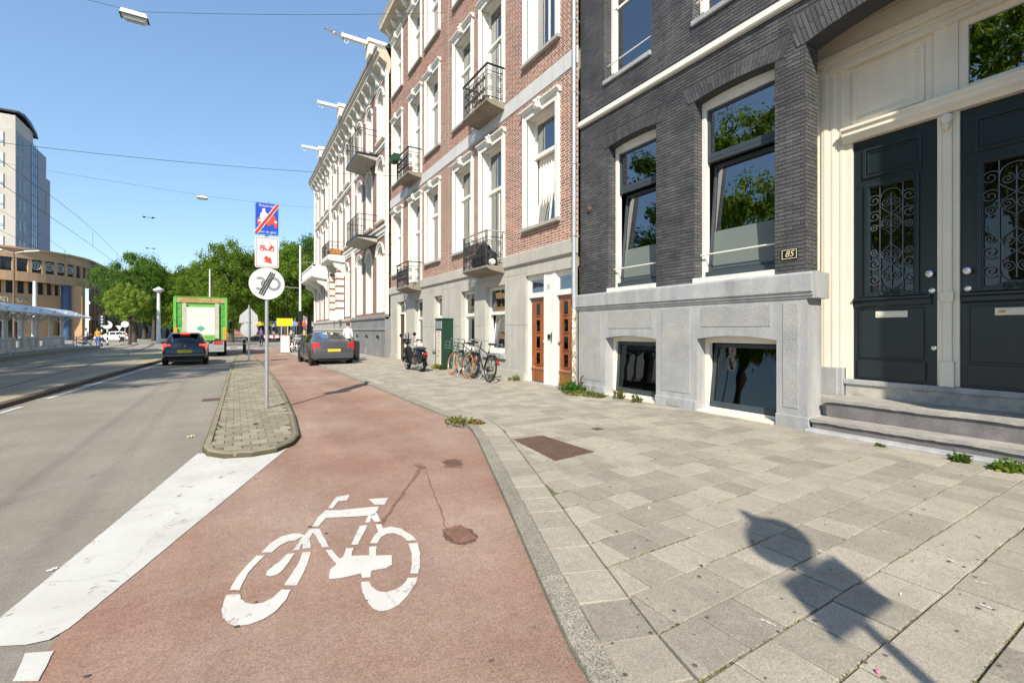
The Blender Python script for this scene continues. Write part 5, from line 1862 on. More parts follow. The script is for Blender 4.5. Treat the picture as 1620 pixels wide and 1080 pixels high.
for i in range(24):
    y = 44.15 + i * .33
    b.lathe([(.06, 0), (.04, .08), (.09, .3), (.05, .55), (.07, .65)], (X - 1.18, y, 6.7), 8)
o = b.build('balusters', WHITE, bal3); o['kind'] = 'stuff'
b = MB(); b.box(X - 1.28, X - 1.08, 44.0, 51.9, 7.35, 7.5); b.box(X - 1.08, X, 44.0, 44.2, 6.7, 7.5); b.box(X - 1.30, X - 1.05, 44.0, 44.25, 6.7, 7.55); b.build('balustrade_rail', WHITE, bal3)
for y in (44.4, 47.9, 51.5):
    MB().prof_y([(X, 6.25), (X - 1.0, 6.3), (X - .8, 5.9), (X - .3, 5.6), (X, 5.1)], y - .17, y + .17).build('balcony_bracket', WHITE, th3)
# ================================================================== TREES
M_BARK = mat('tree_bark', (.075, .058, .042), .95, .25, 4, fine=.3, fscale=40)
LEAVES = [leafmat('leaf_mid', (.112, .180, .028), (.42, .56, .055), .5), leafmat('leaf_dark', (.066, .125, .026), (.23, .37, .04), .5), leafmat('leaf_pale', (.19, .27, .05), (.50, .62, .09))]
def crown_mesh(seed, rx, rz, nclump, nleaf, size, m_, low=-.75):
    rg = random.Random(seed)
    b = MB()
    for c in range(nclump):
        while True:
            u = Vector((rg.uniform(-1, 1), rg.uniform(-1, 1), rg.uniform(low, 1)))
            if .25 < u.length < 1: break
        wob = 1 + .20 * math.sin(3 * math.atan2(u.y, u.x) + seed) + .16 * math.sin(6 * u.z + seed) + rg.uniform(-.08, .14)
        cen = Vector((u.x * rx * wob, u.y * rx * wob, u.z * rz))
        cr = rg.choice((.10, .13, .16, .20, .25)) * rx * rg.uniform(.85, 1.15)
        for i in range(nleaf):
            d = Vector((rg.gauss(0, 1), rg.gauss(0, 1), rg.gauss(0, .75)))
            d = d.normalized() * cr * rg.uniform(.35, 1.05)
            p = cen + d
            n_ = (d.normalized() + Vector((rg.uniform(-.7, .7), rg.uniform(-.7, .7), rg.uniform(-.2, .9)))).normalized()
            t = n_.orthogonal().normalized()
            t = (Matrix.Rotation(rg.uniform(0, 2 * PI), 3, n_) @ t)
            s_ = n_.cross(t)
            L_ = size * rg.uniform(.6, 1.3)
            b.add([p - t * L_ * .6, p + s_ * L_ * .35, p + t * L_ * .6, p - s_ * L_ * .35], [(0, 1, 2, 3)])
    return b.mesh('crown', m_, fix=False)
def trunk_mesh(seed, h_clear, h_top, r, spread):
    rg = random.Random(seed)
    b = MB()
    pts = [(0, 0, -.1), (0, 0, .2), (.05, .03, h_clear * .6), (.08, -.03, h_clear), (.0, .05, h_top * .85)]
    b.tube(pts, [r * 1.5, r * 1.1, r * .9, r * .8, r * .2], 9)
    for i in range(8):
        a = i * 2.4 + rg.uniform(-.3, .3)
        z = h_clear * rg.uniform(.85, 1.1) + i * (h_top - h_clear) * .07
        l = spread * rg.uniform(.55, .95)
        b.tube([(0, 0, z), (math.cos(a) * l * .5, math.sin(a) * l * .5, z + l * .45), (math.cos(a) * l, math.sin(a) * l, z + l * .75)], [r * .45, r * .3, r * .08], 6)
    return b.mesh('trunk', M_BARK, smooth=True)
CR = [crown_mesh(11 + i, 1.0, 1.0, n_, lf, sz, LEAVES[mi]) for i, (n_, lf, sz, mi) in enumerate(((150, 170, .046, 0), (145, 170, .045, 1), (120, 150, .060, 2), (155, 170, .045, 0)))]
TR = [trunk_mesh(5 + i, 3.2, 8, .24, 2.6) for i in range(3)]
def tree(name, label, x, y, h, r, var, clear=.3, group=None, rot=0):
    t = thing(name, label, 'tree', (x, y, 0), group)
    o = bpy.data.objects.new('trunk', TR[var % 3]); COL.objects.link(o); o.parent = t
    o.scale = (h / 11, h / 11, h / 9.5)
    c = bpy.data.objects.new('crown', CR[var]); COL.objects.link(c); c.parent = t
    c.location = (0, 0, h * (clear + (1 - clear) / 2)); c.scale = (r, r, h * (1 - clear) / 2 * 1.02)
    c.rotation_euler = (0, 0, rot)
    return t
g = 'street trees beyond the junction'
def at(px, Z):
    xc = (px - 810) / 720 * Z
    return Z * S_ + xc * C_, Z * C_ - xc * S_
# (px, depth, top y, radius m, variant, clear, label)
TL = [
    (212, 62, 400, 3.3, 1, .30, 'tall dark tree standing behind the pale young tree near the plaza building'),
    (243, 72, 412, 4.2, 0, .28, 'leafy tree between the tall dark tree and the white lamp column'),
    (205, 52, 447, 1.75, 2, .38, 'small pale green young tree before the plaza building'),
    (285, 80, 430, 5.0, 0, .25, 'broad tree rising left of the green truck box'),
    (322, 88, 420, 5.2, 3, .22, 'tree crown rising behind the green truck box'),
    (366, 60, 383, 3.8, 3, .26, 'tallest leafy tree rising right behind the truck'),
    (392, 72, 402, 3.6, 0, .25, 'tree behind the blue and white traffic signs'),
    (452, 64, 386, 3.4, 3, .30, 'tree standing left of the tall traffic mast'),
    (489, 70, 374, 3.8, 1, .28, 'dark tree beside the end of the white terrace'),
    (425, 84, 412, 4.4, 1, .25, 'dark tree further behind the yellow sign'),
    (345, 48, 478, 1.5, 0, .30, 'low bushy tree showing at the truck side'),
    (510, 84, 392, 5.0, 0, .25, 'tree at the back past the terrace end'),
    (395, 105, 430, 6.0, 1, .2, 'far dark tree filling the street end'),
    (228, 84, 418, 4.6, 3, .2, 'leafy tree rising behind the tall dark tree'),
    (304, 66, 436, 3.6, 0, .2, 'rounded tree peeping over the truck roof edge'),
    (470, 90, 398, 4.6, 3, .2, 'bright tree between the tall mast and the terrace'),
    (340, 96, 408, 5.0, 0, .2, 'bright tree far behind the tallest one'),
    (265, 105, 436, 6.0, 1, .2, 'far dark tree behind the white lamp column'),
]
for i, (px, Z, ty, r, v, cl, lab) in enumerate(TL):
    x, y = at(px, Z)
    tree('street_tree', lab, x, y, HEYE + (523 - ty) / 720 * Z, r * 1.12, v, cl if v == 2 else cl * .68, g, i * 1.3)
# trees along the far side of the tram line, left of the view: mirrored in the windows, shading the road
for i, (x, y, h, r, v) in enumerate(((-18, 6.5, 19, 5.0, 0), (-16.5, 20.0, 17.5, 4.4, 3), (-17.5, 29.5, 17.5, 4.6, 1), (-10.8, 11.0, 15, 3.2, 0))):
    tree('street_tree', ['big leafy plane tree across the tram line opposite the black doors', 'big leafy plane tree across the tram line opposite the wide grey house window', 'big dark plane tree across the tram line by the stop', 'slimmer plane tree standing close to the near end of the tram platform'][i], x, y, h, r, v, .28, 'plane trees across the tram line', i * 2.1)

# ================================================================== LEFT SIDE: PLAZA BUILDING, TOWER
M_TAN = mat('tan_brick', (.53, .335, .185), .85, .10, .25, fine=.12, fscale=6, streak=.06)
M_TANSH = mat('shaded_tan_brick', (.36, .235, .145), .85, .12, .3, fine=.12, fscale=6)  # tan brick with the shade of the side wing put into the colour
M_DGL = mat('dark_office_glass', (.03, .036, .042), .25, .2, .4, spec=.5)
M_LGL = mat('pale_office_glass', (.50, .55, .58), .12, .15, .3, spec=.9)
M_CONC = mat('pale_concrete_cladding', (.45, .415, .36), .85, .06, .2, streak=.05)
M_GREYC = mat('shaded_side_grey', (.24, .265, .31), .7, .06, .3)  # blue shade of the tower's unlit side put into the colour; reused elsewhere
pb = thing('plaza_building', 'tan brick building with curved front and PLAZA lettering over the tram stop', 'building', (-28, 108, 0))
# plan of the curved upper front: quarter curve from far left to the side wing
AX, AY, AR = -37.5, 108.0, 15.6
def arcp(t, r=AR):   # t 0 .. 1 from facing the viewer (-y) round to facing the street (+x)
    a = -PI / 2 - .35 + t * (PI / 2 + .35)
    return AX + r * math.cos(a), AY + r * math.sin(a)
def curved_band(b, r, z0, z1, t0=0, t1=1, n_=26, thick=.5):
    for i in range(n_):
        a, c = arcp(t0 + (t1 - t0) * i / n_, r), arcp(t0 + (t1 - t0) * (i + 1) / n_, r)
        a2, c2 = arcp(t0 + (t1 - t0) * i / n_, r - thick), arcp(t0 + (t1 - t0) * (i + 1) / n_, r - thick)
        b.hexa([(*a, z0), (*c, z0), (*c2, z0), (*a2, z0)], [(*a, z1), (*c, z1), (*c2, z1), (*a2, z1)])
for r__, z0__, z1__, t1__ in ((AR, 9.0, 10.4, 1), (AR, 12.4, 13.9, 1), (AR + .25, 13.7, 14.0, 1), (AR - 1.2, 3.9, 7.2, .78)):
    b = MB(); curved_band(b, r__, z0__, z1__, 0, t1__); b.build('curved_band', M_TAN, pb)
nwin = 17
for lv, (z0, z1, r, t1) in enumerate(((10.4, 12.4, AR, 1), (7.2, 9.0, AR - 1.2, .78))):
    for i in range(nwin + 1):
        t = t1 * i / nwin
        b = MB(); curved_band(b, r - .06, z0, z1, max(0, t - .008), min(t1, t + .008), 1, .4)
        b.build('window_pier', M_TAN, pb)
for lv, (z0, z1, r, t1) in enumerate(((10.4, 12.4, AR, 1), (7.2, 9.0, AR - 1.2, .78))):
    for i in range(nwin):
        t0, t2 = t1 * i / nwin + .008, t1 * (i + 1) / nwin - .008
        b = MB(); curved_band(b, r - .3, z0, z1, t0, t2, 1, .1)
        wn = b.build('window', M_DGL, pb)
        b = MB(); curved_band(b, r - .24, z0 + .02, z0 + .35, t0, t2, 1, .05); curved_band(b, r - .24, z0 + .35, z0 + .42, t0, t2, 1, .08); b.build('window_rail', BLACKM, wn)
# white emblems in four upper windows
for i, tx in ((11, '@'), (12, 'Q'), (13, 'W'), (14, 'D')):
    t = (i - .5) / nwin
    x, y = arcp(t, AR - .22)
    a = -PI / 2 - .35 + t * (PI / 2 + .35)
    e = MB(); e.torus((0, 0, 0), .55, .09, 18, 5, 'z')
    e.torus((0, .0, 0), .25, .07, 12, 5, 'z')
    e.xf(Matrix.Translation((x, y, 11.5)) @ Matrix.Rotation(a + PI / 2, 4, 'Z') @ Matrix.Rotation(PI / 2, 4, 'X'))
    e.build('window_emblem', mat('faded_white_print', (.5, .5, .48), .7, 0), pb)
# recessed lower front, blue column, glass strips
b = MB(); curved_band(b, AR - 2.2, 0, 3.9, 0, .9, 18, .4); b.build('recessed_shopfront', M_DGL, pb)
b = MB(); curved_band(b, AR - 2.0, .0, 5.4, .58, .80, 8, .4); b.build('tan_recess_wall', M_TAN, pb)
cx, cy = arcp(.80, AR - .9)
MB().lathe([(.62, 0), (.62, 9.0)], (cx, cy, 0), 16).build('blue_column', mat('blue_column_paint', (.06, .12, .24), .45, .1), pb, smooth=True, auto=40)
cx, cy = arcp(.90, AR - 1.4)
MB().box(cx - .7, cx + .6, cy - .2, cy + .6, .3, 9.0).build('glass_strip', M_DGL, pb)
cx, cy = AX + AR, AY
MB().box(cx - 1.6, cx - .05, cy - 5.2, cy - 3.4, 0, 9.0).build('corner_pier', M_TAN, pb)
# roof slab and volume
b = MB(); pts = [arcp(i / 20, AR - .3) for i in range(21)] + [(AX + AR - .3, AY + 60), (AX - 20, AY + 60), (AX - 20, AY - 12)]
b.prism(pts, 13.6, 13.75); b.build('roof', M_GREYC, pb)
# side wing along the street
b = MB(); hol = []
WXs = AX + AR
bays = [AY + .6 + i * 3.1 for i in range(17)]
for y in bays:
    hol += [(y, y + 1.9, 10.5, 12.4)]
    for z0, z1 in ((4.3, 6.3), (7.0, 9.0)):
        hol += [(y, y + .7, z0 - .2, z1), (y + 1.1, y + 1.8, z0 - .2, z1)]
    hol += [(y, y + 2.2, .3, 3.4)]
wall_holes(b, WXs, AY - .5, AY + 54, 0, 13.9, hol)
for q in hol: reveal(b, WXs, q, -.4)
b.box(WXs - .2, WXs + .3, AY, AY + 54, 13.6, 14.0)
wing = b.build('side_wing', M_TANSH, pb)
for q in hol:
    MB().box(WXs - .4, WXs - .36, q[0], q[1], q[2], q[3]).build('window', M_DGL if q[2] < 10 else M_LGL, wing)
# lettering
lx, ly = arcp(.35, AR - 1.1)
for i, ch in enumerate('ATI PLAZA'):
    if ch == ' ': continue
    px_ = (1, 7, 12, 15, 23, 30, 37, 44, 51)[i]
    t = min((abs(810 + 720 * (arcp(u_ / 400, AR - 1.1)[0] * C_ - arcp(u_ / 400, AR - 1.1)[1] * S_) / (arcp(u_ / 400, AR - 1.1)[0] * S_ + arcp(u_ / 400, AR - 1.1)[1] * C_) - px_), u_ / 400) for u_ in range(400))[1]
    x, y = arcp(t, AR - 1.1)
    a = -PI / 2 - .35 + t * (PI / 2 + .35)
    e = text_mb(ch, 1.0, .06)
    e.xf(Matrix.Translation((x, y, 6.15)) @ Matrix.Rotation(a + PI / 2, 4, 'Z') @ Matrix.Rotation(PI / 2, 4, 'X'))
    e.build('sign_letter', mat('metal_sign_letter', (.62, .58, .50), .4, .05, metal=.3), pb)

tw = thing('office_tower', 'pale concrete office tower with blue glass strip and curved black roof', 'building', (-40, 124, 0))
TXr, TY0, TY1 = -33.8, 116.5, 132.0
def tz(py, px=25): return HEYE + (523 - py) / 720 * 82
H_T = tz(205)
b = MB(); b.box(-60, TXr, TY0, TY1, 0, H_T); b.build('tower_body', M_CONC, tw)
b = MB(); b.box(TXr - .5, TXr + .03, TY0 + .03, TY1, 0, H_T - .05); b.build('shaded_side', M_GREYC, tw)
b = MB(); b.box(-60, TXr - .3, TY0 + 1, TY1 - 6, H_T, tz(180)); b.build('top_storey', M_CONC, tw)
b = MB(); b.box(-60, TXr, TY1, TY1 + 2.5, 0, tz(243)); b.box(-60, TXr - .2, TY1 - 3, TY1 + .5, H_T, tz(210)); b.build('rear_core', M_GREYC, tw)
b = MB(); b.prof_x([(TY0 + 1, tz(172)), (TY0 + 4, tz(167)), (TY0 + 7, tz(169)), (TY0 + 10, tz(178)), (TY0 + 11, tz(186)), (TY0 + 7, tz(176)), (TY0 + 4, tz(172)), (TY0 + 1, tz(175))], -60, TXr + .1); b.build('curved_roof', BLACKM, tw)
M_SKYGL = mat('painted_sky_glass', (.55, .60, .63), .05, .1, .2, spec=1.0)  # pale base colour stands in for the reflected sky
for fl in range(10):
    zc = tz(220 + fl * 32.7)
    if zc < 12: break
    for k_ in range(3):
        x1 = TXr - 1.5 - k_ * 3.1
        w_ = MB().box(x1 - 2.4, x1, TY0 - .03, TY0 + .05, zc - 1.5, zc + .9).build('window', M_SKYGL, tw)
        b = MB(); b.box(x1 - 2.4, x1, TY0 - .07, TY0 - .03, zc - .7, zc - .62); b.box(x1 - 2.4, x1, TY0 - .07, TY0 - .03, zc - .95, zc - .88); frame_y = None
        b.box(x1 - 2.5, x1 - 2.4, TY0 - .07, TY0, zc - 1.55, zc + .95); b.box(x1, x1 + .1, TY0 - .07, TY0, zc - 1.55, zc + .95); b.build('window_bar', BLACKM, w_)
    for y in (TY0 + 1.2, TY0 + 3.2):
        MB().box(TXr - .1, TXr + .06, y, y + 1.2, zc - 1.4, zc + .8).build('window', M_DGL, tw)
M_BLUE = mat('blue_glass', (.02, .10, .20), .06, .2, .3, spec=1.0)
gs = MB().box(TXr - .1, TXr + .06, TY0 + 7.2, TY0 + 10.4, 10, tz(205)).build('glass_strip', M_BLUE, tw)
b = MB()
for k_ in range(4): b.box(TXr + .06, TXr + .1, TY0 + 7.2 + k_ * 1.02, TY0 + 7.3 + k_ * 1.02, 10, tz(205))
for k_ in range(16): b.box(TXr + .06, TXr + .09, TY0 + 7.2, TY0 + 10.4, 10 + k_ * 2, 10.1 + k_ * 2)
b.build('glazing_bars', BLACKM, gs)
# far blocks closing the street behind the trees
for i, (px, Z, wd, h_, c) in enumerate(((255, 125, 22, 10, (.42, .40, .37)), (330, 135, 24, 11, (.25, .17, .13)), (410, 120, 16, 9.5, (.36, .20, .15)), (455, 118, 15, 10.5, (.45, .42, .38)), (500, 130, 24, 9, (.24, .16, .12)))):
    x, y = at(px, Z)
    fb = thing('far_house', ['pale house block glimpsed between trunks left of the truck', 'brown house block hidden behind the trees over the truck', 'reddish house front behind the trees near the traffic signs', 'cream house front behind the trees near the tall mast', 'dark brick block behind trees past the terrace end'][i], 'house', (x, y, 0))
    m_ = mat('far_wall_%d' % i, c, .85, .1, .4)
    b = MB(); b.box(x - wd / 2, x + wd / 2, y, y + 10, 0, h_); b.build('wall', m_, fb)
    MB().prof_x([(y - .3, h_), (y + 10.3, h_), (y + 5, h_ + 3)], x - wd / 2, x + wd / 2).build('roof', mat('grey_slate', (.1, .1, .11)), fb)
    for fl in range(3):
        for k_ in range(int(wd / 3)):
            xx = x - wd / 2 + 1 + k_ * 3
            w_ = MB().box(xx - .1, xx + 1.3, y - .06, y + .02, .8 + fl * 3.1, 2.9 + fl * 3.1).build('window', WHITE, fb)
            MB().box(xx, xx + 1.2, y - .1, y - .05, .9 + fl * 3.1, 2.8 + fl * 3.1).build('pane', M_DGL, w_)
# ================================================================== VEHICLES
def loft(b, secs, mi=0, cap=True):
    """secs: list of (y, [(x, z) half section from bottom centre to top centre]) mirrored in x"""
    rings = []
    for y, hs in secs:
        full = [(x, y, z) for x, z in hs] + [(-x, y, z) for x, z in hs[-2:0:-1]]
        rings.append(full)
    n_ = len(rings[0])
    o = len(b.v)
    for r_ in rings: b.v += r_
    for i in range(len(rings) - 1):
        for j in range(n_):
            b.f.append((o + i * n_ + j, o + i * n_ + (j + 1) % n_, o + (i + 1) * n_ + (j + 1) % n_, o + (i + 1) * n_ + j)); b.m.append(mi)
    if cap:
        b.f.append(tuple(o + j for j in range(n_))); b.f.append(tuple(o + (len(rings) - 1) * n_ + j for j in range(n_ - 1, -1, -1))); b.m += [mi, mi]
def add_local(b, name, m_, parent, **k):
    o = b.build(name, m_, None, **k)
    o.parent = parent
    return o
M_RIM = mat('alloy_rim', (.5, .5, .5), .3, .1, metal=.8)
M_REDL = mat('red_tail_lamp', (.50, .02, .015), .2, .1, spec=.8)
M_LAMPC = mat('clear_lamp', (.6, .58, .55), .2, .1, spec=.8)
M_PLATE = mat('yellow_number_plate', (.60, .47, .03), .6, .1, 5)
def brake_lamp(name):
    m_ = mat(name, (.45, .02, .01), .3, 0)
    p = m_.node_tree.nodes['Principled BSDF']
    p.inputs['Emission Color'].default_value = (1, .06, .02, 1)
    p.inputs['Emission Strength'].default_value = 1.2
    return m_
M_BRAKE = brake_lamp('lit_brake_lamp')
def car_wheel(parent, x, y, r=.31, w_=.2):
    s_ = 1 if x > 0 else -1
    b = MB(); b.lathe([(r * .62, -w_ / 2), (r * .93, -w_ / 2), (r, -w_ * .35), (r, w_ * .35), (r * .93, w_ / 2), (r * .62, w_ / 2)], (x, y, r), 24, 'x')
    o = add_local(b, 'wheel', RUBBER, parent, smooth=True, auto=40)
    b = MB(); b.lathe([(r * .64, -.01), (r * .6, s_ * w_ * .42), (r * .5, s_ * w_ * .36), (.05, s_ * w_ * .44), (.001, s_ * w_ * .45)], (x, y, r), 20, 'x')
    c = add_local(b, 'rim', M_RIM, o, smooth=True, auto=40)
    return o
def sec(w_, zb, zs, zr, xr):
    """half section: sill zb, belt zs, roof zr, roof half width xr"""
    return [(0, zb), (w_ * .9, zb), (w_ * .985, zb + .12), (w_, zb + .3), (w_ * .985, (zb + zs) / 2 + .12), (w_ * .95, zs), (xr, zr - .07), (xr * .86, zr - .01), (0, zr + .015)]
def car(name, label, loc, rotz, L_, W_, paint, hatch, brake):
    t = thing(name, label, 'car', (0, 0, 0), 'cars on the street')
    w_ = W_ / 2
    b = MB()
    if hatch:
        S = [(0.0, sec(w_ * .84, .42, .62, .66, w_ * .8)), (.05, sec(w_ * .93, .30, .82, .88, w_ * .84)), (.14, sec(w_ * .97, .24, .93, 1.02, w_ * .80)), (.42, sec(w_, .22, .95, 1.36, w_ * .70)), (.70, sec(w_, .2, .95, 1.44, w_ * .70)), (1.5, sec(w_, .18, .93, 1.47, w_ * .72)), (2.2, sec(w_, .18, .92, 1.42, w_ * .70)), (2.75, sec(w_, .18, .90, 1.05, w_ * .78)), (2.95, sec(w_, .18, .88, .95, w_ * .80)), (3.5, sec(w_ * .97, .2, .78, .84, w_ * .78)), (3.8, sec(w_ * .88, .25, .62, .68, w_ * .70)), (L_, sec(w_ * .78, .32, .5, .55, w_ * .6))]
    else:
        S = [(0.0, sec(w_ * .86, .42, .70, .78, w_ * .82)), (.05, sec(w_ * .95, .30, .90, 1.0, w_ * .86)), (.16, sec(w_ * .98, .24, .96, 1.06, w_ * .86)), (.42, sec(w_, .22, .96, 1.09, w_ * .83)), (.55, sec(w_, .2, .96, 1.14, w_ * .80)), (1.22, sec(w_, .2, .95, 1.44, w_ * .71)), (2.1, sec(w_, .18, .92, 1.45, w_ * .69)), (2.7, sec(w_, .18, .91, 1.40, w_ * .68)), (3.3, sec(w_, .18, .89, 1.02, w_ * .77)), (3.5, sec(w_, .18, .87, .94, w_ * .80)), (4.1, sec(w_ * .97, .2, .76, .82, w_ * .78)), (4.4, sec(w_ * .88, .25, .6, .66, w_ * .7)), (L_, sec(w_ * .78, .32, .48, .54, w_ * .6))]
    loft(b, S)
    body = add_local(b, 'body', paint, t, smooth=True, auto=32)
    # rear window, side windows
    def P_(i, j, sx=1, out=.006):
        y, hs = S[i]; x, z = hs[j]
        return Vector((x * sx, y, z))
    def lerp(a, c, t_): return a + (c - a) * t_
    if hatch: i0, i1 = 2, 3
    else: i0, i1 = 4, 5
    a, c = P_(i0, 6), P_(i1, 6)
    at_ = lerp(a, c, .93); ab = lerp(a, c, .10)
    zo = Vector((0, -.02, .012))
    rw = MB()
    for k_ in range(8):
        u0, u1 = -1 + 2 * k_ / 8, -1 + 2 * (k_ + 1) / 8
        f = lambda p, u, crown: Vector((p.x * .90 * u, p.y - .035 * (1 - u * u) - .012, p.z + crown * (1 - u * u) + .02))
        rw.quad(f(ab, u0, .05), f(ab, u1, .05), f(at_, u1, .075), f(at_, u0, .075))
    add_local(rw, 'rear_window', CARGL, body, smooth=True)
    for sx in (-1, 1):
        idx = (3, 4, 5, 6) if hatch else (5, 6, 7)
        for i in idx:
            p0, p1, p2, p3 = P_(i, 5, sx), P_(i + 1, 5, sx), P_(i + 1, 6, sx), P_(i, 6, sx)
            lo, hi = .12, .86
            q = [lerp(lerp(p0, p3, lo), lerp(p1, p2, lo), .05), lerp(lerp(p0, p3, lo), lerp(p1, p2, lo), .95), lerp(lerp(p0, p3, hi), lerp(p1, p2, hi), .95), lerp(lerp(p0, p3, hi), lerp(p1, p2, hi), .05)]
            m = MB(); m.quad(*[v + Vector((sx * .012, 0, .004)) for v in q])
            add_local(m, 'side_window', CARGL, body)
        m = MB(); yy = S[-6][0] if hatch else S[-5][0]
        m.ball((sx * (w_ + .1), yy - .15, .98), .1, 8, 6, sc=(1, .5, .75))
        add_local(m, 'wing_mirror', paint, body, smooth=True)
    # lamps
    for sx in (-1, 1):
        m = MB()
        x0, x1 = w_ * .62, w_ * .955
        if hatch:
            m.hexa([(sx * x0, .02, .70), (sx * x1, .05, .70), (sx * (x1 + .02), .3, .73), (sx * x0, .3, .75)], [(sx * x0, .06, .94), (sx * x1, .10, .97), (sx * (x1 + .012), .34, .97), (sx * x0, .3, .94)])
        else:
            m.hexa([(sx * x0 * 1.0, -.01, .68), (sx * (x1 + .01), .03, .68), (sx * (x1 + .035), .28, .70), (sx * x0 * 1.1, .3, .70)], [(sx * x0 * 1.10, .0, 1.0), (sx * (x1 + .01), .05, 1.0), (sx * (x1 + .03), .33, .97), (sx * x0 * 1.2, .3, .97)])
        add_local(m, 'tail_lamp', M_BRAKE if brake else M_REDL, body, bevel=.02)
    if brake:
        m = MB(); m.box(-.18, .18, .30, .42, 1.395, 1.44); add_local(m, 'high_brake_lamp', M_BRAKE, body)
        m = MB(); m.prof_x([(.22, 1.42), (.5, 1.46), (.8, 1.465), (.5, 1.43)], -w_ * .62, w_ * .62); add_local(m, 'roof_spoiler', paint, body)
    m = MB(); m.box(-.27, .27, -.012, .04, .56 if hatch else .60, .69 if hatch else .72); add_local(m, 'number_plate', M_PLATE, body)
    m = MB(); m.prof_x([(.12, .27), (-.03, .30), (-.05, .42), (-.045, .52), (.02, .56), (.12, .56)], -w_ * .9, w_ * .9); add_local(m, 'rear_bumper', paint, body, bevel=.02)
    m = MB(); m.box(-w_ * .72, w_ * .72, .04, .3, .2, .29); add_local(m, 'bumper_skirt', BLACKM, body)
    m = MB(); m.lathe([(.045, 0), (.045, -.012)], (0, .055, .85), 12, 'y'); add_local(m, 'badge', M_RIM, body)
    for y in (.72, L_ - .85):
        for sx in (-1, 1):
            car_wheel(t, sx * (w_ - .1), y)
            m = MB(); m.lathe([(.37, -.02), (.37, .02)], (sx * (w_ * .985 - .008), y, .33), 20, 'x'); add_local(m, 'wheel_arch', BLACKM, body)
    # boot lid gap, side sill and door seams
    m = MB()
    zg = .70 if hatch else .74
    m.box(-w_ * .6, w_ * .6, -.004, .06, zg, zg + .012)
    for sx in (-1, 1):
        for yy in (1.35, 2.3):
            m.box(sx * w_ * 1.0 - .008, sx * w_ * 1.0 + .008, yy, yy + .012, .35, .9)
    o = add_local(m, 'panel_gap', BLACKM, body); o['kind'] = 'stuff'
    t.location = loc
    t.rotation_euler = (0, 0, rotz)
    return t
M_BLKP = mat('black_car_paint', (.010, .010, .012), .22, .05, coat=.8)
M_GRYP = mat('grey_car_paint', (.12, .123, .135), .3, .05, metal=.55, coat=.6)
car('hatchback_car', 'black hatchback with lit brake lamps driving behind the green truck', (-1.92, 24.95, 0), R(1.5), 3.95, 1.68, M_BLKP, True, True)
car('sedan_car', 'grey sedan parked half on the pavement before the white terrace', (3.74, 21.25, .03), R(2), 4.55, 1.79, M_GRYP, False, False)
car('hatchback_car', 'white car waiting far off near the plaza building', (-13.5, 88, 0), R(90), 3.95, 1.68, mat('white_car_paint', (.7, .7, .7), .3, .03, coat=.5), True, False)

# green box truck
M_GRN = mat('green_truck_paint', (.13, .38, .075), .45, .08, 2)
M_GRND = mat('dark_green_frame', (.07, .30, .045), .5, .1, 2)
M_RUSTG = mat('rust_stained_green', (.30, .34, .12), .7, .1, 2, hue=(.36, .16, .06), hscale=3.5)
M_TAILW = mat('dirty_white_panel', (.62, .63, .565), .6, .05, 1.5, streak=.05)
M_ORG = mat('orange_reflector', (.70, .26, .02), .4, .1)
tk = thing('box_truck', 'green box truck with white tail lift stopped in the lane', 'truck', (0, 0, 0))
W2, ZB, ZTk = 1.24, .98, 3.55
b = MB(); b.box(-W2, W2, .05, 6.2, ZB, ZTk - .06); box_ = add_local(b, 'cargo_box', M_GRN, tk)
b = MB(); b.box(-W2 - .02, W2 + .02, -.03, .05, ZTk - .36, ZTk - .05); add_local(b, 'rear_header', M_RUSTG, box_)
b = MB(); b.box(-W2 - .03, W2 + .03, -.05, 6.25, ZTk - .05, ZTk); add_local(b, 'roof_rim', M_GRND, box_)
for sx in (-1, 1):
    b = MB(); b.box(sx * W2 - .07, sx * W2 + .07, -.045, .05, ZB, ZTk - .05); add_local(b, 'rear_post', M_GRN, box_)
    b = MB(); b.box(sx * (W2 - .05) - .07, sx * (W2 - .05) + .07, -.075, -.046, ZB + .02, ZB + .75); add_local(b, 'reflector_board', M_ORG, box_)
    b = MB(); b.box(sx * .80 - .10, sx * .80 + .10, -.10, -.02, ZB + .1, ZTk - .4); add_local(b, 'lift_rail', mat('worn_lift_rail', (.42, .42, .33), .6, .15, 3), box_)
    for k_ in range(3):
        b = MB(); frame = [(-.26, .26)]
        x0, x1 = sorted((sx * .93, sx * 1.15))
        b.box(x0, x1, .02, .048, ZB + .85 + k_ * .5, ZB + 1.25 + k_ * .5); add_local(b, 'rear_panel', M_GRND, box_)
b = MB(); b.box(-.69, .69, -.09, -.02, ZB + .32, ZTk - .62); tp = add_local(b, 'tail_lift_panel', M_TAILW, box_)
b = MB(); b.box(-.69, .69, -.095, -.02, ZB + .0, ZB + .318); add_local(b, 'tail_lift_base', M_GRN, box_)
# blurred marks on the tail lift
b = MB(); b.add([(0, -.096, ZB + .52), (.24, -.096, ZB + .70), (0, -.096, ZB + .88), (-.24, -.096, ZB + .70)], [(0, 1, 2, 3)]); add_local(b, 'diamond_emblem', mat('teal_print', (.08, .36, .28), .6, .2, 8), tp)
b = MB(); b.torus((-.36, -.1, ZB + .16), .10, .022, 14, 4, 'y'); b.torus((-.18, -.1, ZB + .16), .10, .022, 14, 4, 'y'); add_local(b, 'loop_emblem', M_TAILW, box_)
t_ = text_mb('SORRE', .2, .002); t_.xf(Matrix.Translation((.28, -.1, ZB + .16)) @ Matrix.Rotation(PI / 2, 4, 'X')); add_local(t_, 'truck_lettering', M_GRND, box_)
b = MB(); b.box(-.95, .95, .1, 8.0, .62, .95); add_local(b, 'chassis', BLACKM, tk)
b = MB(); b.box(.15, 1.15, -.02, .12, .48, .92); b.box(.2, 1.15, -.04, .0, .30, .46); add_local(b, 'bumper_bar', STEEL, tk)
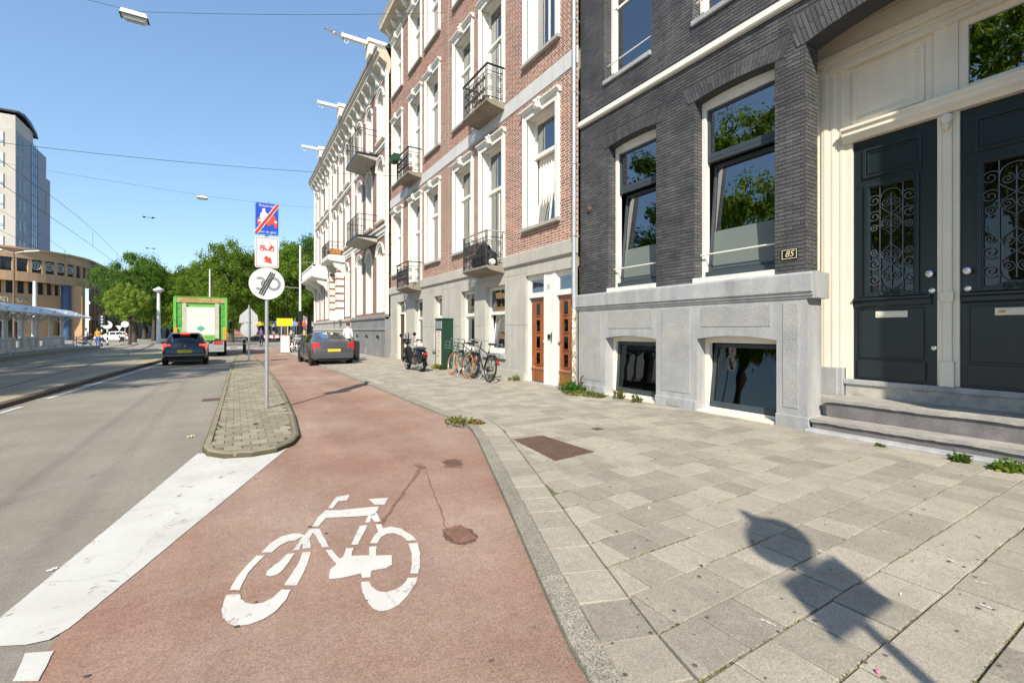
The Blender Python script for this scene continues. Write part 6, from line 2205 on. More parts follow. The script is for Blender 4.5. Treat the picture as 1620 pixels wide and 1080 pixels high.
for sx in (-1, 1):
    b = MB(); b.box(sx * .85 - .22, sx * .85 + .22, -.05, .02, .74, .9); add_local(b, 'tail_lamp', M_REDL, tk)
    for y in (1.5, 7.0):
        car_wheel(tk, sx * 1.0, y, .45, .32 if y > 5 else .5)
b = MB(); b.prof_x([(6.45, .6), (8.4, .6), (8.45, 1.5), (8.1, 2.7), (6.45, 2.75)], -1.2, 1.2); cab = add_local(b, 'cab', mat('white_cab', (.7, .7, .68), .4, .05), tk, bevel=.06)
b = MB(); b.prof_x([(8.47, 1.55), (8.15, 2.5), (8.16, 2.5), (8.48, 1.55)], -1.05, 1.05); add_local(b, 'windscreen', CARGL, cab)
for sx in (-1, 1):
    b = MB(); b.box(sx * 1.21 - .005, sx * 1.21 + .005, 6.9, 7.9, 1.6, 2.4); add_local(b, 'side_window', CARGL, cab)
    b = MB(); b.box(sx * 1.45 - .09, sx * 1.45 + .09, 8.0, 8.08, 1.7, 2.2); add_local(b, 'wing_mirror', BLACKM, cab)
tk.location = (-1.72, 32.4, 0)

# ================================================================== BICYCLES AND SCOOTER
def bicycle(name, label, loc, rz, lean, frame_m, tyre_m, basket=False, chaincase=True, group=None, size=1.13):
    """rolls along +y, rear axle at y = 0"""
    t = thing(name, label, 'bicycle', (0, 0, 0), group)
    r = .345; WB = 1.10
    for y in (0, WB):
        b = MB(); b.torus((0, y, r), r - .020, .024, 32, 6, 'x'); wh = add_local(b, 'wheel', tyre_m, t, smooth=True)
        b = MB(); b.torus((0, y, r), r - .045, .012, 28, 4, 'x'); add_local(b, 'rim', M_RIM, wh, smooth=True)
        b = MB()
        for k_ in range(16):
            a = 2 * PI * k_ / 16
            b.tube([(.02 * (-1) ** k_, y, r), (0, y + (r - .04) * math.cos(a), r + (r - .04) * math.sin(a))], .0022, 3)
        b.lathe([(.022, -.05), (.022, .05)], (0, y, r), 8, 'x')
        o = add_local(b, 'spokes', M_RIM, wh); o['kind'] = 'stuff'
        b = MB()
        a0, a1 = (.35, 2.9) if y == 0 else (.2, 2.3)
        pts = [(y + (r + .03) * math.cos(a0 + (a1 - a0) * i / 12) * (-1 if y == 0 else 1), r + (r + .03) * math.sin(a0 + (a1 - a0) * i / 12)) for i in range(13)]
        for p, q in zip(pts, pts[1:]):
            b.quad((-.028, *p), (.028, *p), (.028, *q), (-.028, *q))
        add_local(b, 'mudguard', frame_m if chaincase else BLACKM, t)
    b = MB()
    bb, seat, head, hb = (0, .46, .29), (0, .26, .82), (0, .90, .86), (0, .94, .74)
    b.tube([bb, seat], .017, 7); b.tube([bb, hb], .02, 7); b.tube([(0, .30, .70), head], .016, 7) if not basket else b.tube([(0, .38, .5), hb], .018, 7)
    for sx in (-1, 1):
        b.tube([(sx * .05, 0, r), (sx * .03, .40, .30)], .010, 5); b.tube([(sx * .05, 0, r), (sx * .02, .27, .76)], .009, 5)
        b.tube([(sx * .05, WB, r), (sx * .045, WB - .08, .68), (0, .95, .72)], .012, 5)
    b.tube([hb, (0, .88, .95), (0, .86, 1.02)], .017, 7)
    fr = add_local(b, 'frame', frame_m, t, smooth=True, auto=60)
    b = MB(); b.tube([(-.31, .66, 1.03), (-.29, .78, 1.06), (-.12, .90, 1.07), (0, .86, 1.05), (.12, .90, 1.07), (.29, .78, 1.06), (.31, .66, 1.03)], .011, 6); hbb = add_local(b, 'handlebar', M_RIM, t, smooth=True)
    for sx in (-1, 1):
        b = MB(); b.tube([(sx * .31, .66, 1.03), (sx * .315, .55, 1.01)], .017, 7); add_local(b, 'grip', BLACKM, hbb)
    b = MB(); b.tube([(0, .26, .80), (0, .235, .95)], .012, 6); add_local(b, 'seat_post', M_RIM, t)
    b = MB(); b.prism([(-.02, .36), (.02, .36), (.05, .22), (.1, .1), (.09, .04), (-.09, .04), (-.1, .1), (-.05, .22)], .95, 1.0); add_local(b, 'saddle', BLACKM, t, bevel=.02)
    b = MB()
    for sx in (-1, 1): b.tube([(sx * .06, .18, .74), (sx * .07, -.28, .74), (sx * .06, 0, r)], .007, 4)
    for k_ in range(3): b.tube([(-.07, .1 - k_ * .17, .74), (.07, .1 - k_ * .17, .74)], .006, 4)
    add_local(b, 'rear_rack', BLACKM if not basket else frame_m, t)
    b = MB(); b.lathe([(.095, -.008), (.095, .008)], (.05, .46, .29), 18, 'x'); b.tube([(.05, .46, .29), (.09, .46, .13)], .009, 5); b.tube([(-.05, .46, .29), (-.09, .46, .45)], .009, 5); b.box(.07, .17, .43, .49, .115, .135); b.box(-.17, -.07, .43, .49, .44, .46)
    add_local(b, 'crank', M_RIM, t)
    b = MB(); b.box(-.03, .03, -.40 + .02, -.36, .50, .58); add_local(b, 'rear_lamp', M_REDL, t)
    b = MB(); b.lathe([(.02, 0), (.04, .05), (.04, .06)], (0, .98, .90), 10, 'y'); add_local(b, 'headlamp', M_RIM, t)
    if chaincase:
        b = MB(); b.prof_x([(-.02, .30), (.5, .2), (.58, .28), (.5, .38), (.0, .39)], .055, .075); add_local(b, 'chain_case', BLACKM, t)
    b = MB(); b.tube([(-.03, .38, .27), (-.16, .30, .01)], .009, 5); add_local(b, 'kickstand', M_RIM, t)
    if basket:
        b = MB()
        for z in (.78, .86, .98):
            b.tube([(-.22, 1.0, z), (.22, 1.0, z), (.22, 1.32, z), (-.22, 1.32, z)], .010, 5, closed=True)
        for x in (-.22, -.07, .07, .22):
            for y in (1.0, 1.32): b.tube([(x, y, .78), (x, y, .98)], .007, 4)
            b.tube([(x, 1.0, .78), (x, 1.32, .78)], .007, 4)
        add_local(b, 'front_carrier', frame_m, t)
    t.scale = (size, size, size)
    t.location = loc
    t.rotation_euler = (0, lean, rz)
    return t
M_BGREEN = mat('sage_green_frame', (.10, .15, .12), .35, .1, metal=.2)
M_BBLACK = mat('black_bike_frame', (.02, .02, .022), .35, .1)
M_BGREY = mat('grey_bike_frame', (.28, .28, .27), .4, .1, metal=.4)
M_ORT = mat('orange_brown_tyre', (.42, .15, .04), .7, .1, 6)
gb = 'bicycles along the red house fronts'
bicycle('bicycle', 'sage green bicycle with orange tyres and front carrier beside the green cabinet', (6.22, 12.98, .06), R(-1), R(8), M_BGREEN, M_ORT, True, False, gb)
bicycle('bicycle', 'black city bicycle leaning under the open ground floor window', (6.27, 11.60, .06), R(-5), R(9), M_BBLACK, RUBBER, False, True, gb)
bicycle('bicycle', 'dark bicycle squeezed between the sage green bicycle and the wall', (6.72, 13.55, .06), R(-3), R(6), M_BBLACK, RUBBER, False, True, gb)
bicycle('bicycle', 'pale grey bicycle parked behind the black scooter', (6.55, 18.4, .06), R(4), R(6), M_BGREY, RUBBER, False, False, gb)
bicycle('bicycle', 'white bicycle laden with baskets by the grey sedan', (3.3, 34.5, .06), R(-20), R(2), mat('white_bike_frame', (.6, .6, .58), .4, .05), RUBBER, True, False, 'bicycles near the junction')
bicycle('bicycle', 'grey bicycle standing next to the white laden bicycle', (4.1, 35.5, .06), R(25), R(3), M_BGREY, RUBBER, False, True, 'bicycles near the junction')

sct = thing('scooter', 'black retro motor scooter parked against the red house', 'scooter', (0, 0, 0))
M_SCB = mat('glossy_black_scooter', (.008, .008, .009), .15, .05, coat=.8)
for y in (0, 1.25):
    b = MB(); b.lathe([(.13, -.05), (.22, -.05), (.245, -.03), (.245, .03), (.22, .05), (.13, .05)], (0, y, .245), 24, 'x'); wh = add_local(b, 'wheel', RUBBER, sct, smooth=True, auto=40)
    b = MB(); b.torus((.04, y, .245), .155, .014, 20, 5, 'x'); b.torus((-.04, y, .245), .155, .014, 20, 5, 'x')
    for k_ in range(5):
        a = 2 * PI * k_ / 5
        for sx in (-.04, .04): b.tube([(sx, y, .245), (sx, y + .15 * math.cos(a), .245 + .15 * math.sin(a))], .014, 5)
    b.lathe([(.05, -.055), (.05, .055)], (0, y, .245), 12, 'x'); add_local(b, 'rim', mat('white_rim', (.75, .75, .72), .3, .05), wh)
def ssec(w_, z0, z1): return [(0, z0), (w_ * .8, z0 + .02), (w_, z0 + (z1 - z0) * .35), (w_ * .92, z0 + (z1 - z0) * .7), (w_ * .6, z1 - .02), (0, z1)]
b = MB(); loft(b, [(-.34, ssec(.05, .60, .70)), (-.28, ssec(.13, .50, .78)), (-.10, ssec(.20, .38, .82)), (.15, ssec(.22, .32, .82)), (.40, ssec(.19, .28, .78)), (.52, ssec(.15, .25, .60)), (.58, ssec(.15, .22, .32)), (.95, ssec(.16, .20, .30)), (1.0, ssec(.17, .2, .5))])
add_local(b, 'body', M_SCB, sct, smooth=True, auto=50)
b = MB(); loft(b, [(-.30, ssec(.08, .80, .84)), (-.22, ssec(.14, .80, .90)), (.1, ssec(.15, .80, .90)), (.4, ssec(.13, .78, .88)), (.52, ssec(.08, .77, .82))]); add_local(b, 'seat', mat('black_vinyl', (.02, .02, .02), .5, .1), sct, smooth=True)
b = MB()
for k_ in range(9):
    pass
b.hexa([(-.20, .98, .28), (.20, .98, .28), (.18, 1.04, .28), (-.18, 1.04, .28)], [(-.16, 1.06, .86), (.16, 1.06, .86), (.13, 1.13, .86), (-.13, 1.13, .86)]); add_local(b, 'leg_shield', M_SCB, sct, bevel=.03)
b = MB(); pts = [(1.25 + .29 * math.cos(a), .245 + .29 * math.sin(a)) for a in [PI * .05 + PI * .85 * i / 10 for i in range(11)]]
for p, q in zip(pts, pts[1:]): b.quad((-.08, *p), (.08, *p), (.08, *q), (-.08, *q))
add_local(b, 'front_mudguard', M_SCB, sct)
b = MB(); pts = [(.29 * math.cos(a), .245 + .29 * math.sin(a)) for a in [PI * .2 + PI * .85 * i / 10 for i in range(11)]]
for p, q in zip(pts, pts[1:]): b.quad((-.08, *p), (.08, *p), (.08, *q), (-.08, *q))
add_local(b, 'rear_mudguard', M_SCB, sct)
b = MB(); b.tube([(0, 1.22, .25), (0, 1.06, .9), (0, 1.02, 1.02)], .03, 8); b.tube([(-.33, .92, 1.06), (-.12, 1.02, 1.04), (.12, 1.02, 1.04), (.33, .92, 1.06)], .02, 7); add_local(b, 'handlebar', M_SCB, sct)
b = MB(); b.ball((0, 1.08, 1.05), .10, 12, 8, sc=(1.1, .8, 1)); add_local(b, 'headlamp', M_SCB, sct, smooth=True)
for sx in (-1, 1):
    b = MB(); b.tube([(sx * .2, .98, 1.06), (sx * .26, .95, 1.28)], .008, 5); b.lathe([(.07, 0), (.075, .015), (.05, .03)], (sx * .27, .94, 1.34), 12, 'y'); add_local(b, 'mirror', BLACKM, sct)
b = MB(); b.box(-.07, .07, -.36, -.30, .62, .70); add_local(b, 'rear_lamp', M_REDL, sct)
b = MB(); b.tube([(-.18, .1, .22), (-.2, -.35, .30)], .045, 8); add_local(b, 'exhaust', STEEL, sct)
b = MB(); b.tube([(.1, .5, .22), (.2, .45, .02)], .012, 5); add_local(b, 'kickstand', STEEL, sct)
b = MB()
for k_ in range(8):
    u0, u1 = -.2 + .4 * k_ / 8, -.2 + .4 * (k_ + 1) / 8
    b.quad((u0, 1.16 - u0 * u0 * 2, 1.08), (u1, 1.16 - u1 * u1 * 2, 1.08), (u1 * .8, 1.04 - u1 * u1 * 2, 1.42), (u0 * .8, 1.04 - u0 * u0 * 2, 1.42))
add_local(b, 'wind_shield', GLASS, sct)
sct.location = (5.85, 15.9, .06); sct.rotation_euler = (0, R(-6), R(6))
# ================================================================== STREET FURNITURE
def signface(m_, x, y, z, face=1):
    """moves lettering built in XY to a sign facing -y"""
    return m_.xf(Matrix.Translation((x, y, z)) @ Matrix.Rotation(PI / 2, 4, 'X'))
M_SBLUE = mat('sign_blue', (.012, .06, .42), .45, .03)
M_SBLUEL = mat('sign_blue_rim', (.10, .28, .68), .45, .03)
M_SRED = mat('sign_red', (.42, .03, .03), .45, .03)
M_SRED2 = mat('sign_bright_red', (.55, .06, .03), .45, .03)
M_SWH = mat('sign_white', (.60, .60, .59), .45, .03)
M_SGR = mat('sign_grey', (.22, .22, .225), .5, .03)
M_SBK = mat('sign_black', (.02, .02, .02), .5, .03)
M_SBACK = mat('sign_back_aluminium', (.50, .51, .51), .5, .08, 4, metal=.3)
def rrect(w_, h_, r, n_=5):
    out = []
    for cx, cz, a0 in ((w_ / 2 - r, h_ / 2 - r, 0), (-w_ / 2 + r, h_ / 2 - r, PI / 2), (-w_ / 2 + r, -h_ / 2 + r, PI), (w_ / 2 - r, -h_ / 2 + r, 1.5 * PI)):
        for i in range(n_ + 1):
            a = a0 + PI / 2 * i / n_
            out.append((cx + r * math.cos(a), cz + r * math.sin(a)))
    return out
def plate(poly, x, y, z, d, name, m_, parent, bevel=0):
    """outline in (x, z) as a plate facing -y whose front is at y"""
    b = MB()
    n_ = len(poly)
    vs = [(x + p, y, z + q) for p, q in poly] + [(x + p, y + d, z + q) for p, q in poly]
    b.add(vs, [tuple(range(n_)), tuple(range(2 * n_ - 1, n_ - 1, -1))] + [(i, (i + 1) % n_, n_ + (i + 1) % n_, n_ + i) for i in range(n_)])
    return b.build(name, m_, parent)
def disc(r, n_=40): return [(r * math.cos(2 * PI * i / n_), r * math.sin(2 * PI * i / n_)) for i in range(n_)]
SXp, SYp = .515, 9.84
sp = thing('sign_post', 'steel post on the island carrying the blue, scooter and 30 signs', 'sign post', (SXp, SYp, .1))
b = MB(); b.tube([(SXp, SYp, .08), (SXp, SYp, 4.0)], .032, 14); b.build('pole', STEEL, sp, smooth=True, auto=50)
for z in (3.82, 3.5, 3.2, 2.85, 2.58, 2.3):
    b = MB(); b.box(SXp - .045, SXp + .045, SYp - .05, SYp + .04, z - .02, z + .02); b.build('clamp', STEEL, sp)
y = SYp - .055
# end-of-cycle-street sign
s1 = plate(rrect(.40, .61, .04), SXp + .0, y, 3.665, .012, 'blue_sign', M_SBLUEL, sp)
plate(rrect(.372, .582, .03), SXp, y - .003, 3.665, .003, 'blue_field', M_SBLUE, s1)
t_ = signface(text_mb('fietsstraat', .068, .001), SXp, y - .006, 3.665 + .245); t_.build('sign_lettering', M_SWH, s1)
t_ = signface(text_mb('auto te gast', .068, .001), SXp, y - .006, 3.665 - .245); t_.build('sign_lettering', M_SWH, s1)
plate([(-.125, -.16), (-.09, -.19), (-.06, -.16), (-.055, -.06), (-.02, -.05), (-.0, -.02), (.005, .07), (-.01, .11), (-.04, .13), (-.035, .17), (-.05, .195), (-.075, .195), (-.09, .17), (-.085, .13), (-.115, .10), (-.13, .0), (-.12, -.1)], SXp + .01, y - .0075, 3.665, .003, 'cyclist_figure', M_SWH, s1)
plate([(-.03, -.10), (-.01, -.10), (.0, -.13), (.05, -.13), (.055, -.10), (.11, -.10), (.115, -.16), (.155, -.16), (.165, -.04), (.145, .0), (.12, .065), (.06, .085), (.02, .06), (-.01, .0), (-.04, -.03)], SXp + .01, y - .0085, 3.665, .003, 'red_car_figure', M_SRED2, s1)
plate([(-.16, -.11), (-.13, -.15), (-.1, -.11), (-.1, -.02), (-.13, .02), (-.16, -.02)], SXp, y - .0085, 3.665, .003, 'red_car_figure', M_SRED2, s1)
for u in (-.125, .145): plate(disc(.022, 14), SXp + u, y - .0095, 3.62, .002, 'headlamp_dot', M_SWH, s1)
dgl = Vector((.40, .61)).normalized(); nn = Vector((-dgl.y, dgl.x))
def bar(half, wd): return [tuple(dgl * half + nn * wd), tuple(-dgl * half + nn * wd), tuple(-dgl * half - nn * wd), tuple(dgl * half - nn * wd)]
plate(bar(.335, .036), SXp, y - .012, 3.665, .003, 'stripe_edge', M_SWH, s1)
plate(bar(.34, .023), SXp, y - .0145, 3.665, .003, 'red_stripe', M_SRED, s1)
# scooter plate
s2 = plate(rrect(.40, .585, .035), SXp, y, 3.035, .012, 'scooter_sign', M_SWH, sp)
ro, ri = rrect(.365, .55, .022), rrect(.35, .535, .018)
b = MB(); n_ = len(ro)
b.add([(SXp + p, y - .003, 3.035 + q) for p, q in ro] + [(SXp + p, y - .003, 3.035 + q) for p, q in ri], [(i, (i + 1) % n_, n_ + (i + 1) % n_, n_ + i) for i in range(n_)]); b.build('red_border', M_SRED, s2)
b = MB()
for u in (-.085, .085): b.torus((SXp + u, y - .004, 3.095), .030, .0075, 20, 4, 'y')
b.build('scooter_wheels', M_SRED2, s2)
plate([(-.115, .035), (-.03, .025), (-.005, -.01), (.03, -.01), (.045, .05), (.06, .055), (.065, .09), (.075, .095), (.085, .06), (.12, .055), (.125, .035), (.085, .03), (.055, -.03), (-.03, -.03), (-.06, .005), (-.11, .015)], SXp, y - .005, 3.10, .003, 'scooter_figure', M_SRED2, s2)
plate([(-.12, .045), (-.025, .04), (-.03, .06), (-.06, .065), (-.11, .062)], SXp, y - .005, 3.10, .003, 'scooter_figure', M_SRED2, s2)
plate([(.03, .105), (.062, .108), (.06, .117), (.03, .115)], SXp, y - .005, 3.10, .003, 'scooter_figure', M_SRED2, s2)
plate([(-.02, .075), (.02, .03), (.045, .055), (.075, -.075), (-.06, -.045), (-.03, -.025), (-.065, .02)], SXp + .01, y - .005, 2.90, .003, 'arrow_figure', M_SRED2, s2)
# end of 30 zone
s3 = plate(disc(.30), SXp, y, 2.44, .012, 'round_sign', M_SWH, sp)
b = MB()
def arc_ring(b, cx, cz, rx, rz, a0, a1, w_, n_=18):
    for i in range(n_):
        a, c = a0 + (a1 - a0) * i / n_, a0 + (a1 - a0) * (i + 1) / n_
        b.quad((SXp + cx + rx * math.cos(a), y - .004, 2.44 + cz + rz * math.sin(a)), (SXp + cx + rx * math.cos(c), y - .004, 2.44 + cz + rz * math.sin(c)),
               (SXp + cx + (rx - w_) * math.cos(c), y - .004, 2.44 + cz + (rz - w_) * math.sin(c)), (SXp + cx + (rx - w_) * math.cos(a), y - .004, 2.44 + cz + (rz - w_) * math.sin(a)))
arc_ring(b, .115, 0, .118, .128, 0, 2 * PI, .046, 30); b.build('digit', M_SGR, s3)
b = MB(); arc_ring(b, -.115, .058, .085, .067, -1.35, 2.5, .042, 16); arc_ring(b, -.115, -.058, .092, .068, -2.6, 1.35, .042, 16); b.build('digit', M_SGR, s3)
d30 = Vector((.43, .9)).normalized(); n30 = Vector((-d30.y, d30.x))
for k_, o_ in enumerate((-.036, 0, .036)):
    c = n30 * -o_
    plate([tuple(c + d30 * .235 + n30 * .0105), tuple(c - d30 * .235 + n30 * .0105), tuple(c - d30 * .235 - n30 * .0105), tuple(c + d30 * .235 - n30 * .0105)], SXp, y - .0075, 2.44, .003, 'black_bar', M_SBK, s3)

# sign behind the viewer whose shadow falls on the paving
bx_, by_ = 1.30, -.93
s4 = thing('sign_post', 'signpost on the kerb behind the viewer casting its shadow on the tiles', 'sign post', (bx_, by_, .06))
b = MB(); b.tube([(bx_, by_, .03), (bx_, by_, 3.33)], .034, 12); b.build('pole', STEEL, s4, smooth=True, auto=50)
plate(disc(.30), bx_, by_ - .05, 2.92, .012, 'round_sign', M_SWH, s4)
b = MB(); b.box(bx_ - .31, bx_ + .31, by_ - .05, by_ - .038, 2.16, 2.60); b.build('square_sign', M_SBLUE, s4)
plate([(-.09, 0), (.09, 0), (0, .14)], bx_, by_ - .045, 3.20, .01, 'top_finial', M_SWH, s4)

# pair of sign backs on the far island
fx, fy = G(394, 574)
s5 = thing('sign_post', 'grey post with the plain backs of a triangular and a round sign', 'sign post', (fx, fy, .1))
b = MB(); b.tube([(fx, fy, .08), (fx, fy, 2.78)], .035, 8); b.build('pole', STEEL, s5)
plate([(-.42, -.36), (.38, -.36), (.36, .12), (-.30, .10), (0, .38)][:2] + [(.36, .0), (.02, .42), (-.38, .0)], fx, fy + .05, 2.28, .012, 'triangular_sign', M_SBACK, s5)
plate(disc(.36), fx, fy + .05, 1.60, .012, 'round_sign', M_SBACK, s5)
def bollard(x, y, lab):
    t = thing('bollard', lab, 'bollard', (x, y, 0))
    MB().lathe([(.1, 0), (.1, .75), (.08, .9), (.03, .95)], (x, y, 0), 10).build('post', BLACKM, t)
    MB().lathe([(.102, .62), (.102, .72)], (x, y, 0), 10).build('white_ring', M_SWH, t)
bollard(.55, 36.5, 'black bollard with white ring at the far island tip')

# white service cabinet with yellow sign
cx, cy = G(451, 557, .05)
sc_ = thing('service_cabinet', 'white slim cabinet at the end of the pavement under the yellow sign', 'cabinet', (cx, cy, .05))
MB().box(cx - .28, cx + .28, cy - .18, cy + .18, .03, 1.16).build('body', mat('white_cabinet', (.66, .65, .62), .5, .06), sc_, bevel=.02)
MB().box(cx - .3, cx + .3, cy - .2, cy + .2, 1.16, 1.2).build('lid', M_SWH, sc_)
ys = thing('yellow_sign', 'yellow notice sign on two thin posts behind the white cabinet', 'sign', (cx, cy + .35, .05))
for u in (-.2, .2): MB().tube([(cx + u, cy + .35, .02), (cx + u, cy + .35, 2.4)], .025, 6).build('post', M_SWH, ys)
MB().box(cx - .5, cx + .5, cy + .30, cy + .33, 1.88, 2.42).build('board', mat('bright_yellow', (.78, .60, .01), .5, .03), ys)

# dark green utility cabinet with a printed strip
uc = thing('utility_cabinet', 'dark green utility cabinet with a vertical lettered strip against the red house', 'cabinet', (7.1, 16.85, .06))
M_UG = mat('dark_green_cabinet', (.010, .042, .024), .4, .1, 2)
MB().box(6.86, 7.33, 16.5, 17.2, .05, 1.98).build('body', M_UG, uc, bevel=.02)
MB().box(6.83, 7.335, 16.48, 17.22, 1.98, 2.04).build('lid', M_UG, uc, bevel=.02)
MB().box(6.83, 6.87, 16.52, 17.18, 1.62, 1.93).build('meter_box', STEEL, uc, bevel=.01)
MB().box(6.845, 6.862, 16.60, 17.06, .22, 1.55).build('lettered_strip', mat('cream_strip', (.66, .60, .52), .6, .06), uc)
for i, (ch, c) in enumerate(zip('MiCeKLS', ((.30, .10, .12), (.08, .07, .06), (.42, .16, .04), (.55, .28, .03), (.36, .10, .16), (.10, .08, .07), (.60, .34, .03)))):
    t_ = text_mb(ch, .30, .001)
    t_.xf(Matrix.Translation((6.842, 16.83, 1.42 - i * .178)) @ Matrix(((0, 0, -1, 0), (-1, 0, 0, 0), (0, 1, 0, 0), (0, 0, 0, 1))) @ Matrix.Rotation(-PI / 2, 4, 'Z'))
    t_.build('strip_letter', mat('strip_ink_%d' % i, c, .6, 0), uc)

# masts and lamps around the junction
def mast(name, label, cat, x, y, h, r, m_, arm=None, dark=0):
    t = thing(name, label, cat, (x, y, 0))
    MB().tube([(x, y, 0), (x, y, h)], [r * 1.15, r * .8], 10).build('pole', m_, t, smooth=True, auto=50)
    if dark: MB().tube([(x, y, 0), (x, y, dark)], r * 1.45, 10).build('dark_sleeve', BLACKM, t, smooth=True, auto=50)
    return t
x, y = at(475, 50)
t = mast('traffic_mast', 'tall pale mast with a dark foot past the terrace end', 'mast', x, y, 10.9, .13, M_SWH, dark=3.7)
MB().tube([(x, y, 9.0), (x + 1.6, y, 9.2)], .04, 6).build('lamp_arm', STEEL, t); MB().box(x + 1.5, x + 2.2, y - .15, y + .15, 9.12, 9.25).build('lamp_head', STEEL, t)
MB().tube([(x, y, 6.2), (x - 2.0, y, 6.3)], .04, 6).build('lamp_arm', STEEL, t); MB().box(x - 2.5, x - 1.9, y - .15, y + .15, 6.25, 6.37).build('lamp_head', STEEL, t)
x, y = at(251, 56)
t = mast('lamp_column', 'white lamp column with a small cap before the trees', 'lamp column', x, y, 6.4, .20, mat('lamp_white', (.72, .72, .70), .5, .03))
MB().lathe([(.2, 0), (.55, .25), (.6, .4), (.25, .6), (.05, .75)], (x, y, 6.2), 12).build('cap', M_SWH, t)
x, y = at(332, 50)
mast('tram_mast', 'slim white mast rising just above the green truck', 'mast', x, y, 8.3, .09, M_SWH)
x, y = at(55, 52)
mast('tram_mast', 'white tram mast behind the tram stop roof', 'mast', x, y, 7.2, .2, M_SWH)
x, y = at(22, 52)
t = mast('street_lamp', 'brown street lamp with two arms behind the tram stop', 'street lamp', x, y, 10.6, .10, mat('brown_lamp_paint', (.16, .10, .06), .5, .1))
for s_ in (-1, 1):
    MB().tube([(x, y, 10.4), (x + s_ * 1.0, y, 10.7)], .05, 6).build('lamp_arm', STEEL, t); MB().hexa([(x + s_ * .9, y - .2, 10.62), (x + s_ * 2.1, y - .15, 10.8), (x + s_ * 2.1, y + .15, 10.8), (x + s_ * .9, y + .2, 10.62)], [(x + s_ * .9, y - .15, 10.76), (x + s_ * 2.1, y - .1, 10.9), (x + s_ * 2.1, y + .1, 10.9), (x + s_ * .9, y + .15, 10.76)]).build('lamp_head', M_SWH, t)
def striped(t, x, y, h, r=.07):
    k_ = 0; z = 0
    while z < h:
        MB().lathe([(r, z), (r, min(z + .28, h))], (x, y, 0), 8).build('stripe', M_SWH if k_ % 2 else M_SBK, t)
        z += .28; k_ += 1
x, y = at(161, 46)
t = thing('traffic_light', 'black traffic light on a striped pole by the tram stop end', 'traffic light', (x, y, 0)); striped(t, x, y, 2.3)
MB().box(x - .22, x + .3, y - .12, y + .12, 2.2, 3.15).build('lamp_box', M_SBK, t); MB().box(x - .3, x + .42, y + .12, y + .14, 2.1, 3.25).build('back_board', M_SBK, t)
for z in (2.4, 2.68, 2.96): MB().lathe([(.1, 0), (.1, -.05)], (x + .04, y - .12, z), 10, 'y').build('lens', M_SBACK, t)
x, y = at(170, 48)
t = thing('round_sign', 'large round white sign on a striped pole near the traffic light', 'sign', (x, y, 0)); striped(t, x, y, 1.9)
plate(disc(.42), x, y - .1, 2.15, .03, 'disc', M_SWH, t); plate(disc(.13, 14), x, y - .12, 2.3, .015, 'dark_figure', M_SBK, t)
x, y = at(189, 62)
t = thing('give_way_sign', 'small triangular sign on a striped pole before the plaza wing', 'sign', (x, y, 0)); striped(t, x, y, 1.6)
plate([(-.4, .35), (.4, .35), (0, -.3)], x, y - .1, 1.9, .03, 'triangle', M_SWH, t)
x, y = at(198, 56)
t = thing('round_sign', 'white round sign on a plain post beside the pale young tree', 'sign', (x, y, 0))
MB().tube([(x, y, 0), (x, y, 2.3)], .05, 8).build('post', STEEL, t); plate(disc(.38), x, y - .1, 2.35, .03, 'disc', M_SWH, t)

# tram stop
ts = thing('tram_shelter', 'white steel tram stop shelter with a curved glass roof', 'tram shelter', (-12, 42, .26))
M_CAN = mat('canopy_panel', (.50, .52, .52), .35, .08, 1.5)
YS0, YS1 = 20.0, 50.0
prof = [(-13.9, 2.75), (-13.2, 3.05), (-12.3, 3.25), (-11.4, 3.15), (-10.7, 2.85), (-10.25, 2.62)]
nb_ = 12
for i in range(nb_):
    ya, yb = YS0 + (YS1 - YS0) * i / nb_ + .03, YS0 + (YS1 - YS0) * (i + 1) / nb_ - .03
    for (xa, za), (xc, zc) in zip(prof, prof[1:]):
        b = MB(); b.hexa([(xa, ya, za), (xc, ya, zc), (xc, yb, zc), (xa, yb, za)], [(xa, ya, za + .02), (xc, ya, zc + .02), (xc, yb, zc + .02), (xa, yb, za + .02)]); b.build('roof_pane', M_CAN, ts)
    b = MB(); b.tube([(p, ya - .03, q - .03) for p, q in prof], .045, 6); rib = b.build('roof_rib', M_SWH, ts)
    if True:
        yy = ya - .03 + .2
        for xp in (-11.35, -12.9):
            MB().tube([(xp, yy, .2), (xp, yy, 2.6)], .11, 8).build('post', M_SWH, ts, smooth=True, auto=50)
            b = MB()
            for dx in (-.9, .9): b.tube([(xp, yy, 2.1), (xp + dx * .4, yy, 2.45), (xp + dx, yy, 2.9)], .05, 6)
            for dy in (-.9, .9): b.tube([(xp, yy, 2.2), (xp, yy + dy, 2.95)], .04, 6)
            b.build('strut', M_SWH, ts)
for xa in (-10.25, -13.9):
    za = prof[-1][1] if xa > -11 else prof[0][1]
    MB().tube([(xa, YS0, za), (xa, YS1 + .6, za - .02)], .06, 6).build('edge_tube', M_SWH, ts)
for k_, yy in enumerate((28, 31.5, 35, 38.5, 42, 45.5, 48)):
    b = MB(); b.box(-11.9, -11.1, yy, yy + 1.9, .26, .5); b.box(-11.85, -11.7, yy, yy + 1.9, .5, 1.15)
    tag(b.build('platform_bench', mat('white_concrete_bench', (.62, .60, .56), .8, .1)), 'white concrete bench block on the tram platform under the shelter', 'bench', 'platform benches')
b = MB(); b.tube([(-10.35, 26, 1.05), (-10.35, 49.5, 1.05)], .035, 6)
for yy in range(26, 50, 3): b.tube([(-10.35, yy, .26), (-10.35, yy, 1.05)], .03, 6)
tag(b.build('platform_railing', STEEL), 'low steel railing along the tram platform edge', 'railing')

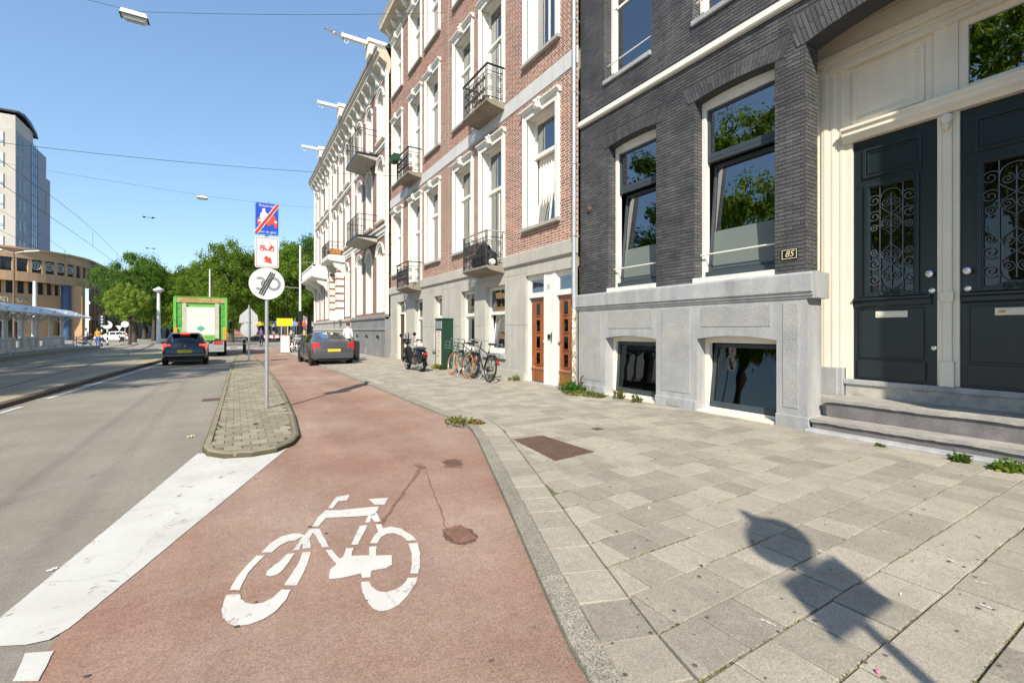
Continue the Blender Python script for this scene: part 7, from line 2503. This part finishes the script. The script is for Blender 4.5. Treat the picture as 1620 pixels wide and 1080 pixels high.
# site barriers and stalls beyond the junction
M_REDW = mat('barrier_red', (.6, .05, .03), .5, .05)
for k_, px in enumerate((428, 437, 446)):
    x, y = at(px, 62)
    t = thing('barrier', 'red and white striped works barrier beyond the junction', 'barrier', (x, y, 0), 'works barriers')
    for i in range(4): MB().box(x - .8 + i * .4, x - .4 + i * .4, y, y + .06, .55, .95).build('panel', M_REDW if i % 2 else M_SWH, t)
    for u in (-.7, .7): MB().box(x + u - .05, x + u + .05, y - .25, y + .3, 0, .55).build('foot', M_SBK, t)
for k_, px in enumerate((352, 366, 380)):
    x, y = at(px, 64)
    t = thing('fence_panel', 'green topped site fence panel across the far street', 'fence', (x, y, 0), 'site fence panels')
    MB().box(x - .62, x + .62, y, y + .05, .95, 1.05).build('top_rail', mat('fence_green', (.08, .42, .20), .5, .05), t)
    for i in range(7): MB().box(x - .6 + i * .2, x - .57 + i * .2, y, y + .04, .1, .95).build('bar', STEEL, t)
    MB().box(x - .62, x + .62, y - .2, y + .25, 0, .1).build('foot', M_SBK, t)
for k_, (px, Z, c, lab) in enumerate(((452, 75, (.12, .30, .55), 'market stall with blue awning beyond the junction'), (468, 78, (.55, .07, .05), 'market stall with red awning beyond the tall mast'), (412, 72, (.75, .62, .10), 'market stall with yellow awning behind the cyclist'), (440, 88, (.6, .58, .55), 'pale canvas stall under the far trees'))):
    x, y = at(px, Z)
    t = thing('market_stall', lab, 'stall', (x, y, 0))
    MB().prof_x([(y - 1.2, 2.5), (y + 1.0, 3.1), (y + 1.0, 3.0), (y - 1.2, 2.3)], x - 1.6, x + 1.6).build('awning', mat('awning_%d' % k_, c, .7, .1), t)
    for u in (-1.5, 1.5):
        for v in (-1.1, .9): MB().box(x + u - .04, x + u + .04, y + v - .04, y + v + .04, 0, 2.4 if v < 0 else 3.0).build('post', STEEL, t)
    MB().box(x - 1.5, x + 1.5, y - .8, y + .6, .75, .95).build('counter', mat('stall_counter_%d' % k_, (.35, .12 + .1 * k_, .1), .7, .2, 3), t)
    MB().box(x - 1.5, x + 1.5, y - .78, y - .74, .05, .75).build('apron', M_SWH if k_ % 2 else M_SBK, t)
# ================================================================== PEOPLE
def person(label, loc, rz, pose, top, bottom, hair, skin=(.42, .25, .17), h=1.75, group=None, sleeves=True, shoes=(.03, .03, .03)):
    """one skinned body facing +y, coloured by height; hair as a child"""
    t = thing('person', label, 'person', (0, 0, 0), group)
    V, E, RD, SEG = [], [], [], []
    def add(p, r, parent=None, seg='top'):
        V.append(Vector(p)); RD.append(r); SEG.append(seg)
        if parent is not None: E.append((parent, len(V) - 1))
        return len(V) - 1
    if pose == 'cycle':
        pel = (0, 0, 1.00); lean = .30
    else:
        pel = (0, 0, .95); lean = .05 if pose == 'walk' else .02
    pz = pel[2]
    p0 = add(pel, .135, None, 'bottom')
    p1 = add((0, lean * .3, pz + .18), .125, p0)
    p2 = add((0, lean * .8, pz + .38), .15, p1)
    p3 = add((0, lean * 1.05, pz + .52), .085, p2)
    nk = add((0, lean * 1.15 + .01, pz + .58), .055, p3, 'skin')
    h1 = add((0, lean * 1.2 + .03, pz + .67), .082, nk, 'skin')
    h2 = add((0, lean * 1.2 + .03, pz + .76), .085, h1, 'skin')
    nose = add((0, lean * 1.2 + .125, pz + .69), .014, h1, 'skin')
    for s_ in (-1, 1):
        sh = add((s_ * .17, lean * .95, pz + .48), .062, p3)
        if pose == 'cycle':
            el = add((s_ * .24, lean + .20, pz + .27), .045, sh, 'top' if sleeves else 'skin'); wr = add((s_ * .25, lean + .42, pz + .14), .032, el, 'skin')
            hd = add((s_ * .25, lean + .49, pz + .11), .032, wr, 'skin'); dv = Vector((0, .8, -.6))
        elif pose == 'walk':
            el = add((s_ * .22, lean + .02 - s_ * .08, pz + .20), .045, sh, 'top' if sleeves else 'skin'); wr = add((s_ * .23, lean + .12 - s_ * .16, pz - .02), .032, el, 'skin')
            hd = add((s_ * .23, lean + .15 - s_ * .18, pz - .09), .034, wr, 'skin'); dv = Vector((0, .15, -1))
        else:
            el = add((s_ * .22, lean - .03, pz + .20), .045, sh, 'top' if sleeves else 'skin'); wr = add((s_ * .22, lean + .12, pz + .02), .032, el, 'skin')
            hd = add((s_ * .21, lean + .17, pz - .04), .034, wr, 'skin'); dv = Vector((0, .5, -.85))
        for f in range(4):
            o_ = Vector(((f - 1.5) * .019, 0, 0))
            a = add(V[hd] + o_ + dv.normalized() * (.05 + .008 * (f in (1, 2))), .0095, hd, 'skin')
            add(V[a] + dv.normalized() * .03 + Vector((0, .012, -.008)), .008, a, 'skin')
        add(V[hd] + Vector((-s_ * .045, .03, -.01)), .0105, hd, 'skin')
        if pose == 'cycle':
            up = s_ > 0
            kn = add((s_ * .11, .36 if up else .22, pz - (.22 if up else .42)), .068, add((s_ * .095, .02, pz - .05), .10, p0, 'bottom'), 'bottom')
            an = add((s_ * .11, .20 if up else .12, pz - (.60 if up else .82)), .042, kn, 'leg')
        elif pose == 'walk':
            kn = add((s_ * .10, .10 if s_ > 0 else .02, .50), .066, add((s_ * .095, 0, pz - .06), .10, p0, 'bottom'), 'bottom')
            an = add((s_ * .10, .22 if s_ > 0 else -.26, .09 if s_ > 0 else .15), .042, kn, 'leg')
        else:
            kn = add((s_ * .10, .02, .50), .066, add((s_ * .095, 0, pz - .06), .10, p0, 'bottom'), 'bottom')
            an = add((s_ * .11, -.01, .09), .042, kn, 'leg')
        hl = add(V[an] + Vector((0, .04, -.055)), .038, an, 'shoe')
        add(V[an] + Vector((0, .17, -.062)), .03, hl, 'shoe')
    k = h / 1.75
    me = bpy.data.meshes.new('body_frame')
    me.from_pydata([v * k for v in V], E, [])
    ob = bpy.data.objects.new('body_frame', me)
    COL.objects.link(ob)
    sk = ob.modifiers.new('skin', 'SKIN')
    sk.use_smooth_shade = True
    ob.modifiers.new('sub', 'SUBSURF').levels = 1
    d = me.skin_vertices[0].data
    for i, r in enumerate(RD):
        d[i].radius = (r * k * (1.12 if i in (p1, p2) else 1), r * k * (.8 if i in (p0, p1, p2) else 1))
    d[p0].use_root = True
    dg = bpy.context.evaluated_depsgraph_get()
    m2 = bpy.data.meshes.new_from_object(ob.evaluated_get(dg))
    bpy.data.objects.remove(ob); bpy.data.meshes.remove(me)
    cols = {'skin': skin, 'top': top, 'bottom': bottom, 'leg': bottom, 'shoe': shoes}
    keys = list(cols)
    m2.materials.clear()
    for q in keys: m2.materials.append(mat('cloth_%s_%.2f_%.2f_%.2f' % (q, *cols[q]), cols[q], .8, .08, 12))
    VV = [v * k for v in V]
    for p in m2.polygons:
        c = p.center
        best, bd = 'top', 9
        for a, e in E:
            A, B = VV[a], VV[e]
            ab = B - A
            u = max(0, min(1, (c - A).dot(ab) / max(1e-9, ab.length_squared)))
            dd = (c - (A + ab * u)).length - (RD[a] * (1 - u) + RD[e] * u) * k
            if dd < bd: bd = dd; best = SEG[e] if u > .4 else SEG[a]
        p.material_index = keys.index(best)
        p.use_smooth = True
    o = bpy.data.objects.new('body', m2); COL.objects.link(o); o.parent = t
    b = MB()
    hc = VV[h2]
    b.ball((hc.x, hc.y - .012, hc.z + .012), .098 * k, 12, 8, sc=(.95, 1.05, .95))
    b.v = [(x, y if z > hc.z - .01 or y < hc.y + .02 else hc.y + .02, max(z, hc.z - .07)) for x, y, z in b.v]
    ho = b.build('hair', mat('hair_%.2f' % hair[0], hair, .6, .2, 20), None, smooth=True); ho.parent = t
    for s_ in (-1, 1):
        e = MB().ball((s_ * .032 * k, VV[h1].y + .078 * k, VV[h1].z + .035 * k), .011 * k, 6, 4); eo = e.build('eye', M_SBK, None); eo.parent = t
    t.location = loc
    t.rotation_euler = (0, 0, rz)
    return t
person('man in white shirt and dark trousers standing beyond the grey sedan', (4.95, 24.4, .06), R(-30), 'stand', (.68, .67, .64), (.03, .03, .04), (.06, .035, .02), h=1.86, sleeves=True)
b = MB(); b.box(5.05, 5.25, 23.1, 23.9, .1, 1.0); b.box(5.07, 5.23, 23.15, 23.85, 1.0, 1.05)
tag(b.build('dark_holdall', mat('dark_holdall', (.02, .02, .022), .6, .1), bevel=.06), 'tall dark bag standing on the pavement by the sedan', 'bag')
cyx, cyy = G(414, 548)
bicycle('bicycle', 'dark bicycle ridden across the junction', (cyx, cyy - .3, 0), R(6), 0, M_BBLACK, RUBBER, False, True, 'bicycles near the junction')
person('cyclist in purple top and dark shorts riding across the junction', (cyx, cyy - .05, 0), R(6), 'cycle', (.14, .06, .16), (.03, .04, .10), (.05, .03, .02))
x, y = at(146, 44)
bicycle('bicycle', 'bicycle standing at the end of the tram platform', (x - 1.0, y, 0), R(-70), R(3), M_BBLACK, RUBBER, False, True, 'bicycles near the junction')
person('person in a yellow and red jacket with blue shorts beside the platform end', (x + .4, y, 0), R(160), 'stand', (.62, .30, .03), (.05, .09, .35), (.10, .04, .02))
person('person in white shirt walking behind the platform end', (x - .6, y + 1, 0), R(120), 'walk', (.6, .6, .58), (.04, .05, .08), (.05, .03, .02))
for k_, (px, Z, top, bot, pose, lab) in enumerate(((432, 66, (.65, .63, .60), (.08, .08, .10), 'walk', 'pedestrian in a white top near the works barriers'), (461, 60, (.60, .55, .40), (.05, .05, .06), 'stand', 'pedestrian in a beige top beyond the white cabinet'), (420, 78, (.45, .08, .06), (.05, .06, .10), 'walk', 'pedestrian in a red top at the yellow stall'), (448, 80, (.10, .16, .35), (.03, .03, .04), 'stand', 'pedestrian in a blue top at the far stalls'), (402, 82, (.6, .6, .6), (.2, .18, .15), 'walk', 'pedestrian in pale clothes far down the street'), (482, 58, (.5, .45, .2), (.06, .06, .07), 'stand', 'pedestrian in a mustard top beyond the terrace corner'))):
    x, y = at(px, Z)
    person(lab, (x, y, 0), R(40 * k_), pose, top, bot, (.05, .035, .02))
x, y = at(6, 31)
person('person in a white and blue shirt waiting under the tram shelter', (x, y, .26), R(-80), 'stand', (.55, .57, .62), (.05, .07, .22), (.05, .03, .02))

# ================================================================== OVERHEAD WIRES, LAMPS, GULL
M_WIRE = mat('dark_wire', (.03, .032, .035), .6, .05)
def wire(name, label, a, c, sag, r=.012, n_=16, group=None):
    pts = [(a[0] + (c[0] - a[0]) * i / n_, a[1] + (c[1] - a[1]) * i / n_, a[2] + (c[2] - a[2]) * i / n_ - sag * 4 * (i / n_) * (1 - i / n_)) for i in range(n_ + 1)]
    return tag(MB().tube(pts, r, 5).build(name, M_WIRE), label, 'wire', group)
def span_lamp(px, py, Y, lab, wlab, k, ends):
    """lamp slung on a span wire across the street at distance Y"""
    x, z = FY(px, py, Y)
    t = thing('span_lamp', lab, 'lamp', (x, Y, z))
    M_LH = mat('span_lamp_housing', (.60, .57, .50), .5, .05)
    b = MB(); b.hexa([(x - .42, Y - .2, z - .16), (x + .42, Y - .2, z - .16), (x + .42, Y + .2, z - .16), (x - .42, Y + .2, z - .16)], [(x - .38, Y - .15, z + .03), (x + .36, Y - .15, z + .03), (x + .36, Y + .15, z + .03), (x - .38, Y + .15, z + .03)])
    b.build('housing', M_LH, t, bevel=.02)
    MB().box(x - .43, x + .43, Y - .21, Y + .21, z - .19, z - .16).build('dark_rim', BLACKM, t)
    b = MB(); b.hexa([(x - .25, Y - .12, z - .30), (x + .3, Y - .12, z - .30), (x + .3, Y + .12, z - .30), (x - .25, Y + .12, z - .30)], [(x - .38, Y - .18, z - .19), (x + .38, Y - .18, z - .19), (x + .38, Y + .18, z - .19), (x - .38, Y + .18, z - .19)]); b.build('diffuser', mat('lamp_diffuser', (.5, .54, .56), .3, .05), t)
    MB().box(x - .3, x + .3, Y - .03, Y + .03, z + .03, z + .09).build('hanger', STEEL, t)
    t.scale = (k, k, k)
    wire('span_wire', wlab, ends[0], (x, Y, z + .08), .15, .007)
    wire('span_wire', wlab + ' on the house side', (x, Y, z + .08), ends[1], .1, .007)
span_lamp(213, 22, 22.0, 'pale lamp hanging on a span wire over the near road', 'span wire of the near hanging lamp', 1.0, ((-24, 27, 16.0), (7.3, 17.1, 14.4)))
span_lamp(320, 311, 39.0, 'small pale lamp hanging on a span wire over the far road', 'span wire of the far hanging lamp', .75, ((-24, 39.0, 12.4), (7.2, 39.0, 11.4)))
# tram catenary
for k_, xo in enumerate((-6.0, -8.6)):
    for z, r, nm in ((6.0, .008, 'contact'), (6.9, .007, 'bearer')):
        pts = []
        for yy in range(-10, 96, 4):
            pts.append((railx(0, yy) - .73 + (xo + 6.0), yy, z - (.25 * math.sin(yy / 30 * PI) ** 2 if z > 6.5 else 0)))
        tag(MB().tube(pts, r, 5).build('tram_wire', M_WIRE), ['contact wire of the roadside tram track', 'bearer wire above the roadside tram track', 'contact wire of the platform side tram track', 'bearer wire above the platform side tram track'][k_ * 2 + (z > 6.5)], 'wire')
    b = MB()
    for yy in range(-8, 92, 8):
        xx = railx(0, yy) - .73 + (xo + 6.0)
        b.tube([(xx, yy, 6.0), (xx, yy, 6.75)], .006, 4)
    tag(b.build('wire_droppers', M_WIRE), ['thin droppers between the roadside tram wires', 'thin droppers between the platform side tram wires'][k_], 'wire')
for k_, Y in enumerate((22, 58)):
    wire('cross_span', ['cross span wire carrying the tram wires near the stop', 'cross span wire carrying the tram wires at the junction'][k_], (-24, Y, 8.2), (7.3, Y, 9.2), .9, .009)
for k_, (px, py, Y) in enumerate(((236, 344, 40), (239, 393, 52))):
    x, z = FY(px, py, Y)
    t = thing('wire_insulator', ['dark insulator pair on the wires above the tram track', 'lower dark insulator pair on the wires before the trees'][k_], 'insulator', (x, Y, z))
    MB().tube([(x - .38, Y, z), (x + .38, Y, z)], .015, 5).build('rod', M_WIRE, t)
    for u in (-.28, .2): MB().lathe([(.02, -.07), (.06, -.05), (.06, .05), (.02, .07)], (x + u, Y, z), 8, 'x').build('insulator_bell', BLACKM, t)
# gull
x, z = FY(528, 53, 24)
g_ = MB()
prof_b = [(-.24, .012), (-.18, .04), (-.05, .075), (.08, .07), (.16, .045), (.2, .042), (.24, .03), (.29, .008)]
g_.tube([(0, a, .01 * math.sin(a * 6)) for a, _ in prof_b], [r for _, r in prof_b], 10)
n0 = len(g_.v)
for s_ in (-1, 1):
    st_ = [(.04, 0, .11, .015), (.25, .10, .11, .05), (.45, .08, .09, .03), (.62, -.02, .05, -.03), (.75, -.12, .012, -.09)]
    top = []
    for x_, zz, ch, yo in st_:
        top.append([(s_ * x_, ch * .9 + yo * .5, zz + .0), (s_ * x_, 0 + yo * .5, zz + .018), (s_ * x_, -ch + yo * .5, zz)])
    for i in range(len(top) - 1):
        for j in range(2):
            g_.quad(top[i][j], top[i + 1][j], top[i + 1][j + 1], top[i][j + 1], 1 if i == 3 else 0)
            lo = lambda p: (p[0], p[1], p[2] - .012)
            g_.quad(lo(top[i][j]), lo(top[i + 1][j]), lo(top[i + 1][j + 1]), lo(top[i][j + 1]), 1 if i == 3 else 0)
g_.add([(-.02, -.2, 0), (.02, -.2, 0), (.08, -.36, 0), (-.08, -.36, 0)], [(0, 1, 2, 3)])
g_.xf(Matrix.Translation((x, 24, z)) @ Matrix.Scale(.72, 4) @ Matrix.Rotation(R(20), 4, 'Z') @ Matrix.Rotation(R(-18), 4, 'X'))
tag(g_.build('gull', [mat('gull_white', (.82, .81, .79), .8, .05), mat('gull_wingtip', (.12, .12, .13), .8, .1)], smooth=True, auto=50), 'white gull gliding with spread wings near the hoist beam', 'bird')

# ================================================================== WEEDS AND LITTER
WL = [leafmat('weed_green', (.075, .15, .022), (.20, .36, .04)), leafmat('weed_yellow', (.17, .17, .04), (.32, .32, .06)), leafmat('weed_dry', (.26, .17, .06), (.36, .22, .06)), leafmat('weed_dark', (.03, .095, .022), (.10, .22, .03))]
def weed(label, x, y, z, r, h, n_, mi, seed, blade=.05, flat=False):
    rg = random.Random(seed)
    b = MB()
    for i in range(n_):
        a = rg.uniform(0, 2 * PI); rr = r * math.sqrt(rg.random())
        bx, by = x + rr * math.cos(a), y + rr * math.sin(a)
        hh = h * rg.uniform(.35, 1) * (1 - .5 * rr / r)
        tl = Vector((rg.uniform(-.5, .5), rg.uniform(-.5, .5), 1 if not flat else .35)).normalized()
        tip = Vector((bx, by, z)) + tl * hh
        b.tube([(bx, by, z), tuple((Vector((bx, by, z)) + tip) / 2 + Vector((rg.uniform(-.01, .01), rg.uniform(-.01, .01), .01))), tuple(tip)], [.0022, .0018, .001], 3, mi=0)
        for k in range(5):
            p = Vector((bx, by, z)).lerp(tip, rg.uniform(.25, 1))
            d = Vector((rg.uniform(-1, 1), rg.uniform(-1, 1), rg.uniform(-.1, .8))).normalized()
            s_ = d.cross(Vector((rg.uniform(-1, 1), rg.uniform(-1, 1), rg.uniform(-1, 1)))).normalized()
            L_ = blade * rg.uniform(.5, 1.3)
            b.add([p, p + d * L_ * .5 + s_ * L_ * .28, p + d * L_, p + d * L_ * .5 - s_ * L_ * .28], [(0, 1, 2, 3)], 0 if rg.random() < .72 else 1)
    o = b.build('weed', [WL[mi], WL[(mi + 1) % 2]], fix=False)
    return tag(o, label, 'weed')
weed('lush green weed clump at the foot of the flaking downpipe', 7.10, 8.75, .05, .30, .42, 95, 3, 1, .075)
weed('dry yellow seeding stalks above the weed clump by the downpipe', 7.16, 9.15, .05, .22, .85, 60, 2, 2, .04)
weed('low yellow green weeds spreading from the downpipe along the plinth', 6.95, 8.35, .05, .42, .16, 100, 1, 3, .06, True)
weed('small weeds trailing on the paving before the first basement window', 7.0, 7.85, .05, .28, .14, 60, 1, 4, .05, True)
weed('bushy yellow green weed under the first basement window', 7.18, 7.3, .05, .12, .42, 45, 1, 5, .05)
weed('smaller bushy weed next to the pier of the first basement window', 7.16, 6.75, .05, .10, .34, 36, 1, 6, .05)
weed('thin dead stalks against the stone plinth', 7.22, 8.22, .05, .10, .6, 12, 2, 7, .02)
weed('green clump at the foot of the entrance steps', 7.08, 1.78, .05, .08, .14, 40, 0, 8, .05)
weed('larger green clump at the steps, right under the second door', 7.05, 1.40, .05, .14, .16, 70, 0, 9, .055)
weed('tiny green tuft at the foot of the entrance steps', 7.1, 2.55, .05, .05, .06, 18, 0, 10, .035)
weed('sprawling grass tuft on the bend of the kerb', *G(728, 668, .06), .06, .26, .16, 46, 1, 11, .05, True)
weed('dry grass heap beside the tuft on the kerb bend', *G(752, 669, .06), .06, .14, .05, 40, 2, 12, .05, True)
weed('weeds at the foot of the dark green utility cabinet', 6.75, 16.75, .05, .18, .35, 50, 1, 13, .07)
weed('green weed under the front carrier of the sage bicycle', 6.80, 16.25, .05, .12, .2, 30, 3, 14, .06)
weed('green weed growing between the bicycle and the wall', 6.9, 12.6, .05, .14, .28, 36, 0, 15, .06)
weed('yellow weeds at the corner of the wooden doors', 7.15, 11.6, .05, .2, .22, 50, 1, 16, .05)
for k, (px, py) in enumerate(((347, 675), (404, 671))):
    weed(['tiny moss tuft between the island tiles', 'moss tuft between island tiles near the post'][k], *G(px, py, .09), .088, .03, .03, 12, 0, 20 + k, .02)
# moss along some tile joints: low strips of tiny leaves
b = MB(); rg = random.Random(31)
for k in range(6500):
    row_ = rg.randrange(0, 28); yy = -2.4 + row_ * P
    xx = along(STRIP1, yy) + rg.random() ** 1.3 * 4.2
    if xx > 7.1: continue
    if math.sin(xx * 3.1 + row_ * 1.7) < .1: continue
    d = rg.uniform(.004, .010)
    a = rg.uniform(0, PI)
    p = Vector((xx, yy + rg.uniform(-.006, .006), .0592))
    t1 = Vector((math.cos(a), math.sin(a), rg.uniform(0, .5))) * d; t2 = Vector((-math.sin(a), math.cos(a), rg.uniform(0, .5))) * d * .5
    b.quad(p - t1, p + t2, p + t1, p - t2)
o = b.build('joint_moss', WL[1], pav, fix=False); o['kind'] = 'stuff'
# litter
M_PAP = mat('paper_scrap', (.72, .71, .68), .8, .05)
def scrap(name, label, px, py, z, L_, W_, m_, seed):
    rg = random.Random(seed)
    x, y = G(px, py, z)
    b = MB(); n_ = 6
    a = rg.uniform(0, PI)
    for i in range(n_):
        for s0, s1 in ((-1, 0), (0, 1)):
            def pt(i_, s_): 
                u = (i_ / n_ - .5) * L_; v = s_ * W_ / 2
                return (x + u * math.cos(a) - v * math.sin(a), y + u * math.sin(a) + v * math.cos(a), z + .004 + .18 * W_ * (1 + math.sin(i_ * 2.1 + seed + s_ * 2)))
            b.quad(pt(i, s0), pt(i + 1, s0), pt(i + 1, s1), pt(i, s1))
    return tag(b.build(name, m_, smooth=True), label, 'litter')
scrap('plastic_scrap', 'crumpled white plastic scrap on the asphalt beside the white band', 82, 902, .0, .05, .025, M_PAP, 3)
scrap('dry_leaf', 'pale curled leaf on the road before the island', 303, 691, .0, .10, .06, mat('dry_leaf', (.5, .42, .22), .8, .1), 4)
for k, (px, py) in enumerate(((1400, 841), (1507, 888), (1555, 922), (1195, 731), (1300, 872), (1027, 804), (1090, 836), (1296, 872), (1215, 985), (1425, 940), (1560, 960))):
    o = scrap('paper_scrap', 'small white paper shred lying on the paving tiles', px, py, .06, .03 + .02 * (k % 3), .007, M_PAP, 40 + k)
    o['group'] = 'paper shreds on the paving'
bx2, by2 = G(1389, 1065, .06)
tag(MB().ball((bx2, by2, .069), .011, 10, 7).build('pink_ball', mat('pink_wrapper', (.62, .16, .28), .4, .2, 60), smooth=True), 'tiny pink and white sweet wrapper ball on the tiles', 'litter')
# chewing gum spots and dark droppings on paving and path
M_GUM = mat('old_gum', (.10, .09, .08), .9, .2, 20)
b = MB(); rg = random.Random(77)
for k in range(120):
    px, py = rg.uniform(560, 1620), rg.uniform(640, 1075)
    x, y = G(px, py, .06)
    if x < along(STRIP0, y) or x > 7.1: continue
    r_ = rg.uniform(.005, .013)
    b.add([(x + r_ * math.cos(2 * PI * i / 9) * rg.uniform(.8, 1.2), y + r_ * math.sin(2 * PI * i / 9), .0628) for i in range(9)], [tuple(range(9))])
o = b.build('gum_spots', M_GUM, pav, fix=False); o['kind'] = 'stuff'
b = MB()
for k in range(20):
    px, py = rg.uniform(60, 880), rg.uniform(700, 1075)
    x, y = G(px, py)
    if x > along(KERB, y) - .05: continue
    r_ = rg.uniform(.004, .012)
    b.add([(x + r_ * 1.6 * math.cos(2 * PI * i / 9) * rg.uniform(.7, 1.3), y + r_ * math.sin(2 * PI * i / 9), .0125) for i in range(9)], [tuple(range(9))])
o = b.build('dark_spots', M_GUM, cyc, fix=False); o['kind'] = 'stuff'

# sandy grit gathered along kerbs and walls
M_GRIT = mat('sandy_grit', (.30, .25, .17), .95, .2, 30, rnd=.4)
b = MB(); rg = random.Random(91)
def grit(x, y, z):
    d = rg.uniform(.002, .006); a = rg.uniform(0, PI)
    b.add([(x + d * math.cos(a + k * PI / 2) * (1 if k % 2 else .6), y + d * math.sin(a + k * PI / 2) * (1 if k % 2 else .6), z + rg.uniform(0, .002)) for k in range(4)], [(0, 1, 2, 3)])
for k in range(1500):
    yy = rg.uniform(1.2, 12) ** 1.0
    grit(along(KERB, yy) - abs(rg.gauss(0, .03)), yy, .006)
for k in range(1400):
    t = rg.random() * 14
    i = int(t); p, q = ISL[i % len(ISL)], ISL[(i + 1) % len(ISL)]
    f = t - i
    x, y = p[0] + (q[0] - p[0]) * f, p[1] + (q[1] - p[1]) * f
    if y > 14: continue
    grit(x + rg.gauss(0, .03) + (.03 if x > .3 else -.03), y - abs(rg.gauss(0, .035)) * (1 if y < 6.8 else 0), .006)
for k in range(900):
    grit(7.26 - abs(rg.gauss(0, .06)), rg.uniform(3.6, 12), .062)
tag(b.build('grit', M_GRIT, fix=False), 'sandy grit gathered along the kerbs and the house fronts', 'grit', kind='stuff')
# drain and patch in the carriageway
x, y = G(338, 632)
rd = thing('road_drain', 'rusty drain grate in the carriageway beside the island', 'drain', (x, y, 0))
MB().box(x - .22, x + .18, y - .2, y + .2, -.01, .006).build('frame', M_DRAIN, rd)
for k in range(6):
    MB().box(x - .19 + k * .06, x - .155 + k * .06, y - .16, y + .16, .006, .010).build('grate_bar', M_IRON, rd)
M_PATCH = mat('asphalt_patch', (.215, .19, .155), .9, .14, 1.5, fine=.4, fscale=100, mid=.15)
tag(sheet('asphalt_patch', ragged_edge([(-.62, 4.15), (-.44, 4.1), (-.30, 4.45), (-.36, 4.62), (-.50, 4.35)], .04, .015), .0062, M_PATCH), 'small grey asphalt patch between the white band and the red path', 'asphalt patch')
